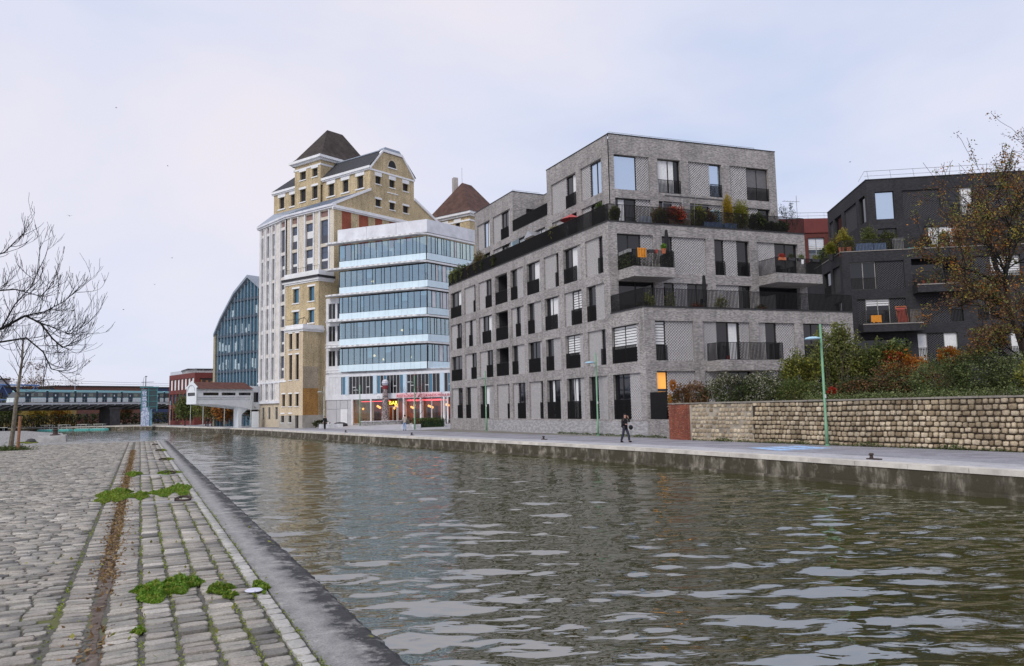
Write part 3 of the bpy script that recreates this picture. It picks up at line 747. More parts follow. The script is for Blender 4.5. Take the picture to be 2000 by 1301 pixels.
m.fbox(FC, 38.0, 39.85, -.12, -.10, z0+.1, z0+.18); m.fbox(FC, 38.0, 39.85, -.12, -.10, z1-.2, z1-.12); m.build('gate', black_metal, gb)
# inner light of one ground floor flat, seen through the corner window
# --- right flank, main volume (floors 2, 3)
H3 = [(.73, 3.89), (4.66, 8.7), (9.49, 12.85), (13.61, 17.74)]
S3 = ['W.67L', 'W.25L', 'W.286L.66W', 'L.45W']; S2 = ['W', 'W.25L.55W', 'L.66W', 'G']
m = MB(); wall(m, FB, 0, 18.5, 7.6, 15.72, [(a, b, 11.9, 14.82) for a, b in H3]+[(a, b, 8.05, 11.12) for a, b in H3], .40)
m.build('wall', brick_grey, gb)
for (a, b), s3, s2 in zip(H3, S3, S2):
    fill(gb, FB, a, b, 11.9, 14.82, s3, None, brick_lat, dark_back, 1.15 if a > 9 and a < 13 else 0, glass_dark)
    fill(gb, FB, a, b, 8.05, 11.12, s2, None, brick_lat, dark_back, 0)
# --- lower volume flank (ground, first floor)
H1 = [(.85, 4.01), (4.82, 8.89), (9.69, 13.0), (13.79, 17.6)]; S1 = ['W.29L', 'L.30W.80L', 'L.21W.51L', 'W.5L']
m = MB(); wall(m, FL, 0, 18.65, -.9, 8.55, [(a, b, 4.75, 7.6) for a, b in H1]+[(a, b, .6, 3.99) for a, b in H1], .40); m.build('wall', brick_grey, gb)
for k_, ((a, b), s1) in enumerate(zip(H1, S1)):
    fill(gb, FL, a, b, 4.75, 7.6, s1, ('blind', 0, .55) if k_ == 0 else (('curtain', .55, .9) if k_ == 1 else None), brick_lat, dark_back, 1.1 if k_ in (0, 3) else 0)
    fill(gb, FL, a, b, .6, 3.99, 'W.29L' if k_ == 0 else 'L.5W', None, brick_lat, dark_back, 0)
lit = Memit('lit_room', (.9, .40, .08), .55)
m = MB(); m.fquad(FL, .95, 1.7, -.28, 2.75, 3.9); m.fquad(FL, .95, 1.7, -.28, 1.2, 2.55); m.build('lit_room_panel', lit, gb, label='warm orange light showing in a ground floor window')
# --- upper set-back volume
FCU = Fr((33.4, 77.0), (0, -1)); FBU = Fr((32.2, 50.1), DB)
cz0, cz1 = 18.8, 21.65
UH = [(.66, 3.95), (4.74, 8.96), (17.5, 21.85), (22.65, 25.85)]; US = ['L.45W', 'L.45W.85L', 'L.58W', 'L.4W']
m = MB()
wall(m, FCU, 0, 9.6, 15.3, 23.2, [(a, b, cz0, cz1) for a, b in UH[:2]]+[(a, b, 15.75, 18.15) for a, b in UH[:2]], .40)
wall(m, FCU, 9.6, 16.7, 15.3, 19.1, [(10.2, 13.0, 15.75, 18.15), (13.8, 16.2, 15.75, 18.15)], .40)
wall(m, FCU, 16.7, 26.9, 15.3, 23.25, [(a, b, cz0, cz1) for a, b in UH[2:]]+[(a, b, 15.75, 18.15) for a, b in UH[2:]], .40)
m.build('wall', brick_grey, gb)
for k_, ((a, b), s_) in enumerate(zip(UH, US)):
    fill(gb, FCU, a, b, cz0, cz1, s_, ('curtain', .5, 1) if k_ in (0, 2) else None, brick_lat, dark_back, 1.15 if k_ in (1, 2) else 0, glass_sky if k_ in (0, 3) else None)
    fill(gb, FCU, a, b, 15.75, 18.15, s_, None, brick_lat, dark_back, 0)
for (a, b) in ((10.2, 13.0), (13.8, 16.2)): fill(gb, FCU, a, b, 15.75, 18.15, 'W', ('curtain', .1, .9), brick_lat, dark_back, 0)
# recessed roof room between the two
FRS = Fr((33.4, 67.4), (1, 0)); m = MB(); wall(m, FRS, 0, 3.6, 19.1, 23.18, [(1.5, 3.0, 19.2, 21.6)], .3); m.build('wall', brick_grey, gb)
window(gb, FRS, 1.5, 3.0, 19.2, 21.6, -.2, 0)
FRB = Fr((37.0, 67.4), (0, -1)); m = MB(); wall(m, FRB, 0, 7.1, 19.1, 23.18, [(.2, 4.6, 19.2, 21.9)], .3); m.build('wall', brick_grey, gb)
window(gb, FRB, .2, 4.6, 19.2, 21.9, -.2, 1, None, None, glass_sky)
m = MB(); railing(m, FCU, 9.6, 16.7, .03, 19.12, 20.2); m.build('terrace_railing', black_metal, gb)
H5 = [(1.64, 4.82, 'W.65L'), (5.6, 7.75, 'W'), (8.52, 11.75, 'L.65W'), (12.57, 16.5, 'L.445W')]
m = MB(); wall(m, FBU, 1.2, 17.3, 15.3, 23.25, [(a, b, 18.8, 21.65) for a, b, _ in H5]+[(a, b, 15.75, 18.1) for a, b, _ in H5], .40); m.build('wall', brick_grey, gb)
for k_, (a, b, s_) in enumerate(H5):
    gl_ = glass_sky if k_ in (0, 2) else None
    if k_ == 0:
        window(gb, FBU, a, 3.7, 18.8, 21.65, -.25, 0, None, None, glass_sky); lattice(gb, FBU, 3.7, b, 18.8, 21.65, brick_lat, dark_back)
    elif k_ == 1: window(gb, FBU, a, b, 18.8, 21.65, -.27, 1, (-.06, 1.1), ('curtain', .05, .75))
    elif k_ == 2: fill(gb, FBU, a, b, 18.8, 21.65, s_, None, brick_lat, dark_back, 1.1, glass_sky)
    else: fill(gb, FBU, a, b, 18.8, 21.65, s_, ('shutter', 0, 1), brick_lat, dark_back, 1.1)
    fill(gb, FBU, a, b, 15.75, 18.1, 'W.6L' if k_ != 3 else 'L.7W', ('curtain', .2, .5) if k_ == 0 else None, brick_lat, dark_back, 0)
# --- roofs, floors, hidden sides
def P2(F, u, w): q_ = F.p(u, w, 0); return (q_[0], q_[1])
m = MB(); A_, B_, C_ = (32.25, 82.1), (32.25, 48.65), P2(FB, 18.45, -.05); D_ = (C_[0], 82.1)
m.poly([(x, y, 15.3) for x, y in (A_, B_, C_, D_)]); m.build('terrace_floor', paving, gb)
m = MB()
m.quad((C_[0], C_[1], -.9), (D_[0], D_[1], -.9), (D_[0], D_[1], 15.7), (C_[0], C_[1], 15.7)); m.quad((D_[0], D_[1], -.9), (A_[0], A_[1], -.9), (A_[0], A_[1], 15.7), (D_[0], D_[1], 15.7))
Lr = P2(FL, 18.6, -.05); Lr2 = P2(FL, 18.6, -4.2)
m.quad((Lr[0], Lr[1], -.9), (Lr2[0], Lr2[1], -.9), (Lr2[0], Lr2[1], 8.5), (Lr[0], Lr[1], 8.5))
U2 = P2(FBU, 17.25, -.05)
m.quad((U2[0], U2[1], 15.3), (U2[0], 66, 15.3), (U2[0], 66, 23.2), (U2[0], U2[1], 23.2)); m.quad((U2[0], 66, 15.3), (37, 66, 15.3), (37, 66, 23.2), (U2[0], 66, 23.2))
m.quad((33.45, 76.95, 15.3), (48, 76.95, 15.3), (48, 76.95, 23.2), (33.45, 76.95, 23.2)); m.quad((48, 76.95, 15.3), (48, 66, 15.3), (48, 66, 23.2), (48, 76.95, 23.2))
m.quad((33.45, 60.35, 19.1), (37, 60.35, 19.1), (37, 60.35, 23.2), (33.45, 60.35, 23.2))
m.build('rear_wall', brick_grey, gb)
m = MB(); m.poly([(33.45, 60.3, 22.9), P2(FBU, 1.25, -.05)+(22.9,), (U2[0], U2[1], 22.9), (U2[0], 66, 22.9), (37, 66, 22.9), (37, 60.3, 22.9)])
m.poly([(33.45, 76.9, 22.9), (33.45, 67.45, 22.9), (48, 67.45, 22.9), (48, 76.9, 22.9)]); m.poly([(33.4, 67.4, 19.12), (33.4, 60.3, 19.12), (37, 60.3, 19.12), (37, 67.4, 19.12)]); m.build('roof', M('flat_roof_gravel', (.3, .3, .3)), gb)
m = MB(); Q1 = P2(FL, .05, -.05); Q3 = P2(FB, 18.45, -.05)
m.poly([(Q1[0], Q1[1], 8.0), (Lr[0], Lr[1], 8.0), (Q3[0], Q3[1], 8.0), (32.25, 48.55, 8.0)]); m.build('terrace_floor', paving, gb)
m = MB()                                            # copings
m.fbox(FC, -.03, 33.6, -.35, .05, 15.72, 15.80); m.fbox(FB, -.02, 18.53, -.35, .05, 15.725, 15.803); m.fbox(FC, 33.5, 37.80, -.35, .05, 8.55, 8.63); m.fbox(FL, -.02, 18.7, -.35, .05, 8.555, 8.632)
m.fbox(FCU, -.02, 9.62, -.3, .04, 23.2, 23.27); m.fbox(FCU, 16.68, 26.95, -.3, .04, 23.25, 23.32); m.fbox(FBU, 1.15, 17.33, -.3, .04, 23.253, 23.323)
m.fbox(FRS, 0, 3.65, -.3, .03, 23.18, 23.25); m.fbox(FRB, -.05, 7.1, -.3, .03, 23.183, 23.253); m.fbox(FCU, 9.6, 16.7, -.2, .04, 19.1, 19.16); m.build('coping', coping_dark, gb)
for (F_, a, b, zz) in ((FC, .05, 33.55, 15.8), (FB, 0, 18.5, 15.8), (FC, 33.6, 37.75, 8.63), (FL, 0, 18.65, 8.63)):
    m = MB(); railing(m, F_, a, b, -.02, zz, zz+1.3); m.build('terrace_railing', black_metal, gb)
# planted left stretch of the canal terrace has a solid windbreak behind the bars
m = MB(); m.fbox(FC, .1, 10.2, -.12, -.09, 15.85, 16.95); m.build('windbreak', black_metal, gb)
# balconies
for (a, b, z, D_b, F_, rh_, nm) in ((.75, 4.5, 11.17, 2.0, FB, 1.3, 'w'), (13.65, 18.35, 11.17, 2.0, FB, 1.3, 'e'), (5.05, 10.6, 3.95, 1.5, FL, 1.3, 'l')):
    m = MB(); o_ = .22*D_b/2.0; cxl = .11*D_b; p8 = []
    for zz in (z, z+.76): p8 += [F_.p(a+cxl, D_b, zz), F_.p(b, D_b, zz), F_.p(b, -.05, zz), F_.p(a, -.05, zz)]
    m.hexa(p8); bo = m.build('balcony', brick_grey, gb)
    m = MB(); railing(m, F_, a+cxl+.02, b-.02, D_b-.05, z+.76, z+.76+rh_-.05)
    sd = Fr(F_.p(a+.04, 0, 0)[:2], (F_.p(a+cxl, D_b, 0)[0]-F_.p(a, 0, 0)[0], F_.p(a+cxl, D_b, 0)[1]-F_.p(a, 0, 0)[1])); railing(m, sd, .05, D_b-.05, 0, z+.76, z+.76+rh_-.05)
    sd = Fr(F_.p(b-.04, 0, 0)[:2], F_.p(b, D_b, 0)[0:1]+F_.p(b, D_b, 0)[1:2] if False else (F_.n[0], F_.n[1])); railing(m, sd, .05, D_b-.05, 0, z+.76, z+.76+rh_-.05)
    m.build('railing', black_metal, bo)
# thin roof guard rails
m = MB()
for k_ in range(9):
    u = 1.9+k_*1.7; m.tube([FBU.p(u, -.7, 22.9), FBU.p(u, -.5, 23.62)], .018, 4)
m.tube([FBU.p(1.5, -.5, 23.62), FBU.p(15.6, -.5, 23.62)], .018, 4); m.tube([FBU.p(1.5, -.55, 23.42), FBU.p(15.6, -.55, 23.42)], .014, 4)
m.tube([FRS.p(.3, -.6, 23.55), FRS.p(3.4, -.6, 23.55)], .018, 4)
for u in (.3, 1.9, 3.4): m.tube([FRS.p(u, -.6, 22.9), FRS.p(u, -.6, 23.55)], .018, 4)
m.build('roof_guard_rail', grey_metal, gb)
# glass screens on the canal terrace
for (a, b) in ((15.2, 16.9),):
    m = MB(); m.fbox(FC, a, b, -.75, -.73, 15.85, 17.9); gs = m.build('glass_screen', glass_rail, gb)

# ================================================================ charcoal brick building
db = thing('apartment_building', 'charcoal black brick apartment building behind the hedge, with planted terraces', 'building', (70, 45, 0))
Dc = np.array([62.68, 49.80]); ld = norm(np.array([.54, .8417])); fd = np.array([.8417, -.54])*1.0
fd = norm(np.array([.83, -.557]))
FDU = Fr(Dc, fd); c2 = Dc+ld*12.8; FDS = Fr(c2, -ld)
lc = Dc-ld*1.5; FDL = Fr(lc, fd)
m = MB()
UHd = [(.76, 2.46), (3.18, 6.55), (7.4, 9.45), (10.2, 13.5)]
wall(m, FDU, 0, 24, 14.9, 22.7, [(a, b, 18.8, 21.5) for a, b in UHd]+[(.8, 2.5, 15.6, 17.9), (5.0, 8.8, 15.6, 17.9)], .3); m.build('wall', brick_dark, db)
sds = [(.6, 2.4), (3.2, 7.0), (8.0, 10.4), (11.0, 12.3)]
m = MB(); wall(m, FDS, 0, 12.8, 14.9, 22.7, [(12.8-b, 12.8-a, 18.8, 21.4) for a, b in sds], .3); m.build('wall', brick_dark, db)
pale_frame = M('pale_window_frame', (.33, .31, .29), .6, .1, 4)
window(db, FDU, .76, 2.46, 18.8, 21.5, -.18, 0, None, None, glass_sky); lattice(db, FDU, 3.18, 6.55, 18.8, 21.5, lat_dark, void_dark)
window(db, FDU, 7.4, 9.45, 18.8, 21.5, -.18, 1, (-.05, 1.05), ('curtain', .55, 1), None, pale_frame); lattice(db, FDU, 10.2, 13.5, 18.8, 21.5, lat_dark, void_dark)
window(db, FDU, .8, 2.5, 15.6, 17.9, -.18, 1); window(db, FDU, 5.0, 8.8, 15.6, 17.9, -.18, 2, None, ('curtain', .1, .9))
for k_, (a, b) in enumerate(sds):
    if k_ % 2 == 0: window(db, FDS, 12.8-b, 12.8-a, 18.8, 21.4, -.2, 0, None, None, glass_dark)
    else: lattice(db, FDS, 12.8-b, 12.8-a, 18.8, 21.4, lat_dark, void_dark)
m = MB(); LH = [(-2.4, 2.35, 11.9, 14.52), (3.0, 7.0, 12.0, 14.6), (8.2, 12.4, 12.0, 14.6), (-2.0, 2.3, 8.65, 11.0), (3.6, 7.2, 8.65, 11.0), (8.4, 10.6, 8.65, 11.0), (3.1, 6.55, 5.0, 7.65), (-2.2, 2.2, 5.0, 7.2), (9.0, 12.4, 5.0, 7.65)]
wall(m, FDL, -3.13, 24, 0, 15.5, LH, .35); m.build('wall', brick_dark, db)
lcr = lc-fd*3.13+np.array([0, 0]); cl2 = lcr+ld*15; FDLs = Fr(cl2, -ld)
m = MB(); wall(m, FDLs, 0, 15, 0, 15.5, [(9.0, 11.3, 11.9, 14.4), (12.0, 14.3, 11.9, 14.4), (12.0, 14.3, 8.6, 11.0)], .3); m.build('wall', brick_dark, db)
window(db, FDLs, 9.0, 11.3, 11.9, 14.4, -.2, 0, (-.05, 1.1)); lattice(db, FDLs, 12.0, 14.3, 11.9, 14.4, lat_dark, void_dark); window(db, FDLs, 12.0, 14.3, 8.6, 11.0, -.2, 1)
window(db, FDL, -2.4, -.15, 11.9, 14.52, -.2, 1, (-.06, 1.1), None, None, pale_frame, railmat=dark_metal); lattice(db, FDL, -.1, 2.35, 11.9, 14.52, lat_dark, void_dark)
fill(db, FDL, 3.0, 7.0, 12.0, 14.6, 'G', None, lat_dark, void_dark, 1.1); fill(db, FDL, 8.2, 12.4, 12.0, 14.6, 'L.4W', ('blind', 0, .7), lat_dark, void_dark, 1.1, None, pale_frame)
lattice(db, FDL, -2.0, -1.2, 8.65, 11.0, lat_dark, void_dark); window(db, FDL, -1.2, .9, 8.65, 11.0, -.2, 1, None, ('blind', 0, .28), None, pale_frame); lattice(db, FDL, .9, 2.3, 8.65, 11.0, lat_dark, void_dark)
lattice(db, FDL, 3.6, 6.2, 8.65, 11.0, lat_dark, void_dark); window(db, FDL, 6.2, 7.2, 8.65, 11.0, -.2, 0, (-.05, 1.1)); window(db, FDL, 8.4, 10.6, 8.65, 11.0, -.2, 1, (-.05, 1.1), None, None, pale_frame)
window(db, FDL, 3.1, 3.95, 5.0, 7.65, -.2, 0, (-.05, 1.3), ('curtain', .05, .95), None, pale_frame); lattice(db, FDL, 3.95, 5.4, 5.0, 7.65, lat_dark, void_dark); window(db, FDL, 5.4, 6.55, 5.0, 7.65, -.2, 0, (-.05, 1.3), ('curtain', .05, .95), None, pale_frame)
fill(db, FDL, -2.2, 2.2, 5.0, 7.2, 'W', None, lat_dark, void_dark, 0); fill(db, FDL, 9.0, 12.4, 5.0, 7.65, 'L.6W', ('curtain', .1, .9), lat_dark, void_dark, 1.2, None, pale_frame)
ledge = M('pale_ledge_metal', (.27, .245, .225), .6, .15, 5)
m = MB(); m.fbox(FDL, -3.2, 24, -.3, .05, 15.5, 15.57); m.fbox(FDLs, 0, 15.0, -.3, .048, 15.5, 15.57); m.build('terrace_edge', ledge, db)
m = MB(); m.fbox(FDU, -.04, 24, -.3, .05, 22.7, 22.78); m.fbox(FDS, 0, 12.78, -.3, .048, 22.7, 22.78); m.build('coping', coping_dark, db)
m = MB(); railing(m, FDL, -3.1, 24, -.05, 15.57, 16.6, .13); railing(m, FDLs, 0, 15, -.05, 15.57, 16.6, .13); m.build('terrace_railing', dark_metal, db)
for (a, b, z, D_b, zr) in ((2.95, 7.25, 11.28, 1.3, 1.15), (-2.0, 3.16, 7.8, 1.4, 1.2)):
    m = MB(); m.fbox(FDL, a, b, .0, D_b, z, z+.72); bo = m.build('balcony', brick_dark, db)
    m = MB(); m.fbox(FDL, a-.03, b+.03, D_b, D_b+.04, z+.66, z+.75); m.build('ledge', ledge, bo)
    m = MB(); railing(m, FDL, a, b, D_b-.05, z+.75, z+.75+zr, .12); m.build('railing', dark_metal, bo)
m = MB(); rt = Dc+fd*24
m.poly([FDU.p(0, -.05, 22.5), FDU.p(24, -.05, 22.5), FDU.p(24, -12.8, 22.5), FDU.p(0, -12.8, 22.5)]); m.build('roof', M('flat_roof_gravel', (.3, .3, .3)), db)
m = MB(); m.poly([FDL.p(-3.1, -.05, 14.95), FDL.p(24, -.05, 14.95), FDL.p(24, -15, 14.95), FDL.p(-3.1, -15, 14.95)]); m.build('terrace_floor', paving, db)
m = MB(); m.quad(FDL.p(24, 0, 0), FDL.p(24, -14, 0), FDL.p(24, -14, 22.7), FDL.p(24, 0, 22.7)); m.quad(FDL.p(24, -14, 0), FDL.p(-3.1, -14, 0), FDL.p(-3.1, -14, 15.4), FDL.p(24, -14, 15.4)); m.build('rear_wall', brick_dark, db)
m = MB()
for k_ in range(10): m.tube([FDU.p(.6+k_*2.1, -.9, 22.5), FDU.p(.6+k_*2.1-.25, -.6, 23.75)], .022, 4)
m.tube([FDU.p(.1, -.6, 23.75), FDU.p(20, -.6, 23.75)], .022, 4); m.tube([FDU.p(.1, -.68, 23.3), FDU.p(20, -.68, 23.3)], .018, 4); m.tube([FDU.p(.1, -.6, 23.75), FDU.p(-.5, -.6, 22.78)], .022, 4)
m.build('roof_guard_rail', grey_metal, db)

# red clad block glimpsed between the two
rb2 = thing('apartment_building', 'dark red clad building seen in the gap between grey and charcoal blocks', 'building', (76, 67, FQ))
FR2 = Fr((69.0, 70.0), (.9, -.435)); m = MB(); wall(m, FR2, 0, 16, FQ, 22.4, [(2.2+k_*3.4, 4.2+k_*3.4, 18.7, 21.7) for k_ in range(4)], .3); m.build('wall', Mbrick('dark_red_brick', (.16, .04, .03), (.11, .03, .025), (.12, .06, .05)), rb2)
m = MB(); m.fbox(FR2, -.1, 16.1, -10, .12, 22.3, 24.1); m.build('roof_band', red_clad, rb2)
for k_ in range(4): window(rb2, FR2, 2.2+k_*3.4, 4.2+k_*3.4, 18.7, 21.7, -.2, 1, (-.05, 1.0), ('blind', 0, .5), glass_sky, pale_frame, railmat=grey_metal)
m = MB(); m.tube([FR2.p(0, -.6, 25.0), FR2.p(16, -.6, 25.0)], .025, 4); m.tube([FR2.p(0, -.6, 24.6), FR2.p(16, -.6, 24.6)], .02, 4)
for k_ in range(9): m.tube([FR2.p(k_*2, -.6, 24.0), FR2.p(k_*2, -.6, 25.0)], .025, 4)
m.build('roof_guard_rail', grey_metal, rb2)
m = MB(); m.tube([FR2.p(5.2, -2, 24.0), FR2.p(5.2, -2, 27.6)], .04, 5)
for k_ in range(5): m.tube([FR2.p(3.6+k_*.35, -2, 26.9-.05*k_), FR2.p(3.6+k_*.35, -1.5, 26.9-.05*k_)], .02, 4)
m.tube([FR2.p(3.4, -2, 26.9), FR2.p(5.6, -2, 26.8)], .025, 4); m.build('television_aerial', grey_metal, rb2)
# ================================================================ white and pale blue office building
ob = thing('office_building', 'white office building with pale blue glass bands and a lit restaurant at its foot', 'building', (33, 104, -.3))
Oc = np.array([35.76, 99.15]); pd = norm(np.array([-.67, .742])); s2 = norm(np.array([.9165, .40]))
FO = Fr(Oc+pd*17.1, -pd); FOS = Fr(Oc, s2)
def U(u): return 17.1-u                                  # u was measured from the right corner
LEV = [(23.3, 25.6, 22.3), (19.5, 21.75, 18.5), (15.7, 17.95, 14.7), (11.97, 14.2, 10.95), (8.25, 10.5, 7.22)]
white_frame = M('white_window_frame', (.62, .62, .62), .5, .08, 4)
black_frame = M('black_window_frame', (.02, .022, .026), .4, .1, 4)
m = MB(); m.fbox(FO, U(14.7), U(0), -.5, .02, 26.2, 28.0)
m.fbox(FOS, 0, 9.7, -.5, .02, 26.2, 28.0); m.build('parapet', white_conc, ob)
for x_ in (U(9.8), U(4.9)):
    m = MB(); m.fbox(FO, x_-.02, x_+.02, .02, .035, 26.25, 27.98); m.build('panel_joint', M('joint_grey', (.3, .31, .33)), ob)  # thin grey strips for the joints between parapet panels
rw = random.Random(17)
back = [(5.0, interior), (5.5, interior_dark)]
for k_, (z0, z1, zs) in enumerate(LEV):
    m = MB()                                              # projecting sun-shade slab with a broken edge
    zt = z1+.05; prof = [(U(16.3), .25), (U(16.3), .75), (U(14.6), 1.0), (U(1.2), 1.0), (U(-.05), .12), (U(-.05), -.2), (U(16.3), -.2)]
    pts = [FO.p(a, b, 0)[:2] for a, b in prof]; m.prism(pts[::-1], zt+.14, zt+.40); so = m.build('slab', white_slab, ob)
    m = MB(); u_ = U(15.6)
    while u_ < U(1.4): m.fbox(FO, u_, u_+.42, 1.0, 1.02, zt+.17, zt+.37); u_ += .86
    m.build('slab_edge_panel', white_trim, so, kind='stuff')
    m = MB(); m.fbox(FOS, 0, 9.7, -.3, .14, zt+.14, zt+.39); m.build('slab', white_trim, ob)
    # floor plates and rooms behind the glass
    m = MB(); pl_ = [FO.p(U(14.3), -.25, 0)[:2], FO.p(U(.1), -.25, 0)[:2], FOS.p(9.6, -.25, 0)[:2], FO.p(U(14.3), -8, 0)[:2]]
    m.prism(pl_, z0-.95, z0-.1); m.build('floor_plate', interior, ob)
    m = MB()
    for a in np.arange(.5, 14, 2.7): m.fbox(FO, U(a)-.06, U(a)+.06, -rw.uniform(3, 5), -1.2, z0-.1, z1+.1)
    m.fquad(FO, U(14.3), U(.2), -6.0, z0-.1, z1+.3); m.build('partition', interior, ob)
    m = MB()
    for a in range(16): 
        x_ = U(rw.uniform(.5, 14)); h_ = rw.uniform(.4, 1.1); m.fbox(FO, x_, x_+rw.uniform(.3, .9), -1.6, -.7, z0-.1, z0-.1+h_)
    m.build('furniture', M('office_furniture', (.20, .17, .14), .7, .5, 2), ob, kind='stuff')
    if k_ in (1, 4, 3):
        for q_ in range(1 if k_ != 4 else 4):
            x_ = U(rw.uniform(3, 12.5)); m = MB(); m.sphere(FO.p(x_, -1.8, z0+rw.uniform(.5, 1.5)), .18, 8); m.build('desk_lamp', Memit('warm_lamp', (1, .62, .25), 1.4), ob)
    for (F_, L_, off, name) in ((FO, 14.4, U(14.4), 'f'), (FOS, 9.5, 0.0, 's')):
        m = MB(); u_ = off; cells = []; end = off+L_
        while u_ < end-.3:
            w_ = rw.choice([1.0, 1.02, .98, .5, .55]) if name == 'f' else rw.choice([.8, .8, .45])
            cells.append((u_, min(end, u_+w_))); u_ += w_
        for (a, b) in cells: m.fbox(F_, a-.02, a+.02, -.10, .03, z0, z1)
        m.fbox(F_, off, end, -.08, .02, z0-.04, z0); m.fbox(F_, off, end, -.08, .02, z1, z1+.05)
        wo = m.build('window_band', black_frame, ob)
        for (a, b) in cells:
            m = MB(); m.fquad(F_, a+.02, b-.02, -.03, z0, z1); m.build('pane', glass_clear if rw.random() < .8 or name == 'f' else white_conc, wo)
            m = MB(); m.fbox(F_, a+.012, b-.012, -.03, .03, zs+.03, z0-.045); m.build('spandrel_panel', blue_panel, wo)
            if rw.random() < .16:
                m = MB(); m.fquad(F_, a+.03, b-.03, -.10, z1-(z1-z0)*rw.uniform(.25, .8), z1); m.build('blind', curtain, wo)
    if k_ < 5:
        m = MB(); m.fquad(FOS, .1, 9.6, -5, z0-.1, z1+.2); m.build('partition', interior_dark, ob)
# white stair block on the left
m = MB(); LB = [(z_, z_+2.3) for z_ in (15.0, 11.7, 8.1)]
wall(m, FO, U(17.15), U(14.35), 3.9, 18.0, [(U(16.55), U(15.35), a, b) for a, b in LB]+[(U(15.05), U(14.45), a, b) for a, b in LB], .18, -.35)
m.fbox(FO, U(17.15), U(14.35), -8, -.36, 17.8, 18.05); m.quad(FO.p(U(17.15), -.35, -.6), FO.p(U(17.15), -.35, 18), FO.p(U(17.15), -8, 18), FO.p(U(17.15), -8, -.6)); m.build('stair_block', white_conc, ob)
for a, b in LB:
    window(ob, FO, U(16.55), U(15.35), a, b, -.45, 1, None, None, glass_dark, white_frame, .05); window(ob, FO, U(15.05), U(14.45), a, b, -.45, 0, None, None, glass_dark, white_frame, .05)
for z_ in (14.6, 11.2, 7.5): 
    m = MB(); m.fbox(FO, U(17.18), U(14.35), -.4, -.28, z_, z_+.15); m.build('string_course', white_trim, ob)
# first floor strip windows and white fascia
SEGF = [(16.4, 13.6), (13.0, 9.0), (8.35, 4.15), (3.55, -1.55), (-2.25, -3.3)]
m = MB(); wall(m, FO, U(17.15), U(-3.4), 3.25, 7.2, [(U(a), U(b), 4.0, 6.52) for a, b in SEGF], .2, -.30); m.build('fascia', white_conc, ob)
m = MB(); m.fbox(FO, U(17.1), U(-3.4), -6, -.3, 6.9, 7.25); m.build('soffit', white_conc, ob)
pale_col = M('pale_blue_column', (.50, .62, .72), .5, .06, 1)
for a, b in zip(SEGF, SEGF[1:]):
    m = MB(); m.fbox(FO, U(a[1])+.03, U(b[0])-.03, -.3, -.24, 3.95, 6.6); m.build('column', pale_col, ob)
for (a, b) in SEGF:
    n = max(2, int(round((a-b)/.55))); m = MB()
    for i in range(n+1): u_ = U(a)+(a-b)*i/n; m.fbox(FO, u_-.025, u_+.025, -.45, -.33, 4.0, 6.52)
    for i in range(1, n, 4): m.fbox(FO, U(a)+(a-b)*i/n, U(a)+(a-b)*(i+1)/n, -.45, -.335, 4.95, 5.05)
    wo = m.build('window', white_frame, ob)
    for i in range(n):
        m = MB(); u0_, u1_ = U(a)+(a-b)*i/n, U(a)+(a-b)*(i+1)/n; m.fquad(FO, u0_+.025, u1_-.025, -.42, 4.0, 6.52); m.build('pane', glass_dark if rw.random() < .7 else glass_teal, wo)
# ground floor: frosted bays, restaurant
frost = M('frosted_panel', (.50, .50, .52), .5, .08, 1)
for (a, b, c, d) in ((16.9, 15.2, -.6, 1.9), (16.9, 15.2, 1.98, 3.2), (15.15, 14.55, -.6, 1.9), (15.15, 14.55, 1.98, 3.2), (14.5, 13.3, 1.98, 3.2), (13.2, 12.6, -.6, 1.9), (13.2, 12.6, 1.98, 3.2)):
    m = MB(); m.fbox(FO, U(a), U(b), -.5, -.40, c, d); m.build('frosted_panel', frost, ob)
m = MB(); m.fbox(FO, U(14.48), U(13.32), -.5, -.38, -.6, 1.93); m.build('door', white_trim, ob)
m = MB(); m.fbox(FO, U(17.1), U(12.5), -.6, -.5, -.6, 3.25); m.build('backing', white_conc, ob)
for a in (12.45, 9.35, 6.65, 3.9, 1.25, -2.3, -2.85):
    m = MB(); q_ = FO.p(U(a), .0 if a < 6 else -.35, -.6); m.tube([q_, (q_[0], q_[1], 3.3)], .13, 10); m.build('column', white_trim, ob)
rest_wall = M('restaurant_wall', (.22, .07, .025), .7, .6, .9); rest_floor = M('restaurant_floor', (.09, .05, .035), .5)
m = MB(); m.fquad(FO, U(12.5), U(-2.5), -6.2, -.6, 3.3); m.fquad(FO, U(12.5), U(-2.5), -6.15, -.6, .4); m.build('interior_wall', rest_wall, ob)
m = MB(); m.fbox(FO, U(12.5), U(-2.5), -6.2, -.6, -.62, -.22); m.build('interior_floor', rest_floor, ob)
m = MB(); m.fbox(FO, U(12.5), U(-2.5), -6.2, -.6, 3.24, 3.3); m.build('interior_ceiling', interior_dark, ob)
m = MB()
for k_ in range(14):
    u_ = U(12.0-k_*1.05); m.fbox(FO, u_, u_+.6, -2.4-1.2*(k_ % 3), -1.8-1.2*(k_ % 3), .42, .48); m.fbox(FO, u_+.27, u_+.33, -2.13-1.2*(k_ % 3), -2.07-1.2*(k_ % 3), -.2, .44)
    m.fbox(FO, u_-.4, u_-.05, -2.4-1.2*(k_ % 3), -2.0-1.2*(k_ % 3), -.2, .25); m.fbox(FO, u_-.4, u_-.36, -2.4-1.2*(k_ % 3), -2.0-1.2*(k_ % 3), .25, .75)
m.build('restaurant_tables', M('dark_wood', (.05, .03, .02), .5), ob, kind='stuff')
m = MB()
for a in (11.6, 10.4, 8.6, 4.6, 3.2, 2.0, .4, -.9): m.fbox(FO, U(a)-.25, U(a)+.25, -5.9, -5.2, -.3, rw.uniform(1.2, 2.6))
m.build('cabinets', M('dark_wood', (.05, .03, .02), .5), ob, kind='stuff')
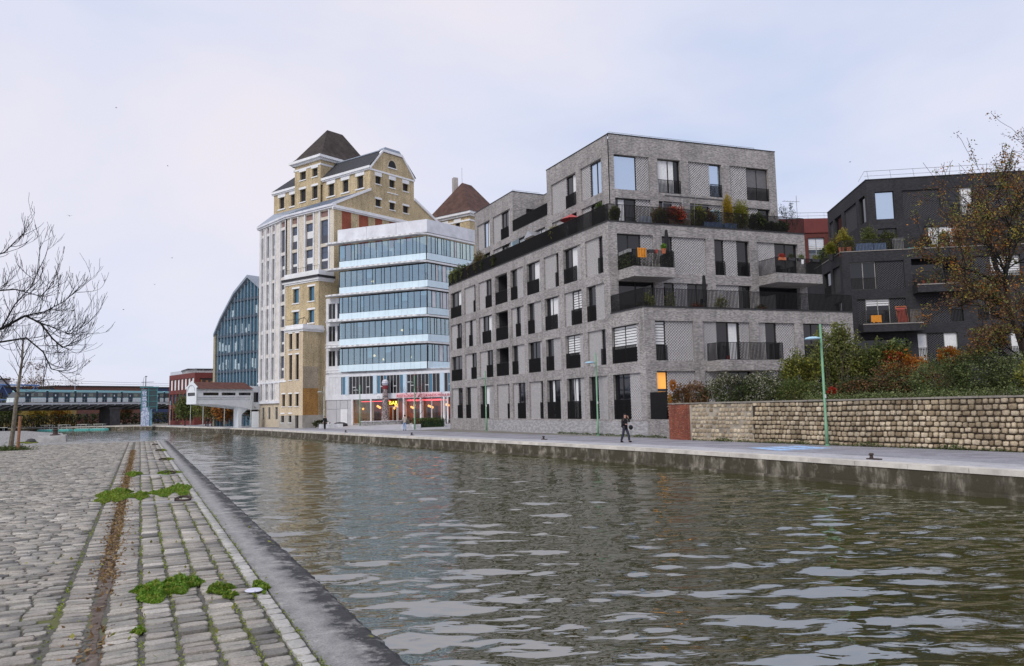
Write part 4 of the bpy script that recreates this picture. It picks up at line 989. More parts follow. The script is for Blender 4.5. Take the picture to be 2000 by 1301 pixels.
glowo = Memit('amber_lamp', (1, .45, .12), 1.3); glowr = Memit('red_neon', (1, .10, .13), 1.6)
for k_ in range(15):
    u_ = U(11.4-k_*.93); m = MB(); m.sphere(FO.p(u_, -1.5-1.2*((k_*2) % 3), 1.9+.35*((k_*3) % 4)/3), .17, 8); m.build('pendant_lamp', glowo, ob)
al = bpy.data.lights.new('ceiling_light', 'AREA'); al.shape = 'RECTANGLE'; al.size = 13.5; al.size_y = 3.5; al.energy = 420; al.color = (1, .45, .14); ao = bpy.data.objects.new('ceiling_light', al); link(ao, ob, FO.p(U(5.0), -3.2, 3.2)); ao.rotation_euler = (0, 0, math.atan2(FO.d[1], FO.d[0]))
m = MB(); m.fbox(FO, U(3.8), U(-1.6), -.9, -.8, 2.85, 3.05); m.fbox(FO, U(3.8), U(-1.6), -2.3, -2.2, 2.85, 2.93); m.fbox(FO, U(12), U(7.2), -2.0, -1.93, 2.9, 2.98); m.build('neon_strip', glowr, ob)
GS = [(12.4, 9.45), (9.2, 7.5), (7.4, 6.7), (5.15, 3.95), (3.85, 2.6), (2.55, 1.3), (1.2, -.1), (-.15, -1.6), (-1.65, -2.25)]
for (a, b) in GS:
    m = MB(); F0, F1 = U(a), U(b)
    for x_ in (F0, F1-.05): m.fbox(FO, x_, x_+.05, -.62, -.55, -.25, 3.24)
    m.fbox(FO, F0, F1, -.62, -.55, -.25, -.17); wo = m.build('shop_window', white_frame, ob)
    m = MB(); m.fquad(FO, F0+.05, F1-.05, -.585, -.17, 3.24); m.build('pane', glass_rest, wo)
m = MB()
for x_ in (6.6, 5.95, 5.3): m.fbox(FO, U(x_)-.05, U(x_)+.05, -.62, -.53, -.25, 2.1)
m.fbox(FO, U(6.65), U(5.25), -.62, -.53, 2.05, 2.15); do = m.build('door', white_frame, ob)
for (a, b) in ((6.55, 6.0), (5.9, 5.35)):
    m = MB(); m.fquad(FO, U(a), U(b), -.58, -.2, 2.05); m.build('pane', glass_rest, do)
def text(body, F, u, w, z, size, mat, parent, name, ext=.02):
    cu = bpy.data.curves.new(name, 'FONT'); cu.body = body; cu.size = size; cu.extrude = ext; cu.align_x = 'LEFT'; cu.space_character = 1.02
    ot = bpy.data.objects.new(name, cu); COL.objects.link(ot); dg = bpy.context.evaluated_depsgraph_get(); me = bpy.data.meshes.new_from_object(ot.evaluated_get(dg))
    bpy.data.objects.remove(ot); me.materials.clear(); me.materials.append(mat); o = bpy.data.objects.new(name, me)
    q_ = F.p(u, w, z); link(o, parent, q_); o.rotation_euler = (math.pi/2, 0, math.atan2(F.d[1], F.d[0])); return o
sb = MB(); sb.fbox(FO, U(5.2), U(-1.75), -.30, -.20, 3.32, 3.95); sgn = sb.build('sign_board', M('pink_sign_board', (.80, .52, .56), .5, .1, 1), ob, label='long pinkish red restaurant sign')
text('RESTAURANT LES GRANDS MOULINS', FO, U(5.1), -.19, 3.40, .50, M('red_sign_letters', (.50, .015, .04), .5, .05, 1), sgn, 'sign_lettering')
text('BAR', FO, U(6.5), -.50, 2.4, .72, Memit('yellow_neon', (.95, .9, .12), 1.2), ob, 'neon_sign')
text('TE', FO, U(8.35), -.22, 3.42, .42, white_trim, ob, 'sign_lettering')

# ================================================================ the old flour mill
ml = thing('flour_mill', 'tall old mill of cream brick and pale stone with steep tiled tower roof', 'building', (26, 118, FQ))
PF = np.array([21.08, 110.42]); ms_ = norm(np.array([.9165, .40])); mt_ = norm(np.array([-.475, .88]))
def PM(a, b, z): q_ = PF+ms_*a+mt_*b; return (q_[0], q_[1], z)
def PM2(a, b): q_ = PF+ms_*a+mt_*b; return q_
FS = Fr(PF, ms_)                                           # gable side: u = a
def FFr(a, b): return Fr(PM2(a, b), -mt_)                  # front: u = b - t
# gable side wall
m = MB()
GW = [(13.26, 14.37), (16.14, 17.26), (19.01, 20.16)]
hs = [(a, b, 33.72, 34.9) for a, b in GW]+[(a, b, 37.37, 38.65) for a, b in GW]
wall(m, FS, 5.3, 28.4, -.9, 32.0, [], .3); wall(m, FS, 12.2, 21.4, 32.0, 39.6, hs, .35)
m.poly([FS.p(5.3, 0, 32), FS.p(12.2, 0, 32), FS.p(12.2, 0, 36.1), FS.p(5.3, 0, 32.4)]); m.poly([FS.p(21.4, 0, 32), FS.p(28.4, 0, 32), FS.p(28.4, 0, 32.4), FS.p(21.4, 0, 36.2)])
m.poly([FS.p(12.2, 0, 39.6), FS.p(21.4, 0, 39.6), FS.p(18.8, 0, 42.8), FS.p(14.75, 0, 42.8)]); m.build('gable_wall', brick_cream, ml)
for (a, b, c, d) in hs:
    m = MB(); m.fquad(FS, a, b, -.3, c, d); wo = m.build('window', louver_dark, ml)
    m = MB(); m.fbox(FS, a-.15, b+.15, -.02, .07, d, d+(.62 if c > 36 else .3)); m.build('lintel', white_trim, wo)
    m = MB(); m.fbox(FS, a-.1, b+.1, -.02, .10, c-.14, c); m.build('sill', white_trim, wo)
m = MB(); cx_, cz_ = 16.7, 40.65; arc = [(cx_+.84*math.cos(t_), cz_+1.22*math.sin(t_)) for t_ in np.linspace(0, math.pi, 13)]
m.fprism(FS, arc, -.05, .02); wo = m.build('window', louver_dark, ml); m = MB(); m.fbox(FS, cx_-1.0, cx_+1.0, .02, .12, cz_-.16, cz_); m.build('sill', white_trim, wo)
arc2 = [(cx_+1.04*math.cos(t_), cz_+1.42*math.sin(t_)) for t_ in np.linspace(0, math.pi, 13)]
m = MB()
for k_ in range(12): m.poly([FS.p(arc[k_][0], .03, arc[k_][1]), FS.p(arc2[k_][0], .03, arc2[k_][1]), FS.p(arc2[k_+1][0], .03, arc2[k_+1][1]), FS.p(arc[k_+1][0], .03, arc[k_+1][1])])
m.build('arch_surround', brick_beige, wo)
m = MB()
for (a, b) in ((6.74, 8.46), (9.95, 11.74), (13.15, 14.59), (16.05, 17.7), (19.2, 20.8)): m.fbox(FS, a, b, -.05, .02, 24.0, 31.88)
m.build('red_brick_panel', brick_red, ml)
m = MB()                                                   # white cornices and rakes of the gable side
m.fbox(FS, 5.0, 28.5, -.1, .30, 31.95, 32.4); m.fbox(FS, 5.0, 28.5, -.1, .18, 31.75, 31.94); m.fbox(FS, 12.1, 21.5, -.05, .10, 39.35, 39.62); m.fbox(FS, 15.6, 17.9, -.02, .08, 36.35, 36.5)
for (a, za, b, zb) in ((5.1, 32.45, 12.25, 36.15), (12.1, 39.6, 14.75, 43.0), (14.75, 43.0, 18.8, 43.0), (18.8, 43.0, 21.5, 39.6), (21.4, 36.3, 28.5, 32.4)):
    m.hexa([FS.p(a, .22, za-.12), FS.p(b, .22, zb-.12), FS.p(b, -.3, zb-.12), FS.p(a, -.3, za-.12), FS.p(a, .22, za+.28), FS.p(b, .22, zb+.28), FS.p(b, -.3, zb+.28), FS.p(a, -.3, za+.28)])
m.build('cornice', white_trim, ml)
m = MB(); m.fprism(FS, [(14.6, 43.05), (18.9, 43.05), (18.2, 43.75), (15.2, 43.75)], -1.2, .1); m.build('gable_cap', zinc, ml)
# front, section one and two
F1 = FFr(5.3, 11.0)                                        # u = 11 - t
d2 = norm(np.array([-.28, .96])); E2 = PM2(5.3, 11.0)+d2*9.9; F2 = Fr(E2, -d2)   # u = 9.9 - v
B1 = [(1.2, 3.0), (4.65, 6.4), (8.3, 9.7)]; B2 = [(.35, 1.9), (4.0, 4.95), (6.05, 7.0), (8.15, 8.95)]
FLZ = [(26.85, 30.45), (22.9, 26.35), (18.95, 22.4), (14.95, 18.4), (11.0, 14.4), (6.9, 10.4), (3.7, 6.2)]
m1 = MB(); m2 = MB()
wall(m1, F1, 0, 11.0, -.9, 32.0, [(11-b, 11-a, z0, z1) for a, b in B1 for z0, z1 in FLZ[:2]]+[(11-b, 11-a, 30.9, 31.8) for a, b in B1], .35)
wall(m2, F2, 0, 9.9, -.9, 32.0, [(9.9-b, 9.9-a, z0, z1) for a, b in B2 for z0, z1 in FLZ]+[(9.9-b, 9.9-a, 30.9, 31.8) for a, b in B2]+[(9.9-b, 9.9-a, .6, 2.5) for a, b in ((2.6, 3.5), (5.2, 6.0), (7.4, 8.2))], .35)
m1.build('front_wall', stone_side, ml); m2.build('front_wall', stone_mill, ml)
redpanel = M('brick_infill', (.26, .16, .14), .8, .2, 3)
for (F_, LN, Bs, fl) in ((F1, 11.0, B1, FLZ[:2]), (F2, 9.9, B2, FLZ)):
    for a, b in Bs:
        a_, b_ = LN-b, LN-a
        m = MB(); m.fquad(F_, a_, b_, -.2, 30.9, 31.8); m.build('infill_panel', redpanel, ml)
        m = MB(); m.fbox(F_, a_-.26, a_-.04, 0, .14, fl[-1][0]-.3, 31.95); m.fbox(F_, b_+.04, b_+.26, 0, .14, fl[-1][0]-.3, 31.95); m.build('pilaster', white_conc, ml)
        for z0, z1 in fl:
            wo = window(ml, F_, a_, b_, z0, z1, -.22, 0, None, None, glass_mill, M('mill_window_frame', (.10, .105, .12), .5), .06, trans=z0+(z1-z0)*.78)
            m = MB(); m.fbox(F_, a_+.06, b_-.06, -.25, -.19, z0+.06, z0+1.25); m.build('lower_panel', M('dark_blue_panel', (.075, .08, .10), .5), wo)
            if rw.random() < .5:
                m = MB(); m.fquad(F_, a_+.08, b_-.08, -.235, z0+1.3, z0+1.3+rw.uniform(.3, 1.2)); m.build('blind', curtain, wo)
m = MB(); m.fbox(F2, -.1, 10.0, -.1, .35, 3.1, 3.5); m.fbox(F2, -.05, 9.95, -.05, .12, 6.3, 6.55); m.build('string_course', white_conc, ml)
base_c = M('cream_stone_base', (.56, .48, .36), .85, .1, 2, stain=.12)
m = MB(); wall(m, F2, 0, 9.9, -.9, 3.1, [(9.9-b, 9.9-a, .6, 2.5) for a, b in ((2.6, 3.5), (5.2, 6.0), (7.4, 8.2))], .05, .03); m.build('base_course', base_c, ml)
for a, b in ((2.6, 3.5), (5.2, 6.0), (7.4, 8.2)): window(ml, F2, 9.9-b, 9.9-a, .6, 2.5, -.2, 0, None, None, glass_dark)
m = MB()                                                   # eaves of the main block
for k_, (o_, z0, z1) in enumerate(((.45, 32.25, 32.55), (.28, 32.0, 32.249))):
    m.fbox(F1, -.05, 11.2, -.3, o_, z0, z1); m.fbox(F2, -.3, 9.95, -.3, o_+.003, z0+.002, z1+.002)
m.build('eaves', white_conc, ml)
m = MB(); m.tube([F1.p(0.05, .12, 3), F1.p(0.05, .12, 32)], .09, 6); m.build('drainpipe', dark_metal, ml)
m = MB()
m.quad(PM(4.85, -.1, 32.56), PM(12.2, -.1, 36.15), PM(12.2, 11, 36.15), PM(4.85, 11, 32.56)); m.poly([PM(4.85, 11, 32.56), PM(12.2, 11, 36.15), PM(12.2, 24.0, 36.15), PM(7.0, 21.2, 32.56)])
m.poly([PM(7.0, 21.2, 32.56), PM(12.2, 24.0, 36.15), PM(12.2, 25.4, 32.56)]); m.quad(PM(28.6, 0, 32.4), PM(28.6, 24, 32.4), PM(21.4, 24, 36.2), PM(21.4, 0, 36.2))
m.build('lower_roof', zinc, ml)
m = MB(); 
for k_ in range(14):
    b_ = .6+k_*.78; m.hexa([PM(4.9, b_, 32.57), PM(12.1, b_, 36.13), PM(12.1, b_+.05, 36.13), PM(4.9, b_+.05, 32.57), PM(4.9, b_, 32.64), PM(12.1, b_, 36.2), PM(12.1, b_+.05, 36.2), PM(4.9, b_+.05, 32.64)])
m.build('roof_seams', zinc, ml, kind='stuff')
m = MB(); qd = [PM(7.4, 20.85, 0), PM(12, 24.2, 0), PM(28.4, 24.2, 0), PM(28.4, 0, 0)]
for a, b in zip(qd, qd[1:]): m.quad((b[0], b[1], -.9), (a[0], a[1], -.9), (a[0], a[1], 32.3), (b[0], b[1], 32.3))
m.build('rear_wall', brick_cream, ml)
# attic storey
FA = FFr(12.2, 23.9)                                       # u = 23.9 - t
AW = [(1.6, 2.95), (5.0, 6.34), (8.4, 9.75), (17.99, 19.32), (21.1, 22.4)]
m = MB(); wall(m, FA, 0, 23.9, 35.9, 39.6, [(23.9-b, 23.9-a, 36.75, 38.8) for a, b in AW], .35)
m.quad(PM(21.4, 23.9, 35.9), PM(12.2, 23.9, 35.9), PM(12.2, 23.9, 39.6), PM(21.4, 23.9, 39.6)); m.quad(PM(21.4, 0, 35.9), PM(21.4, 23.9, 35.9), PM(21.4, 23.9, 39.6), PM(21.4, 0, 39.6)); m.build('attic_wall', brick_cream, ml)
for a, b in AW:
    m = MB(); m.fquad(FA, 23.9-b, 23.9-a, -.3, 36.75, 38.8); wo = m.build('window', louver_dark, ml)
    m = MB(); m.fbox(FA, 23.9-b-.35, 23.9-a+.35, -.02, .10, 38.8, 39.62); m.build('lintel', white_trim, wo)
    m = MB(); m.fbox(FA, 23.9-b-.35, 23.9-a+.35, -.02, .14, 36.55, 36.75); m.build('sill', white_trim, wo)
m = MB(); m.fbox(FA, -.35, 24.1, -.2, .42, 39.62, 40.0); m.fbox(FA, -.2, 24.0, -.2, .25, 39.42, 39.615); m.build('cornice', white_trim, ml)
m = MB()
R0, R1 = (11.85, 40.0), (14.7, 43.1)
m.quad(PM(R0[0], -.15, R0[1]), PM(R1[0], -.15, R1[1]), PM(R1[0], 21.0, R1[1]), PM(R0[0], 24.3, R0[1])); m.quad(PM(R1[0], -.15, R1[1]), PM(18.9, -.15, R1[1]), PM(18.9, 21, R1[1]), PM(R1[0], 21, R1[1]))
m.quad(PM(18.9, -.15, R1[1]), PM(21.8, -.15, R0[1]), PM(21.8, 24.3, R0[1]), PM(18.9, 21, R1[1])); m.quad(PM(R0[0], 24.3, R0[1]), PM(R1[0], 21, R1[1]), PM(18.9, 21, R1[1]), PM(21.8, 24.3, R0[1])); m.build('attic_roof', slate, ml)
m = MB(); a0 = PM(R1[0], -.15, R1[1]+.08); a1 = PM(R1[0], 21, R1[1]+.08); m.tube([a0, a1], .13, 5); m.build('roof_ridge', zinc, ml)
# tower
FT = FFr(11.72, 17.65); m = MB()                            # u = 17.65 - t
TW = [(14.82, 16.3), (11.85, 13.18)]; TH = [(17.65-b, 17.65-a, z0, z1) for a, b in TW for z0, z1 in ((40.6, 42.05), (36.83, 39.0))]
wall(m, FT, 0, 6.55, 35.95, 43.2, TH, .35); FTs = Fr(PM2(11.72, 11.1), ms_)
wall(m, FTs, 0, 9.6, 39, 43.2, [], .3); m.quad(PM(21.6, 17.65, 39), PM(11.72, 17.65, 35.95), PM(11.72, 17.65, 43.2), PM(21.6, 17.65, 43.2)); m.quad(PM(21.6, 11.1, 39), PM(21.6, 17.65, 39), PM(21.6, 17.65, 43.2), PM(21.6, 11.1, 43.2)); m.build('tower_wall', brick_cream, ml)
for (a, b, c, d) in TH:
    m = MB(); m.fquad(FT, a, b, -.3, c, d); wo = m.build('window', louver_dark, ml)
    m = MB(); m.fbox(FT, a-.18, b+.18, -.02, .09, d, d+.36); m.build('lintel', white_trim, wo)
    m = MB(); m.fbox(FT, a-.12, b+.12, -.02, .13, c-.16, c); m.build('sill', white_trim, wo)
m = MB()
for (o_, z0, z1) in ((.08, 42.35, 42.65), (.35, 43.2, 43.5), (.75, 43.5, 43.92)):
    m.fbox(FT, -o_, 6.55+o_, -.3, o_, z0, z1); m.fbox(FTs, -o_+.01, 9.6+o_, -.3, o_-.004, z0+.003, z1+.003)
    m.hexa([PM(11.5, 17.6, z0), PM(11.5, 17.75+o_, z0), PM(21.7+o_, 17.75+o_, z0), PM(21.7+o_, 17.6, z0), PM(11.5, 17.6, z1-.002), PM(11.5, 17.75+o_, z1-.002), PM(21.7+o_, 17.75+o_, z1-.002), PM(21.7+o_, 17.6, z1-.002)])
m.build('tower_cornice', white_trim, ml)
def hiproof(par, pf, a0, a1, b0, b1, zb, r0, r1, br_, zt, mat, name='tower_roof', fl=.5):
    m = MB(); lv = []
    for f_, zz in ((0, zb), (.16, zb+(zt-zb)*.12), (1, zt)):
        A0 = a0+(r0-a0)*f_; A1 = a1+(r1-a1)*f_; Bb0 = b0+(br_-b0)*f_; Bb1 = b1+(br_-b1)*f_
        lv.append([pf(A0, Bb0, zz), pf(A1, Bb0, zz), pf(A1, Bb1, zz), pf(A0, Bb1, zz)])
    for l0, l1 in zip(lv, lv[1:]):
        for k_ in range(4): m.quad(l0[k_], l0[(k_+1) % 4], l1[(k_+1) % 4], l1[k_])
    m.build(name, mat, par)
hiproof(ml, PM, 11.3, 22.3, 10.4, 18.4, 43.93, 15.7, 18.95, 14.4, 50.1, tile_brown)
# upper pavilion
FU2 = FFr(2.6, 7.6); m = MB()                              # u = 7.6 - t
UPW = [(.95, 2.2), (4.4, 5.7)]
hh = [(7.6-b, 7.6-a, z0, z1) for a, b in UPW for z0, z1 in ((17.8, 19.95), (14.6, 16.5))]
wall(m, FU2, 0, 7.6, -.9, 20.85, hh, .4); wall(m, Fr(PM2(2.6, 0), ms_), 0, 2.7, -.9, 20.85, [], .3); m.quad(PM(5.3, 7.6, -.9), PM(2.6, 7.6, -.9), PM(2.6, 7.6, 20.85), PM(5.3, 7.6, 20.85)); m.build('pavilion_wall', brick_cream, ml)
for h in hh:
    wo = window(ml, FU2, *h, -.3, 0, None, None, glass_teal); m = MB(); m.fbox(FU2, h[0]-.25, h[1]+.25, 0, .08, h[3], h[3]+.26); m.build('lintel', white_trim, wo)
    m = MB(); m.fbox(FU2, h[0]-.2, h[1]+.2, 0, .12, h[2]-.15, h[2]); m.build('sill', white_trim, wo)
m = MB()
for (o_, z0, z1) in ((.12, 20.6, 20.85), (.30, 20.85, 21.15), (.10, 21.5, 22.3)):
    m.fbox(FU2, -o_, 7.6+o_, -2.6, o_, z0, z1); m.fbox(Fr(PM2(2.6, 0), ms_), .0, 2.65, -.5, o_-.003, z0+.003, z1+.003)
m.build('pavilion_cornice', white_trim, ml)
m = MB(); m.fbox(FU2, -.35, 7.95, -2.6, .45, 21.15, 21.5); m.fbox(Fr(PM2(2.6, 0), ms_), -.4, 2.65, -.5, .447, 21.153, 21.497); m.build('dark_moulding', coping_dark, ml)
m = MB(); railing(m, FU2, 0, 7.6, -.1, 22.3, 23.0, .5, .03, .03); m.build('roof_railing', dark_metal, ml)
# lower pavilion
FL2 = FFr(0, 5.15); m = MB()                               # u = 5.15 - t
lw = [(5.15-b, 5.15-a, z0, z1) for (a, b) in ((.9, 1.58), (2.38, 3.04)) for z0, z1 in ((10.6, 12.9), (6.25, 9.85), (2.5, 4.25))]+[(5.15-4.54, 5.15-3.9, 2.5, 4.25), (5.15-4.7, 5.15-4.05, .2, 1.42), (5.15-3.0, 5.15-2.4, .2, 1.42), (5.15-1.6, 5.15-.85, -.6, 1.42)]
wall(m, FL2, 1.45, 5.15, 1.2, 13.1, [h for h in lw if h[2] > 2 and h[0] > 1.4], .3); wall(m, FL2, 0, 1.45, 1.2, 6.0, [h for h in lw if h[2] > 2 and h[0] < 1.4], .3); m.build('pavilion_front', brick_beige, ml)
m = MB(); wall(m, FL2, 0, 5.15, -.9, 1.2, [(h[0], h[1], h[2], 1.2) for h in lw if h[2] < 1], .3, .04); m.fbox(FS, 0, 3.5, -.3, .04, -.9, 1.2); m.build('pavilion_base', M('grey_stone_base', (.42, .39, .34), .85, .15, 2, stain=.2), ml)
m = MB(); m.fquad(FS, 0, 3.5, 0, 1.2, 5.0); m.build('pavilion_side', brick_ochre, ml, label='new orange brick in the lower side of the pavilion')
m = MB(); m.fquad(FS, 0, 3.5, 0, 5.0, 8.1); m.build('pavilion_side', Mbrick('faded_brick', (.42, .35, .26), (.33, .26, .18), (.4, .34, .27), .24, .075, .01, .25, (.2, .15, .1)), ml)
m = MB(); m.fquad(FS, 0, 3.5, 0, 8.1, 13.1); m.build('pavilion_side', brick_cream, ml)
for h in lw:
    if h[2] < -.5: 
        m = MB(); m.fbox(FL2, h[0], h[1], -.28, -.22, -.6, 1.42); m.build('door', dark_metal, ml); continue
    wo = window(ml, FL2, *h, -.24, 0, None, None, glass_dark)
    m = MB(); m.fbox(FL2, h[0]-.12, h[1]+.12, .0, .07, h[3], h[3]+.18); m.build('lintel', white_trim, wo)
    m = MB(); m.fbox(FL2, h[0]-.1, h[1]+.1, 0, .1, h[2]-.1, h[2]); m.build('sill', white_trim, wo)
m = MB()
for (o_, z0, z1) in ((.10, 13.1, 13.4), (.32, 13.4, 13.65), (.12, 13.65, 14.1)): m.fbox(FL2, 1.45-o_, 5.15+o_, -3.4, o_, z0, z1); m.fbox(FS, -.02, 3.5, -1, o_-.003, z0+.003, z1+.003)
m.fbox(FL2, -.1, 1.47, -3, .08, 6.0, 6.25); m.build('pavilion_cornice', white_trim, ml)
m = MB()
for (u_, zz) in ((1.6, 14.3), (2.6, 15.1), (3.6, 15.3), (4.6, 15.1)): m.tube([FL2.p(u_, -1, 14.1), FL2.p(u_+.3, -1.2, zz)], .03, 4)
m.tube([FL2.p(1.5, -1, 14.2), FL2.p(2.9, -1.2, 15.1), FL2.p(3.9, -1.2, 15.3), FL2.p(5.0, -1.2, 14.3)], .035, 4); m.tube([FL2.p(1.5, -.1, 14.9), FL2.p(5.1, -.1, 14.9)], .025, 4); m.build('roof_railing', dark_metal, ml)
m = MB(); m.quad(PM(3.5, 3.7, -.9), PM(0, 3.7, -.9), PM(0, 3.7, 13.1), PM(3.5, 3.7, 13.1)); m.quad(PM(3.5, 5.15, -.9), PM(0, 5.15, -.9), PM(0, 5.15, 6), PM(3.5, 5.15, 6)); m.build('pavilion_return', brick_beige, ml)

# ================================================================ second mill tower behind
t2 = thing('mill_tower', 'second brick mill tower with red brown pyramid roof, rising behind white office parapet', 'building', (55, 131, FQ))
S2o = np.array([53.83, 126.42])
def PT(a, b, z): q_ = S2o+ms_*a+mt_*b; return (q_[0], q_[1], z)
FT2 = Fr(S2o+mt_*9, -mt_); FT2s = Fr(S2o, ms_); m = MB()
wall(m, FT2, 0, 9, FQ, 36.6, [(5.6, 6.7, 34.2, 36.0), (2.6, 3.7, 34.2, 36.0)], .3); wall(m, FT2s, 0, 9, FQ, 36.6, [], .3); m.quad(PT(9, 9, FQ), PT(0, 9, FQ), PT(0, 9, 36.6), PT(9, 9, 36.6)); m.quad(PT(9, 0, FQ), PT(9, 9, FQ), PT(9, 9, 36.6), PT(9, 0, 36.6)); m.build('wall', brick_cream, t2)
for a, b in ((5.6, 6.7), (2.6, 3.7)):
    m = MB(); m.fquad(FT2, a, b, -.25, 34.2, 36.0); wo = m.build('window', louver_dark, t2); m = MB(); m.fbox(FT2, a-.3, b+.3, 0, .1, 36.0, 36.45); m.build('lintel', white_trim, wo)
m = MB()
for (o_, z0, z1) in ((.1, 35.7, 36.0), (.35, 36.6, 36.95), (.7, 36.95, 37.4)): m.fbox(FT2, -o_, 9+o_, -.3, o_, z0, z1); m.fbox(FT2s, -o_+.01, 9+o_, -.3, o_-.004, z0+.003, z1+.003)
m.build('cornice', white_trim, t2)
hiproof(t2, PT, -.8, 9.8, -.8, 9.8, 37.4, 3.2, 5.8, 4.5, 44.3, tile_red, 'roof')
m = MB(); q_ = PT(3.4, 6.4, 0); m.box(q_[0]-.45, q_[0]+.45, q_[1]-.45, q_[1]+.45, 40, 45.6); m.build('chimney', M('chimney_render', (.42, .38, .36), .9), t2)
m = MB(); q_ = PT(3.2, 4.5, 0); m.tube([(q_[0], q_[1], 44), (q_[0], q_[1], 47.2)], .05, 4); m.build('lightning_rod', grey_metal, t2)

# ================================================================ glass gabled hall left of the mill
gh = thing('glass_hall', 'tall gabled hall with dark blue glass front, left of the mill', 'building', (17, 145, FQ))
FG = Fr((13.07, 154.21), (.475, -.88)); prof = [(0, 16.5), (1.93, 19.3), (6.07, 23.85), (10.2, 26.6), (14.3, 23.85), (18.4, 19.3)]
m = MB(); m.fprism(FG, [(.35, FQ)]+[(.35, 16.6)]+[(u+.2, z-.5) for u, z in prof[1:3]]+[(10.2, 25.9)]+[(14.1, 23.35), (18.2, 18.8), (18.2, FQ)], -.35, -.30); m.build('glass_front', glass_teal, gh)
m = MB()
for (u0, z0), (u1, z1) in zip(prof, prof[1:]):
    m.hexa([FG.p(u0, .35, z0-.35), FG.p(u1, .35, z1-.35), FG.p(u1, -25, z1-.35), FG.p(u0, -25, z0-.35), FG.p(u0, .35, z0+.15), FG.p(u1, .35, z1+.15), FG.p(u1, -25, z1+.15), FG.p(u0, -25, z0+.15)])
m.build('roof', zinc, gh)
band_d = M('dark_blue_band', (.05, .07, .10), .5, .1, 2)
def prof_u(z):
    if z <= 16.5: return 0.0
    for (u0, z0), (u1, z1) in zip(prof[:4], prof[1:4]):
        if z0 <= z <= z1: return u0+(u1-u0)*(z-z0)/(z1-z0)
    return 10.2
for z in (22.4, 19.2, 16.0, 12.7, 9.4, 6.1, 2.8):
    m = MB(); u0 = prof_u(z)+.25; m.fbox(FG, u0, 20.0-u0 if z > 16 else 18.2, -.32, -.05, z-.25, z+.2); m.build('floor_band', band_d, gh)
for k_ in range(18):
    u = .9+k_; zt = 16.4 if u < .3 else None
    for (u0, z0), (u1, z1) in zip(prof, prof[1:]):
        if u0 <= u <= u1: zt = z0+(z1-z0)*(u-u0)/(u1-u0)-.5
    if zt: m = MB(); m.fbox(FG, u-.04, u+.04, -.31, -.02, FQ, zt); m.build('mullion', M('blue_grey_mullion', (.30, .37, .42), .5), gh)
m = MB()
for k_ in range(60):
    u = rw.uniform(1, 17); z = rw.choice([19.4, 16.2, 12.9, 9.6])+rw.uniform(.0, .5)
    if prof_u(z+2)+.6 < u < 19.0-prof_u(z+2): m.fquad(FG, u, u+rw.uniform(.2, .5), -.29, z, z+rw.uniform(.8, 1.9))
m.build('hanging_blinds', M('pale_blind', (.45, .56, .62), .6), gh, kind='stuff')
m = MB(); m.fbox(FG, -.25, .35, -25, .1, FQ, 16.4); m.build('side_wall', M('olive_stone', (.33, .30, .22), .8), gh)

# ================================================================ oxide red building, far left
rd = thing('red_building', 'low oxide red building with tall windows behind the white gallery', 'building', (14, 182, FQ))
r1 = norm(np.array([-.28, .96])); Rc = np.array([11.25, 178.1]); FR1 = Fr(Rc+r1*16, -r1); FR2b = Fr(Rc, (.98, .19))
rz = [(7.05, 9.55), (3.8, 6.25), (.3, 2.9)]
hh = [(.6+k_*2.2, 2.2+k_*2.2, z0, z1) for k_ in range(7) for z0, z1 in rz]
m = MB(); wall(m, FR1, 0, 16, FQ, 10.6, hh, .25); wall(m, FR2b, 0, 16, FQ, 10.6, [(1, 14, 7.05, 9.4), (1, 14, 3.8, 6.2)], .25); m.poly([FR1.p(0, 0, 10.3), FR1.p(16, 0, 10.3), FR2b.p(16, 0, 10.3), FR1.p(0, -15, 10.3)]); m.build('wall', red_clad, rd)
for h in hh: window(rd, FR1, *h, -.18, 0, None, ('curtain', .1, .9) if h[2] > 7 else None, glass_teal if h[2] > 3 else glass_dark, M('brown_frame', (.09, .05, .035), .6))
for z0, z1 in ((7.05, 9.4), (3.8, 6.2)):
    m = MB(); m.fquad(FR2b, 1, 14, -.2, z0, z1); wo = m.build('window', interior_dark, rd)
    m = MB()
    for k_ in range(12): m.fbox(FR2b, 1.2+k_*1.07, 1.2+k_*1.07+rw.uniform(.3, .8), -.19, -.17, z0+rw.uniform(.2, .8), z1-rw.uniform(.1, .8))
    m.build('warm_panels', M('amber_wood', (.30, .13, .05), .6, .4, 3), wo, kind='stuff')
m = MB(); railing(m, FR1, 0, 16, -.3, 10.6, 11.35, .55, .06, .06); railing(m, FR2b, 0, 14, -.3, 10.6, 11.5, 1.6, .05, .05); m.build('roof_railing', grey_metal, rd)

# ================================================================ white loading gallery over the quay
ga = thing('loading_gallery', 'white covered gallery with terracotta roof, carried on one pier beside the mill', 'building', (12.5, 128, FQ))
GLe = np.array([16.8, 129.95])-ms_*9.35; FGa = Fr(GLe, ms_); GD = 2.7
gwhite = M('gallery_white', (.72, .75, .78), .7, .06, 1, stain=.05)
bot = [(.0, 3.2), (3.5, 3.1), (6.0, 2.85), (8.0, 2.5), (9.35, 2.15)]
hs = [(1.08, 3.6, 4.5, 4.95), (4.1, 6.45, 4.5, 4.95), (7.0, 9.1, 4.5, 4.95)]
m = MB(); wall(m, FGa, 0, 9.35, 3.2, 5.55, hs, .15)
m.poly([FGa.p(0, 0, 3.2)]+[FGa.p(u, 0, z) for u, z in bot[1:]]+[FGa.p(9.35, 0, 3.2)])
for (u0, z0), (u1, z1) in zip(bot, bot[1:]): m.quad(FGa.p(u0, 0, z0), FGa.p(u0, -GD, z0), FGa.p(u1, -GD, z1), FGa.p(u1, 0, z1))
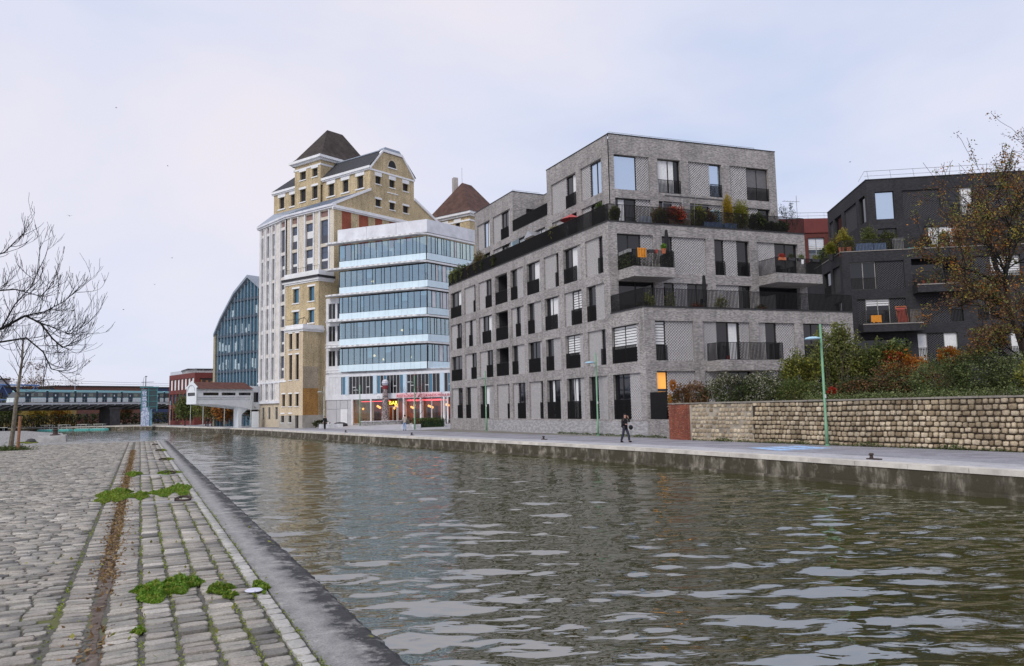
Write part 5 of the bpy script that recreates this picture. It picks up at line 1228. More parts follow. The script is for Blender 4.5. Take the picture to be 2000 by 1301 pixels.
m.quad(FGa.p(9.35, -GD, 2.15), FGa.p(0, -GD, 3.2), FGa.p(0, -GD, 5.5), FGa.p(9.35, -GD, 5.5)); m.build('wall', gwhite, ga)
for h in hs: window(ga, FGa, *h, -.1, 2, None, None, glass_dark, black_frame, .05)
m = MB(); m.fbox(FGa, -.05, 9.35, 0, .07, 4.18, 4.26); m.fbox(FGa, -.05, 9.35, 0, .1, 5.2, 5.42); m.fbox(FGa, -.05, 9.35, 0, .06, 3.9, 3.95); m.build('string_course', M('grey_moulding', (.45, .47, .5), .7), ga)
FGe = Fr(FGa.p(0, -GD, 0)[:2], (-FGa.n[0]*-1, -FGa.n[1]*-1)); m = MB()
m.fprism(FGe, [(-.15, 3.2), (GD+.1, 3.2), (GD+.1, 5.6), (GD+.35, 5.75), (GD/2, 6.75), (-.35, 5.75), (-.15, 5.6)], -.02, .12); ge_ = m.build('gable_end', gwhite, ga)
m = MB(); m.fbox(FGe, .25, GD-.25, .12, .14, 4.45, 4.95); m.build('pane', glass_dark, ge_)
m = MB(); ar = [(GD/2+1.15*math.cos(t_), 5.1+.95*math.sin(t_)) for t_ in np.linspace(0, math.pi, 11)]
for (a, b), (c, d) in zip(ar, ar[1:]): m.hexa([FGe.p(a, .2, b), FGe.p(c, .2, d), FGe.p(c, .12, d), FGe.p(a, .12, b), FGe.p(a, .2, b+.12), FGe.p(c, .2, d+.12), FGe.p(c, .12, d+.12), FGe.p(a, .12, b+.12)])
m.build('arch_moulding', M('grey_moulding', (.45, .47, .5), .7), ge_)
m = MB(); m.quad(FGa.p(.1, .3, 5.5), FGa.p(9.45, .3, 5.5), FGa.p(8.7, -GD/2, 6.6), FGa.p(.1, -GD/2, 6.6)); m.quad(FGa.p(9.45, -GD-.3, 5.5), FGa.p(.1, -GD-.3, 5.5), FGa.p(.1, -GD/2, 6.6), FGa.p(8.7, -GD/2, 6.6)); m.tri(FGa.p(9.45, .3, 5.5), FGa.p(9.45, -GD-.3, 5.5), FGa.p(8.7, -GD/2, 6.6)); m.build('roof', tile_brick, ga)
m = MB(); m.fbox(FGa, 7.0, 7.6, -1.5, -.1, FQ, 2.8); m.fprism(FGa, [(7.6, 1.4), (8.7, 2.3), (7.6, 2.75)], -1.4, -.2); m.build('pier', gwhite, ga)
m = MB(); m.fbox(FGa, 9.35, 11.2, -GD, -.3, 2.2, 6.0); m.build('link_block', gwhite, ga)
m = MB(); m.fbox(FGa, 9.8, 10.6, -.3, -.27, 3.4, 5.0); m.build('link_window', glass_dark, ga)
m = MB(); q_ = FGa.p(9.2, 1.2, FQ); m.box(q_[0]-.5, q_[0]+.5, q_[1]-.4, q_[1]+.4, FQ, 1.9); tag(m.build('electrical_cabinet', gwhite), 'tall white service cabinet on the quay under the gallery', 'cabinet')

# ================================================================ tram viaduct and tram
FBR = Fr((-26.7, 200.7), (.774, .633))
br_ = thing('viaduct', 'dark steel viaduct carrying the tram across the water', 'bridge', (-10, 214, FQ))
steel = M('dark_viaduct_steel', (.045, .043, .045), .7, .2, 3); concl = M('viaduct_edge', (.48, .50, .53), .7, .12, 2)
m = MB(); m.fbox(FBR, -60, 75, -9, 0, 4.35, 5.0); m.build('deck', steel, br_)
m = MB(); m.fbox(FBR, -60, 75, 0, .25, 4.62, 5.02); m.build('deck_edge', concl, br_)
for k_ in range(46):
    u = -40+k_*2.35; m = MB(); m.hexa([FBR.p(u, .1, 4.4), FBR.p(u+.28, .1, 4.4), FBR.p(u-.4, -3.4, 3.6), FBR.p(u-.68, -3.4, 3.6), FBR.p(u, .1, 4.66), FBR.p(u+.28, .1, 4.66), FBR.p(u+.28, -3.4, 4.66), FBR.p(u, -3.4, 4.66)]); m.build('bracket', concl if k_ % 1 == 0 else steel, br_)
m = MB(); m.fbox(FBR, -60, 75, -5.5, -3.4, 3.3, 4.4); m.build('girder', steel, br_)
for u in (27.5, -14, 62):
    m = MB(); m.fbox(FBR, u, u+2.9, -4.6, -.6, FQ-1.2, 3.6); m.fbox(FBR, u-.4, u+3.3, -4.8, -.4, 3.3, 3.9); m.build('pier', M('viaduct_pier', (.06, .058, .06), .8, .4, 1), br_)
m = MB(); railing(m, FBR, -60, 75, -.2, 5.02, 5.9, .9, .035, .035); m.build('parapet_railing', grey_metal, br_)
# tram
tr = thing('tram', 'long teal and white articulated tram crossing the viaduct', 'tram', FBR.p(26, -2.6, 5.05))
t_white = M('tram_white', (.66, .72, .73), .35, .04, 1, spec=.5); t_teal = M('tram_teal_roof', (.26, .50, .54), .4, .05, 1, spec=.5); t_dark = M('tram_bellows', (.03, .055, .075), .7); t_glass = Mglass('tram_glass', (.02, .03, .032), 0, .05, .7)
W0, W1 = -3.9, -1.3
mods = [(3.9, 11.2), (11.8, 18.2), (18.8, 24.0), (24.6, 31.0), (31.6, 37.0), (37.6, 44.2), (44.8, 51.0)]
for k_, (a, b) in enumerate(mods):
    m = MB(); z0 = 5.18
    if k_ == 0: m.fprism(FBR, [(a-.2, z0), (b, z0), (b, 6.2), (a-.05, 6.2)], W0, W1)
    else: m.fbox(FBR, a, b, W0, W1, z0, 6.2)
    cb = m.build('car_body', t_white, tr)
    m = MB()
    if k_ == 0: m.fprism(FBR, [(a-.05, 6.2), (b, 6.2), (b, 7.55), (a+1.0, 7.55)], W0+.02, W1-.02)
    else: m.fbox(FBR, a, b, W0+.02, W1-.02, 6.2, 7.55)
    m.build('window_band', t_glass, cb)
    m = MB(); m.fbox(FBR, a+(1.1 if k_ == 0 else 0), b, W0+.05, W1+.01, 7.55, 7.95); m.fbox(FBR, a+(1.4 if k_ == 0 else .1), b-.1, W0+.3, W1-.3, 7.95, 8.1); m.build('roof', t_teal, cb)
    m = MB(); m.fbox(FBR, a+.3, b-.1, W1, W1+.012, 6.2, 6.32); m.build('waistline', t_teal, cb)
    for f_ in ((.28, .72) if k_ % 2 else (.42,)):
        c_ = a+(b-a)*f_; m = MB(); m.fbox(FBR, c_-.65, c_+.65, W1, W1+.02, z0+.05, 7.4); m.build('door', t_dark, cb)
        m = MB(); m.fbox(FBR, c_-.25, c_+.05, W1+.02, W1+.03, 6.6, 7.0); m.build('door_notice', curtain, cb)
    if k_ < 6: m = MB(); m.fbox(FBR, b, mods[k_+1][0], W0+.1, W1-.08, z0, 7.9); m.build('bellows', t_dark, tr)
    m = MB()
    for u in np.arange(a+1.2, b-.6, 2.1): m.fbox(FBR, u, u+1.1, W1-.005, W1+.004, 6.6, 7.3)
    m.build('pale_panes', M('tram_pane', (.20, .23, .20), .3, .4, 2), cb, kind='stuff')  # paler grey-green rectangles over the dark window band
    m = MB()
    for u in (a+.9, b-.9): 
        for ww in (W0+.4, W1-.4): q_ = FBR.p(u, ww, 5.28); m.sphere(q_, .27, 10)
    m.build('wheels', t_dark, cb, kind='stuff')
# lift tower with painted shaft
lt = thing('lift_tower', 'glazed lift tower with graffiti painted white shaft beside the viaduct', 'tower', (2.2, 184.3, FQ))
gf = NB('graffiti_paint'); pg_ = gf.pos()
gf.base(gf.mix(gf.ramp(gf.noise(pg_, 1.6, 3, .6, 2.0), [(.47, (0, 0, 0)), (.49, (1, 1, 1)), (.54, (1, 1, 1)), (.56, (0, 0, 0))]), (.62, .68, .80), (.08, .14, .32))); gf.set(.7)
m = MB(); m.box(1.0, 2.6, 183.5, 185.5, FQ, 3.4); m.build('painted_shaft', gf.m, lt)
m = MB(); m.box(2.6, 3.2, 183.6, 185.4, FQ, 3.0); m.build('painted_flank', M('teal_graffiti', (.14, .26, .34), .7, .6, 1.2), lt)
teal_st = M('teal_steel', (.07, .24, .26), .5)
m = MB(); m.box(1.1, 2.0, 183.55, 184.2, 3.4, 7.2); m.build('poster_panel', gf.m, lt)
m = MB()
for x_ in (1.0, 2.4, 4.1):
    for y_ in (183.5, 185.5): m.box(x_-.07, x_+.07, y_-.07, y_+.07, 2.5, 7.6)
for z_ in (3.4, 4.6, 5.8, 7.0): m.box(1.0, 4.1, 183.45, 183.6, z_, z_+.09); m.box(1.0, 4.1, 185.4, 185.55, z_, z_+.09)
m.box(.7, 4.4, 183.2, 185.8, 7.6, 7.8); m.build('steel_frame', teal_st, lt)
m = MB(); m.box(2.05, 4.05, 183.6, 185.4, 3.0, 7.5); m.build('glass_cage', Mglass('lift_glass', (.02, .05, .055), .2), lt)
# overhead line masts and wires
for k_, u in enumerate((15.0, 44.0)):
    t_ = thing('catenary_mast', 'thin grey overhead line mast standing on the viaduct'+(' behind the tram front' if k_ == 0 else ' near the lift tower'), 'mast', FBR.p(u, -8, 5))
    m = MB(); m.tube([FBR.p(u, -8, 5), FBR.p(u, -8, 12.9 if k_ == 0 else 12.4)], .11, 6); m.build('pole', dark_metal, t_)
    m = MB(); m.tube([FBR.p(u-3, -6, 10.6), FBR.p(u+3, -8.5, 10.9)], .06, 5); m.build('arm', dark_metal, t_)
m = MB()
for (za, zb) in ((10.9, 10.4), (10.3, 9.9)): m.tube([FBR.p(-60, -6, za), FBR.p(0, -6, za-.3), FBR.p(45, -6, zb), FBR.p(90, -6, zb)], .028, 4)
tag(m.build('overhead_wires', dark_metal), 'two thin overhead power wires strung above the tram', 'wires')
for k_, (u, h_) in enumerate(((26.0, 12.6), (46.5, 12.6))):
    t_ = thing('street_lamp', 'tall thin curved street lamp rising behind the '+('bare red tree on the viaduct' if k_ == 0 else 'lift tower'), 'street lamp', FBR.p(u, -12, 5))
    m = MB(); m.tube([FBR.p(u, -12, FQ), FBR.p(u, -12, h_-1.5), FBR.p(u+.2, -12, h_-.4), FBR.p(u+.7, -12, h_)], [.1, .07, .06, .05], 5); m.build('pole', grey_metal, t_)
    m = MB(); q_ = FBR.p(u+.9, -12, h_); m.sphere(q_, .3, 8, (1.2, .6, .4)); m.build('lamp_head', dark_metal, t_)
# background blocks beyond the viaduct
def block(label, F, L_, D_, z1, wallm, rows, cols, name='distant_building', roofm=None, glass=None, z0=FQ):
    t_ = thing(name, label, 'building', F.p(L_/2, -D_/2, z0)); m = MB(); hh = []
    for r in range(rows):
        hz = (z1-z0)/(rows+.4); zz = z0+.35*hz+r*hz
        for c in range(cols): a = L_*(c+.22)/cols; hh.append((a, a+L_/cols*.56, zz, zz+hz*.6))
    wall(m, F, 0, L_, z0, z1, hh, .3); m.quad(F.p(L_, 0, z0), F.p(L_, -D_, z0), F.p(L_, -D_, z1), F.p(L_, 0, z1)); m.quad(F.p(0, -D_, z0), F.p(0, 0, z0), F.p(0, 0, z1), F.p(0, -D_, z1)); m.quad(F.p(L_, -D_, z0), F.p(0, -D_, z0), F.p(0, -D_, z1), F.p(L_, -D_, z1)); m.build('wall', wallm, t_)
    for h in hh: m = MB(); m.fquad(F, h[0], h[1], -.28, h[2], h[3]); m.build('window', glass or glass_dark, t_)
    m = MB(); m.fbox(F, -.2, L_+.2, -D_-.2, .2, z1, z1+.4); m.build('roof', roofm or coping_dark, t_); return t_
greyb = M('grey_render', (.42, .43, .46), .8); brownb = M('brown_cladding', (.16, .075, .06), .8); blueb = M('blue_steel_cladding', (.035, .05, .115), .6)
block('pale grey flat roofed block on the skyline left of the tram mast', Fr((-66, 262), (.9, .35)), 34, 12, 13.2, greyb, 4, 12)
block('long dark blue shed on the skyline above the tram front', Fr((-52, 246), (.88, .45)), 34, 8, 10.2, blueb, 3, 16)
block('long brown clad shed on the skyline behind the tram mast', Fr((-22, 262), (.88, .45)), 30, 8, 10.6, brownb, 3, 14)
block('small dark blue shed on the skyline behind the tram middle', Fr((5, 276), (.88, .45)), 14, 8, 10.4, blueb, 3, 7)
block('grey block with balconies on the skyline beside the red building', Fr((12.5, 225), (.95, .1)), 12, 10, 13.6, M('pale_block', (.5, .47, .47), .8), 5, 5)
block('low yellow ochre building seen under the viaduct', Fr((-42, 240), (.88, .45)), 30, 8, 4.0, M('ochre_render', (.36, .25, .07), .85), 1, 9)
# blue lattice girder at the left end of the viaduct
tg = thing('lattice_girder', 'blue steel lattice girder on the skyline at the left end of the tram', 'girder', FBR.p(-12, -14, 5)); m = MB()
for (za, zb) in ((6.0, 9.6),):
    m.tube([FBR.p(-45, -14, za), FBR.p(18, -14, za)], .2, 5); m.tube([FBR.p(-45, -14, zb), FBR.p(18, -14, zb)], .2, 5)
    for k_ in range(16): m.tube([FBR.p(-45+k_*4, -14, za), FBR.p(-43+k_*4, -14, zb), FBR.p(-41+k_*4, -14, za)], .14, 5)
m.build('lattice', M('blue_girder_paint', (.12, .22, .45), .5), tg)
# ================================================================ plants: generators
def leaves_np(P, size, mat, name, parent, up=.35, seed=1, asp=.55, kind=None, jit=.5):
    """one diamond leaf per point, bent along its midrib"""
    r = np.random.RandomState(seed); n = len(P); P = np.asarray(P)
    a = r.normal(size=(n, 3)); a /= np.linalg.norm(a, axis=1)[:, None]
    nn = r.normal(size=(n, 3)); nn[:, 2] += up*2; b = np.cross(a, nn); b /= np.linalg.norm(b, axis=1)[:, None]+1e-9
    s = size*(1-jit/2+jit*r.rand(n))[:, None]
    nrm = np.cross(a, b)
    v = np.stack([P-a*s*.5, P+b*s*asp*.5+nrm*s*.06, P+a*s*.5, P-b*s*asp*.5+nrm*s*.06], 1).reshape(-1, 3)
    f = np.arange(4*n).reshape(n, 4)
    return npmesh(name, v, f, mat, parent, False, kind)
def ell(c, rad, n, r, shell=.55):
    d = r.normal(size=(n, 3)); d /= np.linalg.norm(d, axis=1)[:, None]; k = shell+(1-shell)*r.rand(n)**.7
    lump = 1+.16*np.sin(d[:, 0]*5+c[0])*np.cos(d[:, 1]*6+c[1])+.12*np.sin(d[:, 2]*9+d[:, 0]*7)
    return np.asarray(c)+d*np.asarray(rad)*(k*lump)[:, None]
def shrub(name, label, cat, blobs, n, size, mats, seed, group=None, stems=True, base=None, shell=.5):
    """blobs: (centre, radii); mats: (material, share)"""
    r = np.random.RandomState(seed); c0 = np.mean([b[0] for b in blobs], 0); zb = min(b[0][2]-b[1][2] for b in blobs) if base is None else base
    t = thing(name, label, cat, (c0[0], c0[1], zb), group)
    vol = np.array([b[1][0]*b[1][1]+b[1][1]*b[1][2]+b[1][0]*b[1][2] for b in blobs]); vol = vol/vol.sum()
    for k, (mt, sh) in enumerate(mats):
        P = np.concatenate([ell(b[0], b[1], max(4, int(n*sh*v)), r, shell) for b, v in zip(blobs, vol)])
        if len(mats) > 1 and k > 0:                                    # later shades gather in clumps
            q = np.sin(P[:, 0]*2.1+seed)+np.sin(P[:, 1]*1.7+k)+np.sin(P[:, 2]*2.9+2*k); P = P[q > -.2] if (q > -.2).sum() > 10 else P
        leaves_np(P, size, mt, 'foliage', t, .3, seed+k, .6)
    if stems:
        m = MB(); rr = random.Random(seed)
        for b in blobs:
            for k in range(7):
                an = rr.uniform(0, 6.28); m.tube([(b[0][0]+.15*b[1][0]*math.cos(an), b[0][1]+.15*b[1][1]*math.sin(an), zb-.05), (b[0][0]+.35*b[1][0]*math.cos(an), b[0][1]+.35*b[1][1]*math.sin(an), b[0][2]), (b[0][0]+.8*b[1][0]*math.cos(an), b[0][1]+.8*b[1][1]*math.sin(an), b[0][2]+.6*b[1][2])], [.03, .02, .008], 4, False)
        m.build('stems', bark, t)
    return t
def grow(m, p, d, L, rad, lev, rr, tips, up=.12, droop=0.0, nseg=4, split=(2, 4), ang=.75, keep=.68, minr=.004, sides=None):
    p = Vector(p); d = Vector(d).normalized(); pts = [p.copy()]; rads = [rad]
    for k in range(nseg):
        d = (d+Vector((rr.uniform(-1, 1), rr.uniform(-1, 1), rr.uniform(-1, 1)))*.16+Vector((0, 0, up-droop*(k/nseg)))).normalized()
        p = p+d*(L/nseg); pts.append(p.copy()); rads.append(max(minr, rad*(1-.55*(k+1)/nseg)))
    m.tube(pts, rads, sides or (6 if rad > .05 else 4 if rad > .015 else 3), False)
    if lev <= 0: tips += pts[1:]; return
    tips += pts[-2:]
    for k in range(rr.randint(*split)):
        i = rr.randint(1, len(pts)-1); q = pts[i]
        ax = Vector((rr.uniform(-1, 1), rr.uniform(-1, 1), rr.uniform(-.5, 1))).normalized(); dd = (d+ax*ang).normalized()
        grow(m, q, dd, L*rr.uniform(.5, keep+.12), max(minr, rads[i]*.62), lev-1, rr, tips, up, droop, nseg, split, ang, keep, minr, sides)
def tree(name, label, base, h, tr, lev, seed, leafm=None, nleaf=0, lsize=.2, bk=None, lean=(0, 0), crown_spread=.9, group=None, cat='tree', limbs=6, start=.35, up=.12, lsp=.35, split=(2, 4)):
    rr = random.Random(seed); t = thing(name, label, cat, base, group); m = MB(); tips = []
    pts = []; n = 6
    for k in range(n+1):
        f = k/n; pts.append(Vector((base[0]+lean[0]*f+rr.uniform(-.02, .02)*h*.3*f, base[1]+lean[1]*f+rr.uniform(-.02, .02)*h*.3*f, base[2]-.1+h*.62*f)))
    rads = [tr*(1-.6*k/n) for k in range(n+1)]; rads[0] *= 1.25; m.tube(pts, rads, 8, False); m.build('trunk', bk or bark, t); m = MB()
    for k in range(limbs):
        f = start+(1-start)*k/(limbs-1); i = f*n; i0 = min(n-1, int(i)); q = pts[i0].lerp(pts[i0+1], i-i0); an = k*2.4+rr.uniform(-.4, .4)
        d = Vector((math.cos(an)*crown_spread, math.sin(an)*crown_spread, rr.uniform(.45, .9))); grow(m, q, d, h*.34*rr.uniform(.8, 1.15)*(1.1-.35*f), tr*.42*(1.15-.5*f), lev, rr, tips, up, 0, 4, split)
    grow(m, pts[-1], (0, 0, 1), h*.34, tr*.4, lev, rr, tips, up, 0, 4, split)
    m.build('branches', bk or bark, t, True)
    if leafm and nleaf:
        T = np.array([tuple(x) for x in tips]); r = np.random.RandomState(seed); P = T[r.randint(0, len(T), nleaf)]+r.normal(0, lsp, (nleaf, 3))
        ms = leafm if isinstance(leafm, list) else [leafm]
        for k, mt in enumerate(ms):
            leaves_np(P[k::len(ms)], lsize, mt, 'crown', t, .3, seed+k)
    return t

L_green = Mleaf('evergreen_leaf', (.022, .042, .010), (.09, .128, .032), (.22, .26, .09))
L_dark = Mleaf('dark_ivy_leaf', (.016, .024, .009), (.055, .068, .022), (.16, .17, .07))
L_mid = Mleaf('olive_leaf', (.06, .075, .018), (.16, .175, .042), (.30, .29, .09))
L_yel = Mleaf('yellow_leaf', (.30, .20, .025), (.46, .34, .05), (.50, .42, .12))
L_ygr = Mleaf('yellow_green_leaf', (.11, .12, .022), (.24, .24, .04), (.40, .36, .07))
L_red = Mleaf('red_leaf', (.20, .02, .015), (.42, .04, .025), (.48, .10, .03))
L_ora = Mleaf('orange_leaf', (.30, .09, .015), (.48, .18, .025), (.50, .28, .05))
L_bro = Mleaf('brown_leaf', (.06, .028, .015), (.18, .09, .035), (.32, .18, .07))
L_pale = Mleaf('pale_seed_head', (.26, .23, .17), (.42, .39, .30), (.5, .47, .38))
L_var = Mleaf('variegated_leaf', (.032, .052, .014), (.15, .19, .06), (.38, .41, .19))

# ---- garden above the stone wall
def W(u, back, z): return FW.p(u, -back, z)
shrub('climber', 'dry brown climber tumbling over the red brick end of the stone wall', 'shrub', [(W(.7, .5, 2.0), (.45, .8, .9)), (W(2.0, .6, 2.2), (.5, 1.2, .85))], 5200, .13, [(L_bro, .7), (L_dark, .4), (L_pale, .22)], 1)
m = MB(); rr = random.Random(5)
shrub('climber', 'orange leaves at the tip of the climber beside the gate', 'shrub', [(W(.35, .1, 2.85), (.16, .3, .35)), (W(.1, .05, 1.9), (.1, .18, .45))], 700, .12, [(L_ora, .8), (L_ygr, .3)], 2, stems=False)
shrub('hedge', 'evergreen hedge with creamy seed heads on top, just right of the brown climber', 'hedge', [(W(4.6, .8, 2.45), (.8, 1.9, .95)), (W(7.0, .9, 2.4), (.85, 1.7, .95))], 12000, .11, [(L_dark, .55), (L_green, .3), (L_pale, .24)], 3)
shrub('hedge', 'green hedge with yellowish flecks at the foot of the tall shrub', 'hedge', [(W(9.2, .9, 2.1), (.8, 1.5, .8)), (W(10.6, 1.0, 2.0), (.7, 1.0, .7))], 7500, .11, [(L_green, .55), (L_mid, .35), (L_pale, .08)], 4)
tsh = shrub('tall_shrub', 'tall loose olive green shrub behind the nearest sea green lamp post', 'shrub', [((35.4, 33.6, 3.0), (1.0, 1.2, 1.6)), ((36.0, 31.9, 3.7), (1.2, 1.3, 2.1)), ((36.4, 30.6, 3.4), (1.1, 1.1, 1.9)), ((36.2, 31.2, 5.2), (.6, .7, 1.0))], 21000, .15, [(L_mid, .6), (L_green, .2), (L_ygr, .5)], 5, base=1.5, shell=.3)
m = MB(); rr = random.Random(31)
for k in range(16):
    x_, y_ = 35.9+rr.uniform(-.9, .9), 31.6+rr.uniform(-1.4, 1.4); m.tube([(x_-.1, y_-.6, 1.5), (x_-.25, y_-.7, 3.0), (x_-.2+rr.uniform(-.3, .3), y_-.7+rr.uniform(-.4, .4), 4.8+rr.uniform(-.5, .8))], [.03, .02, .008], 4, False)
m.build('stems', bark, tsh)
shrub('shrub', 'bright green rounded shrub between the tall olive shrub and the red one', 'shrub', [((37.0, 29.3, 3.3), (.9, .9, 1.5)), ((37.6, 28.6, 4.3), (.8, .7, .7))], 5200, .15, [(L_green, .6), (L_mid, .5)], 6, base=1.5)
shrub('shrub', 'shrub with scarlet and orange autumn leaves below the charcoal balcony', 'shrub', [((37.3, 28.5, 3.7), (.7, .8, .75)), ((37.8, 27.7, 3.2), (.7, .9, .8))], 4200, .14, [(L_ora, .6), (L_red, .45), (L_bro, .2), (L_ygr, .3)], 7, base=1.5)
shrub('shrub', 'low dark shrub with a scarlet sprig, right of the sea green lamp post', 'shrub', [(W(12.9, 1.2, 2.1), (.8, 1.4, .75)), (W(14.6, 1.6, 2.2), (.9, 1.2, .75))], 8200, .11, [(L_dark, .6), (L_bro, .42), (L_mid, .15)], 8)
shrub('sprig', 'scarlet sprig sticking out of the low dark shrub', 'shrub', [(W(11.95, .55, 2.15), (.10, .30, .22))], 240, .12, [(L_red, 1)], 9, stems=False)
shrub('shrub', 'russet brown shrub between the scarlet shrub and the variegated hedge', 'shrub', [(W(14.0, 3.0, 2.8), (.9, 1.3, .8)), (W(15.8, 3.4, 2.7), (.8, 1.2, .7))], 4200, .12, [(L_bro, .7), (L_ora, .12), (L_mid, .3)], 10)
shrub('shrub', 'small round orange shrub in front of the pale curtained window', 'shrub', [((38.0, 25.9, 3.75), (.5, .6, .55))], 1900, .14, [(L_ora, 1)], 11, base=1.6)
shrub('hedge', 'big rounded variegated hedge above the wall beneath the bare tree', 'hedge', [(W(17.0, 1.6, 2.55), (1.0, 1.5, 1.0)), (W(18.8, 1.9, 2.75), (1.1, 1.5, 1.15)), (W(20.4, 2.1, 2.6), (1.0, 1.2, 1.0))], 17000, .095, [(L_var, .55), (L_green, .35), (L_dark, .25)], 12)
shrub('shrub', 'yellow green shrub at the right end of the variegated hedge', 'shrub', [(W(21.4, 1.6, 2.5), (.7, 1.0, .9)), (W(23.2, 1.6, 2.5), (.8, 1.3, 1.0))], 5200, .12, [(L_ygr, .7), (L_mid, .4)], 13)
P = []; r_ = np.random.RandomState(9)
for u in np.linspace(10.5, 27, 330):
    for k in range(26): P.append(W(u+r_.normal(0, .06), -.06+r_.rand()*.75, 1.70+abs(r_.normal(0, .16))-.25*(r_.rand() < .10)))
iv = leaves_np(np.array(P), .10, L_var, 'ivy', None, .5, 3); tag(iv, 'ivy creeping along the top of the stone wall', 'ivy', None, 'stuff')
P = []
for u in np.arange(2.2, 30, .05):
    k = .5+.5*math.sin(u*2.3)*math.sin(u*.9+1)
    for q in range(int(7*k*k)+1): P.append(W(u+r_.normal(0, .05), -.1-r_.rand()*.22, FQ+.02+r_.rand()*.22*k))
for y_ in np.arange(42.2, 57, .05):
    k = .4+.6*abs(math.sin(y_*1.7)); 
    for q in range(int(5*k)): P.append((32.2-.05-r_.rand()*.22, y_, FQ+.02+r_.rand()*.16*k))
wd_ = leaves_np(np.array(P), .10, L_green, 'weeds', None, .2, 4); tag(wd_, 'weeds at the foot of the stone wall and grey plinth', 'weeds', None, 'stuff')
m = MB(); rr = random.Random(8)
bt = thing('bare_shrub', 'bare pale twigs rising in the brown climber at the wall end', 'shrub', W(2.5, .3, 1.6)); tips = []
for k in range(6): grow(m, W(1.2+k*.5, .25, 1.65), (rr.uniform(-.4, .4), rr.uniform(-.4, .4), 1), rr.uniform(.8, 1.3), .02, 1, rr, tips)
m.build('twigs', bark_pale, bt)

# ---- big thin autumn tree on the right
bt = thing('tree', 'large half bare autumn tree with brown and yellow leaves behind the stone wall', 'tree', (37.2, 22.0, 1.5)); m = MB(); rr = random.Random(77); tips = []
trunk = [(37.4, 21.9, 1.3), (37.0, 22.0, 3.0), (36.6, 22.1, 4.6), (36.1, 22.2, 6.2), (35.7, 22.15, 7.6)]
m.tube(trunk, [.24, .20, .18, .16, .13], 9, False); m.tube([(37.0, 22.0, 3.0), (37.6, 21.4, 4.8), (37.9, 21.0, 7.0), (38.2, 20.8, 9.4)], [.17, .14, .11, .07], 8, False); m.build('trunk', bark, bt); m = MB()
for (q, d, L) in (((35.7, 22.15, 7.6), (-.3, .3, 1), 3.6), ((35.7, 22.15, 7.6), (.3, -.2, 1), 4.2), ((35.7, 22.15, 7.6), (-1, .6, .5), 2.6), ((36.1, 22.2, 6.4), (-1, .5, .1), 2.4), ((36.3, 22.2, 5.6), (-1, -.4, -.1), 2.2), ((36.1, 22.2, 6.2), (.2, .9, .6), 2.6), ((36.6, 22.1, 4.6), (-.9, -.5, -.05), 2.4), ((36.8, 22.0, 3.8), (-1, .3, -.15), 2.2),
                  ((37.7, 21.3, 5.2), (-.4, -.7, .5), 2.8), ((37.9, 21.0, 7.0), (-.5, -.4, 1), 3.4), ((38.2, 20.8, 9.4), (0, 0, 1), 3.4), ((38.0, 20.9, 8.2), (.5, -.7, .6), 3.0), ((35.9, 22.2, 7.0), (-.6, -.5, .7), 3.0), ((38.1, 20.9, 9.0), (-.7, .4, .8), 3.2), ((35.7, 22.1, 7.5), (.6, .6, .8), 3.6)):
    grow(m, q, d, L, .09, 3, rr, tips, .05, .06, 4, (4, 5), .85, .70, .010)
m.build('branches', bark_dark, bt, True)
T = np.array([tuple(x) for x in tips]); r_ = np.random.RandomState(5)
for k, (mt, n) in enumerate(((L_bro, 16000), (L_mid, 5600), (L_yel, 1900), (L_ygr, 1600), (L_ora, 1500))):
    cl = T[r_.randint(0, len(T), max(8, n//11))]; P = cl[r_.randint(0, len(cl), n)]+r_.normal(0, .13, (n, 3)); leaves_np(P, .115, mt, 'crown', bt, .2, 50+k)

bt.scale = (.90,)*3; bt.location = (37.7, 21.65, 1.5)
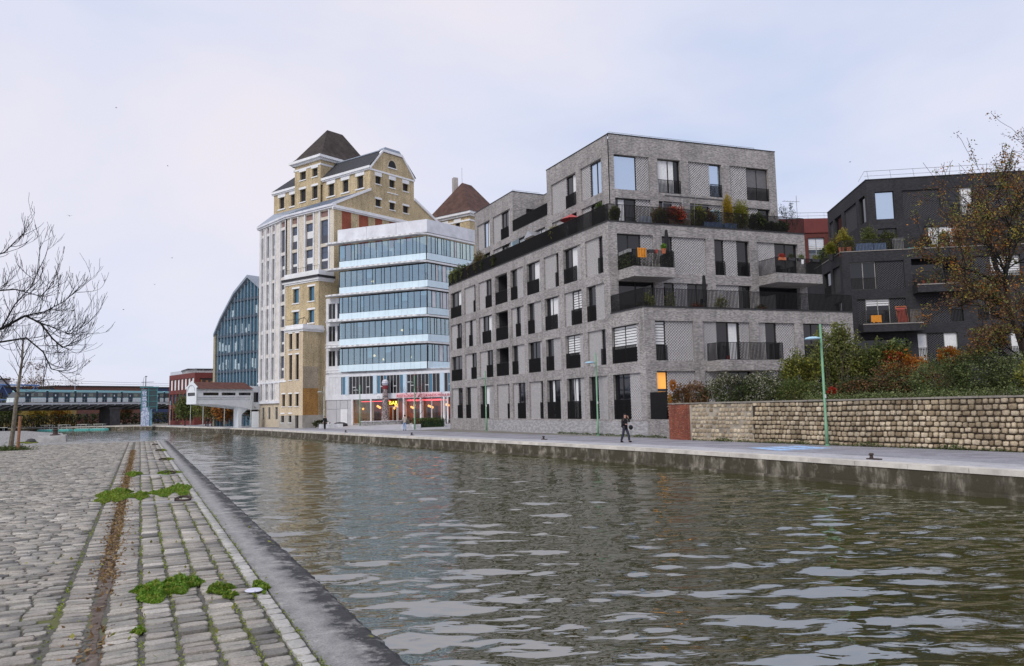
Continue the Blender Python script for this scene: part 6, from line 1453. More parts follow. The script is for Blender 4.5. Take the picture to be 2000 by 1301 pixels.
# ---- bare tree reaching in from the left
lt_ = thing('tree', 'bare tree with arching drooping branches over the near quay', 'tree', (-7.2, 25.2, 0)); m = MB(); rr = random.Random(12); tips = []
m.tube([(-7.2, 25.2, -.1), (-7.15, 25.2, 1.4), (-7.0, 25.1, 2.7), (-6.9, 25.0, 4.0), (-6.8, 25.1, 5.4)], [.24, .19, .17, .14, .1], 9, False); m.build('trunk', bark_dark, lt_); m = MB()
LIMBS = [([(-7.0, 25.1, 2.8), (-5.2, 24.5, 3.55), (-3.9, 24.0, 3.75), (-3.2, 23.7, 3.98), (-2.65, 23.4, 4.3), (-2.3, 23.3, 4.12), (-2.0, 23.15, 3.7), (-1.75, 23.0, 3.45), (-1.45, 22.9, 3.6)], .065),
         ([(-6.95, 25.0, 3.2), (-5.0, 24.3, 4.2), (-3.6, 23.8, 4.95), (-2.9, 23.5, 5.0), (-2.3, 23.2, 4.8), (-2.0, 23.1, 5.15)], .045),
         ([(-7.0, 25.1, 2.6), (-5.0, 24.4, 3.2), (-3.4, 23.8, 3.6), (-2.6, 23.4, 3.72), (-2.2, 23.25, 3.35), (-2.0, 23.2, 2.9), (-1.8, 23.1, 2.85)], .05),
         ([(-6.9, 25.0, 3.9), (-5.2, 24.5, 5.2), (-3.9, 24.0, 5.7), (-3.2, 23.7, 6.0), (-2.8, 23.45, 6.45)], .045),
         ([(-2.65, 23.4, 4.3), (-2.2, 23.2, 4.4), (-1.75, 22.95, 4.65), (-1.45, 22.8, 4.95)], .026),
         ([(-3.2, 23.7, 3.98), (-2.9, 23.5, 4.6), (-2.5, 23.3, 5.1), (-2.35, 23.2, 5.6)], .028),
         ([(-2.3, 23.3, 4.12), (-1.9, 23.1, 3.95), (-1.6, 22.95, 3.8), (-1.35, 22.85, 3.95)], .02),
         ([(-6.9, 25.1, 4.2), (-6.2, 25.8, 5.6), (-5.2, 26.0, 6.6)], .05), ([(-7.0, 25.1, 3.6), (-8.4, 25.4, 4.8), (-9.6, 25.2, 5.5)], .06), ([(-6.9, 25.1, 5.0), (-6.6, 24.9, 6.6), (-6.0, 24.6, 7.4)], .05)]
for pts, r0 in LIMBS:
    n = len(pts); m.tube(pts, [r0*.75*(1-.75*k/(n-1)) for k in range(n)], 6, False)
    for k in range(1, n):
        for q in range(5):
            a = Vector(pts[k-1]).lerp(Vector(pts[k]), rr.random()); d = (Vector(pts[k])-Vector(pts[k-1])).normalized()+Vector((rr.uniform(-.7, .9), rr.uniform(-.8, .6), rr.uniform(-.9, .8)))
            grow(m, a, d, rr.uniform(.38, .82), .010, 2, rr, tips, .13, .0, 5, (2, 3), .65, .6, .0042, 3)
m.build('branches', bark_dark, lt_, True)
T = np.array([tuple(x) for x in tips]); leaves_np(T[np.random.RandomState(2).randint(0, len(T), 60)], .06, L_bro, 'last_leaves', lt_, 0, 8)

# ---- young staked tree on the near quay
yt = thing('young_tree', 'slender young tree with fan of bare twigs, staked on the near quay', 'tree', (-5.75, 47.2, 0)); m = MB(); rr = random.Random(4); tips = []
tk = [(-5.76, 47.2, -.05), (-5.66, 47.2, 1.2), (-5.58, 47.1, 2.4), (-5.48, 47.05, 3.5), (-5.38, 47.0, 4.6), (-5.36, 47.0, 5.6)]
m.tube(tk, [.12, .10, .09, .075, .055, .03], 8, False); m.build('trunk', bark_pale, yt); m = MB()
for k in range(13):
    a = Vector(tk[3]).lerp(Vector(tk[5]), k/12); an = k*2.4; grow(m, a, (math.cos(an)*.75, math.sin(an)*.75, 1), rr.uniform(1.1, 1.9), .02, 1, rr, tips, .12, 0, 5, (2, 4), .45, .6, .005, 3)
m.tube([(-5.5, 47.05, 2.95), (-5.9, 47.1, 3.3), (-6.4, 47.2, 3.9)], [.06, .05, .03], 6); m.build('branches', bark_dark, yt, True)
m = MB(); m.tube([(-5.40, 46.85, -.1), (-5.34, 46.85, 1.75)], .07, 8); tag(m.build('tree_stake', M('stake_wood', (.27, .13, .07), .8, .3, 8)), 'brown wooden stake beside the young tree', 'stake')
P = [(-5.7+r_.normal(0, .42), 47.1+r_.normal(0, .3), abs(r_.normal(0, .11))) for k in range(1300)]
tag(leaves_np(np.array(P), .16, L_green, 'grass_tuft', None, -.4, 6, .22), 'grass tuft at the foot of the young tree', 'grass')

# ---- weeds and leaves on the near quay
def weeds(label, lobes, seed, mt=(L_gr_ if False else None)):
    pass
Lg1 = Mleaf('quay_weed_leaf', (.045, .11, .010), (.15, .30, .025), (.30, .45, .06)); Lg2 = Mleaf('quay_moss_leaf', (.09, .13, .012), (.24, .31, .035), (.40, .43, .08))
def clump(label, lobes, seed, mats, n, size=.045):
    c = np.mean([l[0] for l in lobes], 0); t = thing('weed_clump', label, 'weeds', (c[0], c[1], 0), 'weeds in the joints of the near quay'); r = np.random.RandomState(seed)
    tot = sum(l[1][0]*l[1][1] for l in lobes)
    for k, mt in enumerate(mats):
        P = []
        for (cx_, cy_), (rx, ry, hh_) in lobes:
            q = int(n/len(mats)*rx*ry/tot); a = r.rand(q)*6.283; d = np.sqrt(r.rand(q)); bump_ = .6+.4*np.sin(a*5+seed)*np.cos(d*9+k)
            x = cx_+rx*d*np.cos(a)*(.85+.3*np.sin(3*a+seed)); y = cy_+ry*d*np.sin(a)*(.85+.3*np.cos(4*a)); z = hh_*(1-d**2.2)*bump_*(.35+.65*r.rand(q))+.015
            P.append(np.stack([x, y, z], 1))
        leaves_np(np.concatenate(P), size, mt, 'foliage', t, .1, seed+k, .42)
    return t
clump('wide low weed clump by the fallen leaves, nearest the young quay edge', [((.20, 8.05), (.24, .42, .10)), ((.42, 8.25), (.20, .36, .11))], 1, [Lg1, Lg1, Lg2], 15000, .034)
clump('small double weed tuft beside the pale plastic lid', [((.74, 7.88), (.13, .20, .07)), ((.80, 7.55), (.07, .10, .05))], 2, [Lg1, Lg2], 3600, .034)
clump('weed tuft against the coping next to the plastic lid', [((1.09, 7.75), (.08, .26, .07))], 3, [Lg1, Lg2], 2200, .034)
clump('tiny weed tuft alone in a joint beside the gutter', [((.06, 6.7), (.045, .08, .03))], 4, [Lg1, Lg2], 220)
clump('broad mossy weed clump across the leaf filled gutter beyond the iron ring', [((-.30, 18.3), (.36, 1.3, .13)), ((.12, 17.7), (.24, .7, .09)), ((-.52, 17.2), (.16, .5, .07))], 5, [Lg2, Lg1, Lg2], 14000, .048)
clump('mossy weed clump against the coping beyond the iron ring', [((.55, 18.0), (.28, .7, .09)), ((.92, 18.6), (.26, 1.3, .12))], 6, [Lg2, Lg1], 10500, .048)
clump('small weed tuft at the gutter by the second cross strip', [((-.02, 24.2), (.22, .7, .10))], 7, [Lg2, Lg1], 1500, .07)
clump('thin weed line along the second cross strip by the coping', [((.85, 24.1), (.34, .6, .08))], 8, [Lg2, Lg1], 1500, .07)
clump('weed tuft by the third cross strip against the coping', [((1.1, 31.4), (.20, .7, .07))], 9, [Lg2], 600, .08)
clump('weed tuft by the fourth cross strip against the coping', [((1.15, 39.4), (.2, .7, .08))], 10, [Lg2], 600, .08)
clump('faded grass patch beside the pale mooring block', [((-6.3, 60.5), (.7, 1.8, .08))], 11, [Lg2, L_ygr], 900, .12)
P = []; r_ = np.random.RandomState(14)
for k in range(9500):
    y = 4.6+37*r_.rand()**1.0; dens = .25+.75*(1 if 9 < y < 17 or y > 20 else 0)
    if y < 9: dens = .35*(.3+.7*(math.sin(y*3.1) > .1))
    if r_.rand() > dens: continue
    P.append((qx(-.27+r_.normal(0, .085), y), y, .0+r_.rand()*.03-.02))
JW = []; rj = np.random.RandomState(41)
for xj in (.045, .286, .537, .774, .972, 1.112, -.585):
    for q in range(150):
        y0 = 4.5+18*rj.rand()**1.3; nn_ = rj.randint(2, 9)
        for a in range(nn_): JW.append((qx(xj+rj.normal(0, .012), y0), y0+rj.normal(0, .05), .004+abs(rj.normal(0, .012))))
jw = leaves_np(np.array(JW), .024, Lg2, 'joint_weeds', None, .0, 42, .4); tag(jw, 'thin moss and seedlings growing in the joints of the setts', 'weeds', None, 'stuff')
L_fall = Mleaf('fallen_leaf', (.09, .045, .02), (.27, .17, .07), (.46, .33, .15))
lf = leaves_np(np.array(P), .055, L_fall, 'fallen_leaves', None, 1.2, 15, .6); tag(lf, 'dry brown leaves lying along the gutter', 'leaves', None, 'stuff')
P = [(qx(r_.uniform(-1.2, 1.6), y), y, .028) for y in r_.uniform(4.7, 14, 60)]
lf = leaves_np(np.array(P), .05, L_ygr, 'scattered_leaves', None, 3, 16, .6); tag(lf, 'few yellow leaves scattered on the setts', 'leaves', None, 'stuff')
mud = NB('gutter_mud'); pm_ = mud.pos(); mud.base(mud.ramp(mud.noise(pm_, 7, 6, .75), [(.35, (.055, .037, .028)), (.55, (.13, .10, .08)), (.72, (.22, .205, .18))])); mud.set(.95); mud.bump(mud.noise(pm_, 40, 3), .6, .01)
m = MB(); y = 4.2; rr = random.Random(2); pv = None
while y < 42:
    w_ = (.02+.05*abs(math.sin(y*1.9))*abs(math.sin(y*.83+.4))+.03*abs(math.sin(y*.37+1)))*rr.uniform(.7, 1.25); c_ = -.272+.015*math.sin(y*2.3)+rr.uniform(-.006, .006)
    cur = [(qx(c_-w_*1.25, y), y, -.022), (qx(c_-w_*.6, y), y, -.004), (qx(c_+w_*.6, y), y, -.004), (qx(c_+w_*1.25, y), y, -.022)]
    if pv: [m.quad(pv[k], pv[k+1], cur[k+1], cur[k]) for k in range(3)]
    pv = cur; y += .16
tag(m.build('gutter_silt', mud.m, None, True), kind='structure')
iron = M('rusty_iron', (.055, .038, .032), .75, .35, 20, .3, 60)
def torus(m, c, R_, r, ax='z', n=20, k=7, tilt=0.0):
    i0 = len(m.v)
    for a in range(n):
        t_ = 2*math.pi*a/n
        for b in range(k):
            p_ = 2*math.pi*b/k; x, y, z = (R_+r*math.cos(p_))*math.cos(t_), (R_+r*math.cos(p_))*math.sin(t_), r*math.sin(p_)
            y, z = y*math.cos(tilt)-z*math.sin(tilt), y*math.sin(tilt)+z*math.cos(tilt); m.v.append((c[0]+x, c[1]+y, c[2]+z))
    for a in range(n):
        for b in range(k): m.f.append((i0+a*k+b, i0+((a+1) % n)*k+b, i0+((a+1) % n)*k+(b+1) % k, i0+a*k+(b+1) % k)); m.m.append(0)
for k_, (x_, y_, lb) in enumerate(((.86, 16.2, 'rusty iron mooring ring lying on the first cross strip'), (.9, 23.7, 'iron mooring ring on the second cross strip in the weeds'), (.95, 31.0, 'iron mooring ring on the third cross strip'), (1.0, 39.0, 'iron mooring ring on the fourth cross strip'), (1.0, 47.0, 'iron mooring ring on the farthest cross strip'))):
    t_ = thing('mooring_ring', lb, 'mooring ring', (x_, y_, .012), 'mooring rings along the near quay')
    m = MB(); torus(m, (x_, y_, .05), .125, .024, tilt=.22); m.build('ring', iron, t_, True)
    m = MB(); m.box(x_-.16, x_-.08, y_-.05, y_+.05, .008, .075); m.build('eye_bolt', iron, t_)
m = MB(); m.lathe((1.01, 7.55, .03), [(.0, .0), (.075, .0), (.082, .006), (.07, .014), (.02, .02), (.0, .02)], 18); tag(m.build('plastic_lid', M('pale_plastic', (.62, .62, .72), .4)), 'pale lilac plastic lid lying by the weeds', 'lid')
m = MB(); rr = random.Random(6)
mb_ = thing('mooring_block', 'pale stone mooring block on the corner of the near quay', 'stone block', (-5.1, 62.2, 0))
m.hexa([(-6.0, 60.8, -.1), (-4.2, 60.4, -.1), (-4.3, 63.6, -.1), (-6.2, 63.8, -.1), (-5.9, 60.9, .36), (-4.25, 60.5, .42), (-4.35, 63.5, .42), (-6.1, 63.7, .36)]); m.build('block', slabm, mb_)
m = MB(); m.lathe((-5.0, 62.4, .4), [(.34, 0), (.3, .06), (.16, .1), (.14, .3), (.2, .36), (.18, .42), (0, .45)], 12); m.build('bollard', iron, mb_)
m = MB(); m.lathe((-6.2, 60.2, 0), [(.3, 0), (.32, .1), (.2, .25), (0, .3)], 10); tag(m.build('stone_lump', M('dark_stone', (.06, .06, .058), .9)), 'dark stone lump beside the pale mooring block', 'stone')

# ================================================================ trees and plants farther off
for k, (x, y, h, mt, n, lb) in enumerate(((12.2, 160, 5.6, [L_mid, L_ygr, L_green], 3000, 'rounded olive green tree in front of the red building'), (9.0, 170, 5.0, [L_mid, L_green], 2400, 'small olive green tree between the lift tower and the red building'),
        (15.5, 155, 5.2, [L_bro, L_ora, L_mid], 2600, 'russet tree half hidden under the white gallery'), (14.0, 147, 4.4, [L_bro, L_ora], 2200, 'low copper coloured tree beneath the white gallery'), (17.5, 133.5, 5.2, [L_dark, L_bro], 1800, 'dark tree between the gallery pier and the mill'),
        (12.6, 152, 4.6, [L_bro, L_mid], 1800, 'brownish tree left of the gallery gable'))):
    tree('quay_tree', lb, (x, y, FQ), h, .13, 2, 200+k, mt, n*2, .36, bark, group='small trees along the far quay', lsp=.6, start=.4)
tree('bare_tree', 'reddish bare small tree in front of the restaurant', (30.2, 88.5, -.5), 5.4, .07, 3, 301, [L_bro, L_red], 350, .11, M('reddish_bark', (.10, .05, .045), .9), lsp=.12, split=(3, 4))
tree('bare_tree', 'reddish brown bare tree on the skyline behind the tram', FBR.p(30, -34, FQ), 14.5, .28, 3, 302, [L_bro], 1500, .4, M('reddish_bark', (.10, .05, .045), .9), lsp=.6)
tree('bare_tree', 'faint bare tree on the skyline beside the lift tower', FBR.p(48, -45, FQ), 12.5, .22, 3, 303, [L_bro], 300, .4, bark_pale, lsp=.6)
for k, (u, w_, h, mt, lb) in enumerate(((-30, -18, 6, [L_bro], 'bare brown tree under the left end of the viaduct'), (-18, -14, 6, [L_bro, L_mid], 'leggy brown tree behind the stake, under the viaduct'), (-8, -16, 5.6, [L_bro], 'thin brown tree under the tram front'), (2, -18, 6, [L_bro, L_mid], 'spreading brown tree under the second tram car'), (11, -15, 5.5, [L_mid, L_green], 'olive tree under the viaduct left of the yellow one'),
        (17, -13, 5.8, [L_yel], 'bright yellow tree under the viaduct'), (23, -14, 5.4, [L_yel, L_ora], 'golden tree beside the dark viaduct pier'), (36, -12, 5.6, [L_bro, L_ora], 'russet tree between the viaduct pier and the lift'), (42, -14, 5.2, [L_bro], 'brown tree behind the lift tower'), (-42, -16, 6, [L_bro], 'brown tree at the far left under the viaduct'))):
    q = FBR.p(u, w_, FQ); tree('bank_tree', lb, q, h, .16, 2, 320+k, mt, 4200, .42, bark, group='trees on the bank under the viaduct', lsp=.75, start=.3)
shr = [( -40, 'dark hedge'), ]
P = []; r_ = np.random.RandomState(77)
for k in range(9000): P.append(FBR.p(r_.uniform(-60, 80), -9-r_.rand()*2.5, FQ+r_.rand()**1.2*3.0))
hd = leaves_np(np.array(P), .5, L_dark, 'hedge_mass', None, .1, 78, .7); tag(hd, 'dark hedge and fence line along the bank under the viaduct', 'hedge', None, 'stuff')
# fence in front of the dark hedge
fn = thing('fence', 'dark vertical bar fence on the bank under the viaduct', 'fence', FBR.p(-8, -6, FQ)); m = MB(); railing(m, Fr(FBR.p(-60, -6.5, 0)[:2], FBR.d), 0, 84, 0, FQ, FQ+2.0, .6, .08, .06); m.build('bars', black_metal, fn)

# ================================================================ street lamps on the far quay
def lamp(lb, x, y, z, h, mat, headm, arm=.95, big=True, group='lamps along the far quay'):
    t_ = thing('street_lamp', lb, 'street lamp', (x, y, z), group)
    m = MB(); m.tube([(x, y, z-.05), (x, y, z+1.1), (x, y, z+1.12), (x, y, z+h)], [.085, .08, .066, .055], 10); m.build('pole', mat, t_, True)
    m = MB(); m.lathe((x, y, z), [(.14, 0), (.14, .03), (.09, .05), (.086, .09)], 10); m.build('base_plate', mat, t_)
    m = MB(); zh = z+h-.78; m.tube([(x, y, zh), (x-arm*.35, y, zh+.03)], .035, 6); m.build('arm', mat, t_)
    m = MB(); n = 14; prof = []
    cx_ = x-arm*.62
    for f, zz in ((0.02, .11), (.5, .095), (.85, .055), (1, .0), (.96, -.03), (.02, -.035)): prof.append((f*arm*.42, zz))
    m.lathe((cx_, y, zh+.02), prof[::-1], n); hd_ = m.build('lamp_head', headm, t_, True)
    m = MB(); m.lathe((cx_, y, zh-.02), [(0.001, -.02), (arm*.2, -.018), (arm*.22, 0)], 10); m.build('diffuser', frost, hd_)
    if big: m = MB(); m.fbox(Fr((x-.05, y-.07), (1, 0)), .0, .1, 0, .012, z+2.4, z+2.6); m.build('sticker', curtain, t_)
    return t_
lamp('tall sea green lamp post with pale blue head standing before the stone wall', 31.55, 28.35, FQ, 6.2, lamp_green, lamp_head)
lamp('sea green lamp post at the tenth window bay of the grey block', 31.6, 50.0, FQ, 6.3, lamp_green, lamp_head, .9)
lamp('grey green lamp post at the third window bay of the grey block', 31.2, 69.9, FQ, 5.95, lamp_green, lamp_grey, .9)
lamp('lamp post beside the clipped hedge of the restaurant', 28.2, 82.9, FQ, 6.1, lamp_green, lamp_grey, .9)
lamp('lamp post on the square before the frosted ground floor panels', 27.6, 104.2, -.5, 5.7, lamp_green, lamp_grey, .9)
lamp('lamp post before the orange brick side of the mill pavilion', 23.2, 106.5, FQ, 5.7, lamp_grey, lamp_grey, .9)
for x, y, lb in ((16.3, 127.5, 'lamp post beside the white cabinet at the mill corner'), (13.6, 140, 'lamp post under the middle of the white gallery'), (10.8, 148, 'lamp post under the gable of the white gallery'), (9.6, 163, 'lamp post in front of the olive tree and red building'), (6.5, 178, 'lamp post between the lift tower and the red building')): lamp(lb, x, y, FQ, 5.2, lamp_grey, lamp_grey, .9, False)

# ================================================================ the square by the restaurant
tt_ = thing('totem', 'tapering mosaic stone totem topped by a white sphere outside the restaurant', 'monument', (31.0, 103.6, -.3))
mos = NB('mosaic_stone'); pm2 = mos.pos(); vo = mos.n('ShaderNodeTexVoronoi'); vo.inputs['Scale'].default_value = 7; mos.l(pm2, vo.inputs['Vector'])
mos.base(mos.ramp(vo.outputs['Distance'], [(.25, (.5, .46, .44)), (.42, (.32, .22, .22)), (.55, (.12, .10, .10))])); mos.set(.85); mos.bump(vo.outputs['Distance'], -.5, .05)
m = MB(); m.lathe((31.0, 103.6, -.3), [(.95, 0), (.95, .35), (.62, .42), (.55, 1.2), (.45, 3.0), (.33, 4.85)], 10); m.build('shaft', mos.m, tt_)
m = MB(); m.lathe((31.0, 103.6, 4.55), [(.34, 0), (.40, .12), (.40, .4), (.3, .5)], 12); m.build('collar', M('dark_red_paint', (.22, .03, .04), .6), tt_)
m = MB(); m.sphere((31.0, 103.6, 5.45), .46, 16); so = m.build('sphere', M('white_enamel', (.70, .70, .74), .4, .05, 2), tt_, True)
m = MB(); torus(m, (31.0, 103.6, 5.32), .455, .022, n=24, k=5); torus(m, (31.0, 103.6, 5.58), .44, .018, n=24, k=5); m.build('painted_band', M('blue_letter_band', (.10, .10, .30), .6), so)
sb_ = thing('stone_bench', 'low curved bench wall of rough grey stones around the totem', 'bench', (30.4, 101.8, -.4)); m = MB(); rr = random.Random(3)
for k in range(34):
    an = math.radians(150+k*5.6); x, y = 31.0+3.1*math.cos(an), 103.6+2.6*math.sin(an); m.box(x-.24, x+.22, y-.22, y+.22, -.55, .12+rr.uniform(-.06, .05))
m.build('stones', M('rough_grey_stone', (.33, .32, .31), .9, .4, 4, .4, 12), sb_); m = MB()
for k in range(33):
    an = math.radians(150+k*5.6); an2 = math.radians(150+(k+1)*5.6)
    m.hexa([(31+2.8*math.cos(an), 103.6+2.3*math.sin(an), .17), (31+3.4*math.cos(an), 103.6+2.9*math.sin(an), .17), (31+3.4*math.cos(an2), 103.6+2.9*math.sin(an2), .17), (31+2.8*math.cos(an2), 103.6+2.3*math.sin(an2), .17), (31+2.8*math.cos(an), 103.6+2.3*math.sin(an), .25), (31+3.4*math.cos(an), 103.6+2.9*math.sin(an), .25), (31+3.4*math.cos(an2), 103.6+2.9*math.sin(an2), .25), (31+2.8*math.cos(an2), 103.6+2.3*math.sin(an2), .25)])
m.build('seat', white_slab, sb_)
hb = thing('clipped_hedge', 'clipped dark green box hedge in the restaurant forecourt', 'hedge', (30.6, 86, -.55)); r_ = np.random.RandomState(3)
P = np.stack([30.9+r_.uniform(-1.7, 1.7, 3600), 86+r_.uniform(-1, 1, 3600), -.5+r_.rand(3600)**.7*1.15], 1); leaves_np(P, .15, L_green, 'foliage', hb, .2, 7)
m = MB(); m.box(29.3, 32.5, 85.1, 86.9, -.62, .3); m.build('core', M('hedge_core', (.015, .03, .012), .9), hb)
for k, (x, y) in enumerate(((28.0, 85.6), (29.0, 84.8))):
    t_ = thing('planter_box', 'grey concrete planter box %s' % ('beside the clipped hedge' if k else 'next to the walker in jeans'), 'planter', (x, y, -.6)); m = MB(); m.box(x-.45, x+.45, y-.4, y+.4, -.62, -.02); m.build('box', white_slab, t_)
    P = np.stack([x+r_.normal(0, .22, 300), y+r_.normal(0, .2, 300), .0+abs(r_.normal(0, .3, 300))], 1); leaves_np(P, .12, L_bro if k else L_dark, 'foliage', t_, 0, 9)
m = MB(); m.box(32.6, 32.75, 85.2, 86.0, -.6, .55); t_ = m.build('menu_board', white_trim); tag(t_, 'white menu board at the end of the clipped hedge', 'sign')
chm = M('cafe_chair_metal', (.05, .05, .052), .5)
def chair(label, loc, rz, group):
    t_ = thing('cafe_chair', label, 'chair', (0, 0, 0), group)
    for nm, bxs in (('seat', [(-.2, .2, -.2, .2, .43, .47)]), ('backrest', [(-.2, .2, .17, .2, .6, .88)])):
        m = MB(); [m.box(*b) for b in bxs]; m.build(nm, chm, t_)
    for sx in (-1, 1):
        for sy in (-1, 1): m = MB(); m.box(sx*.18-.015, sx*.18+.015, sy*.18-.015, sy*.18+.015, 0, .88 if sy > 0 else .45); m.build('leg', chm, t_)
    t_.location = loc; t_.rotation_euler = (0, 0, rz); return t_
c0 = chair('dark cafe chair on the restaurant terrace', (35.0, 93.0, -.42), .4, 'cafe chairs on the restaurant terrace')
for k in range(11): dup(c0, (35.2+(k % 4)*.95+rw.uniform(-.2, .2), 91.2+(k//4)*1.5+rw.uniform(-.2, .2), -.42), rw.uniform(0, 6.28))
for k in range(5): dup(c0, (31.6+k*.8, 97.4-k*.5, -.32), rw.uniform(0, 6.28))
tb0 = thing('cafe_table', 'small round cafe table among the dark chairs', 'table', (0, 0, 0), 'cafe tables on the restaurant terrace')
m = MB(); m.lathe((0, 0, .7), [(.35, 0), (.35, .03)], 14); m.build('table_top', white_slab, tb0); m = MB(); m.lathe((0, 0, 0), [(.2, 0), (.2, .02), (.03, .04), (.03, .7)], 8); m.build('leg', chm, tb0)
tb0.location = (35.6, 92.2, -.42)
for k in range(4): dup(tb0, (36.4+k*.7, 93.6-k*.7, -.42))
rk = thing('boulder', 'dark rounded boulder on the square before the frosted panels', 'boulder', (25.6, 107.5, -.5)); m = MB(); m.sphere((25.6, 107.3, -.3), .75, 12, (1.5, .8, .6)); m.build('rock', M('dark_rock', (.04, .042, .045), .8, .4, 4, .5, 8), rk, True)
m = MB(); m.box(22.4, 25.6, 105.6, 106.0, -.65, -.05); tag(m.build('stone_bench', white_slab), 'long pale stone bench before the mill pavilion', 'bench')
shrub('shrub', 'dark low shrub behind the pale bench at the mill pavilion', 'shrub', [((23.2, 108.4, .0), (1.2, .6, .5))], 900, .2, [(L_dark, 1)], 44, stems=False)

# ================================================================ people
def skinmesh(name, verts, edges, rad, mat, parent, lv=2, root=0):
    me = bpy.data.meshes.new(name); me.from_pydata(verts, edges, []); o = bpy.data.objects.new(name, me); COL.objects.link(o)
    md = o.modifiers.new('s', 'SKIN'); md.use_smooth_shade = True; sk = me.skin_vertices[0].data
    for i, r in enumerate(rad): sk[i].radius = r if isinstance(r, tuple) else (r, r)
    sk[root].use_root = True
    ss = o.modifiers.new('d', 'SUBSURF'); ss.levels = lv; ss.render_levels = lv
    dg = bpy.context.evaluated_depsgraph_get(); m2 = bpy.data.meshes.new_from_object(o.evaluated_get(dg)); bpy.data.objects.remove(o)
    m2.materials.clear(); m2.materials.append(mat); m2.polygons.foreach_set('use_smooth', [True]*len(m2.polygons))
    return m2
skinm = M('skin', (.46, .27, .20), .6, .05, 5); 
def person(label, loc, rz, H, coat, trous, shoe, hairm, stride, arms, coat_len=.86, bag=None, hat=False):
    """local frame: faces +x; z up; sizes for a 1.75 m adult scaled by H"""
    k = H/1.75
    hip, kn, an_ = .92, .49, .085
    fL, fR = stride
    J = {'pel': (0, 0, .96), 'bel': (0, 0, 1.12), 'che': (.0, 0, 1.32), 'nk': (.012, 0, 1.47), 'hd0': (.03, 0, 1.535), 'hd': (.035, 0, 1.605), 'hdt': (.03, 0, 1.68)}
    for s, sd in ((1, 'l'), (-1, 'r')):
        st = fL if s > 0 else fR
        J['hip'+sd] = (0, s*.09, .90); J['kn'+sd] = (st*.5+.04, s*.095, .49); J['an'+sd] = (st*.9-.02, s*.10, .09); J['toe'+sd] = (st*.9+.15, s*.11, .045)
        el, wr = arms[sd]; J['sh'+sd] = (0, s*.18, 1.41); J['el'+sd] = el; J['wr'+sd] = wr
        d = norm(np.array(wr)-np.array(el)); pm_ = np.array(wr)+d*.07; J['pa'+sd] = tuple(pm_)
        sidev = np.cross(d, np.array([0, 1., 0])); sidev = norm(sidev) if np.linalg.norm(sidev) > .1 else np.array([0, 0, 1.])
        lat = np.cross(d, sidev)
        for f in range(4): b = pm_+lat*(f-1.5)*.02; J['f%d%s' % (f, sd)] = tuple(b+d*.035); J['g%d%s' % (f, sd)] = tuple(b+d*(.035+(.045, .055, .05, .035)[f])+sidev*.02)
        J['t0'+sd] = tuple(np.array(wr)+d*.03+lat*.035); J['t1'+sd] = tuple(np.array(wr)+d*.07+lat*.055)
    names = list(J); idx = {n: i for i, n in enumerate(names)}
    E = [('pel', 'bel'), ('bel', 'che'), ('che', 'nk'), ('nk', 'hd0'), ('hd0', 'hd'), ('hd', 'hdt')]
    for sd in 'lr':
        E += [('pel', 'hip'+sd), ('hip'+sd, 'kn'+sd), ('kn'+sd, 'an'+sd), ('an'+sd, 'toe'+sd), ('che', 'sh'+sd), ('sh'+sd, 'el'+sd), ('el'+sd, 'wr'+sd), ('wr'+sd, 'pa'+sd), ('wr'+sd, 't0'+sd), ('t0'+sd, 't1'+sd)]
        for f in range(4): E += [('pa'+sd, 'f%d%s' % (f, sd)), ('f%d%s' % (f, sd), 'g%d%s' % (f, sd))]
    RA = {'pel': (.15, .11), 'bel': (.14, .10), 'che': (.165, .115), 'nk': .055, 'hd0': .075, 'hd': .098, 'hdt': .072, 'hip': .085, 'kn': .055, 'an': .038, 'toe': .032, 'sh': .06, 'el': .042, 'wr': .028, 'pa': .03, 't0': .011, 't1': .009}
    def rad(n): return RA.get(n, RA.get(n[:-1], .0095))
    V = [tuple(np.array(J[n])*k) for n in names]
    me = skinmesh('person', V, [(idx[a], idx[b]) for a, b in E], [tuple(x*k for x in rad(n)) if isinstance(rad(n), tuple) else rad(n)*k for n in names], skinm, None)
    o = bpy.data.objects.new('person', me); link(o, None, loc); tag(o, label, 'person')
    def part(nm, keys, ed, rr_, mat, root=0):
        vv = [tuple(np.array(x)*k) for x in keys]; m2 = skinmesh(nm, vv, ed, [tuple(y*k for y in x) if isinstance(x, tuple) else x*k for x in rr_], mat, None, 2, root)
        p_ = bpy.data.objects.new(nm, m2); COL.objects.link(p_); p_.parent = o; return p_
    lo = J['pel'][2]-.96+coat_len
    part('jacket', [(0, 0, lo-.06), (0, 0, 1.12), (0, 0, 1.34), (.01, 0, 1.46), J['shl'], J['ell'], J['wrl'], J['shr'], J['elr'], J['wrr']], [(0, 1), (1, 2), (2, 3), (2, 4), (4, 5), (5, 6), (2, 7), (7, 8), (8, 9)], [(.20, .165), (.19, .15), (.205, .155), .095, .09, .07, .052, .09, .07, .052], coat, 1)
    part('trousers', [(0, 0, .98), J['hipl'], J['knl'], tuple(np.array(J['anl'])+np.array([-.005, 0, -.01])), J['hipr'], J['knr'], tuple(np.array(J['anr'])+np.array([-.005, 0, -.01]))], [(0, 1), (1, 2), (2, 3), (0, 4), (4, 5), (5, 6)], [(.12, .10), .10, .08, .068, .10, .08, .068], trous)
    for sd in 'lr':
        a = np.array(J['an'+sd]); t = np.array(J['toe'+sd]); part('shoe', [tuple(a+np.array([-.05, 0, -.04])), tuple((a+t)/2+np.array([0, 0, -.015])), tuple(t)], [(0, 1), (1, 2)], [.062, .058, .05], shoe)
    m = MB(); c = np.array(J['hd'])*k
    m.sphere((c[0]-.012*k, 0, c[2]+.035*k), .112*k, 14, (1.0, .88, 1.0)); hm = m
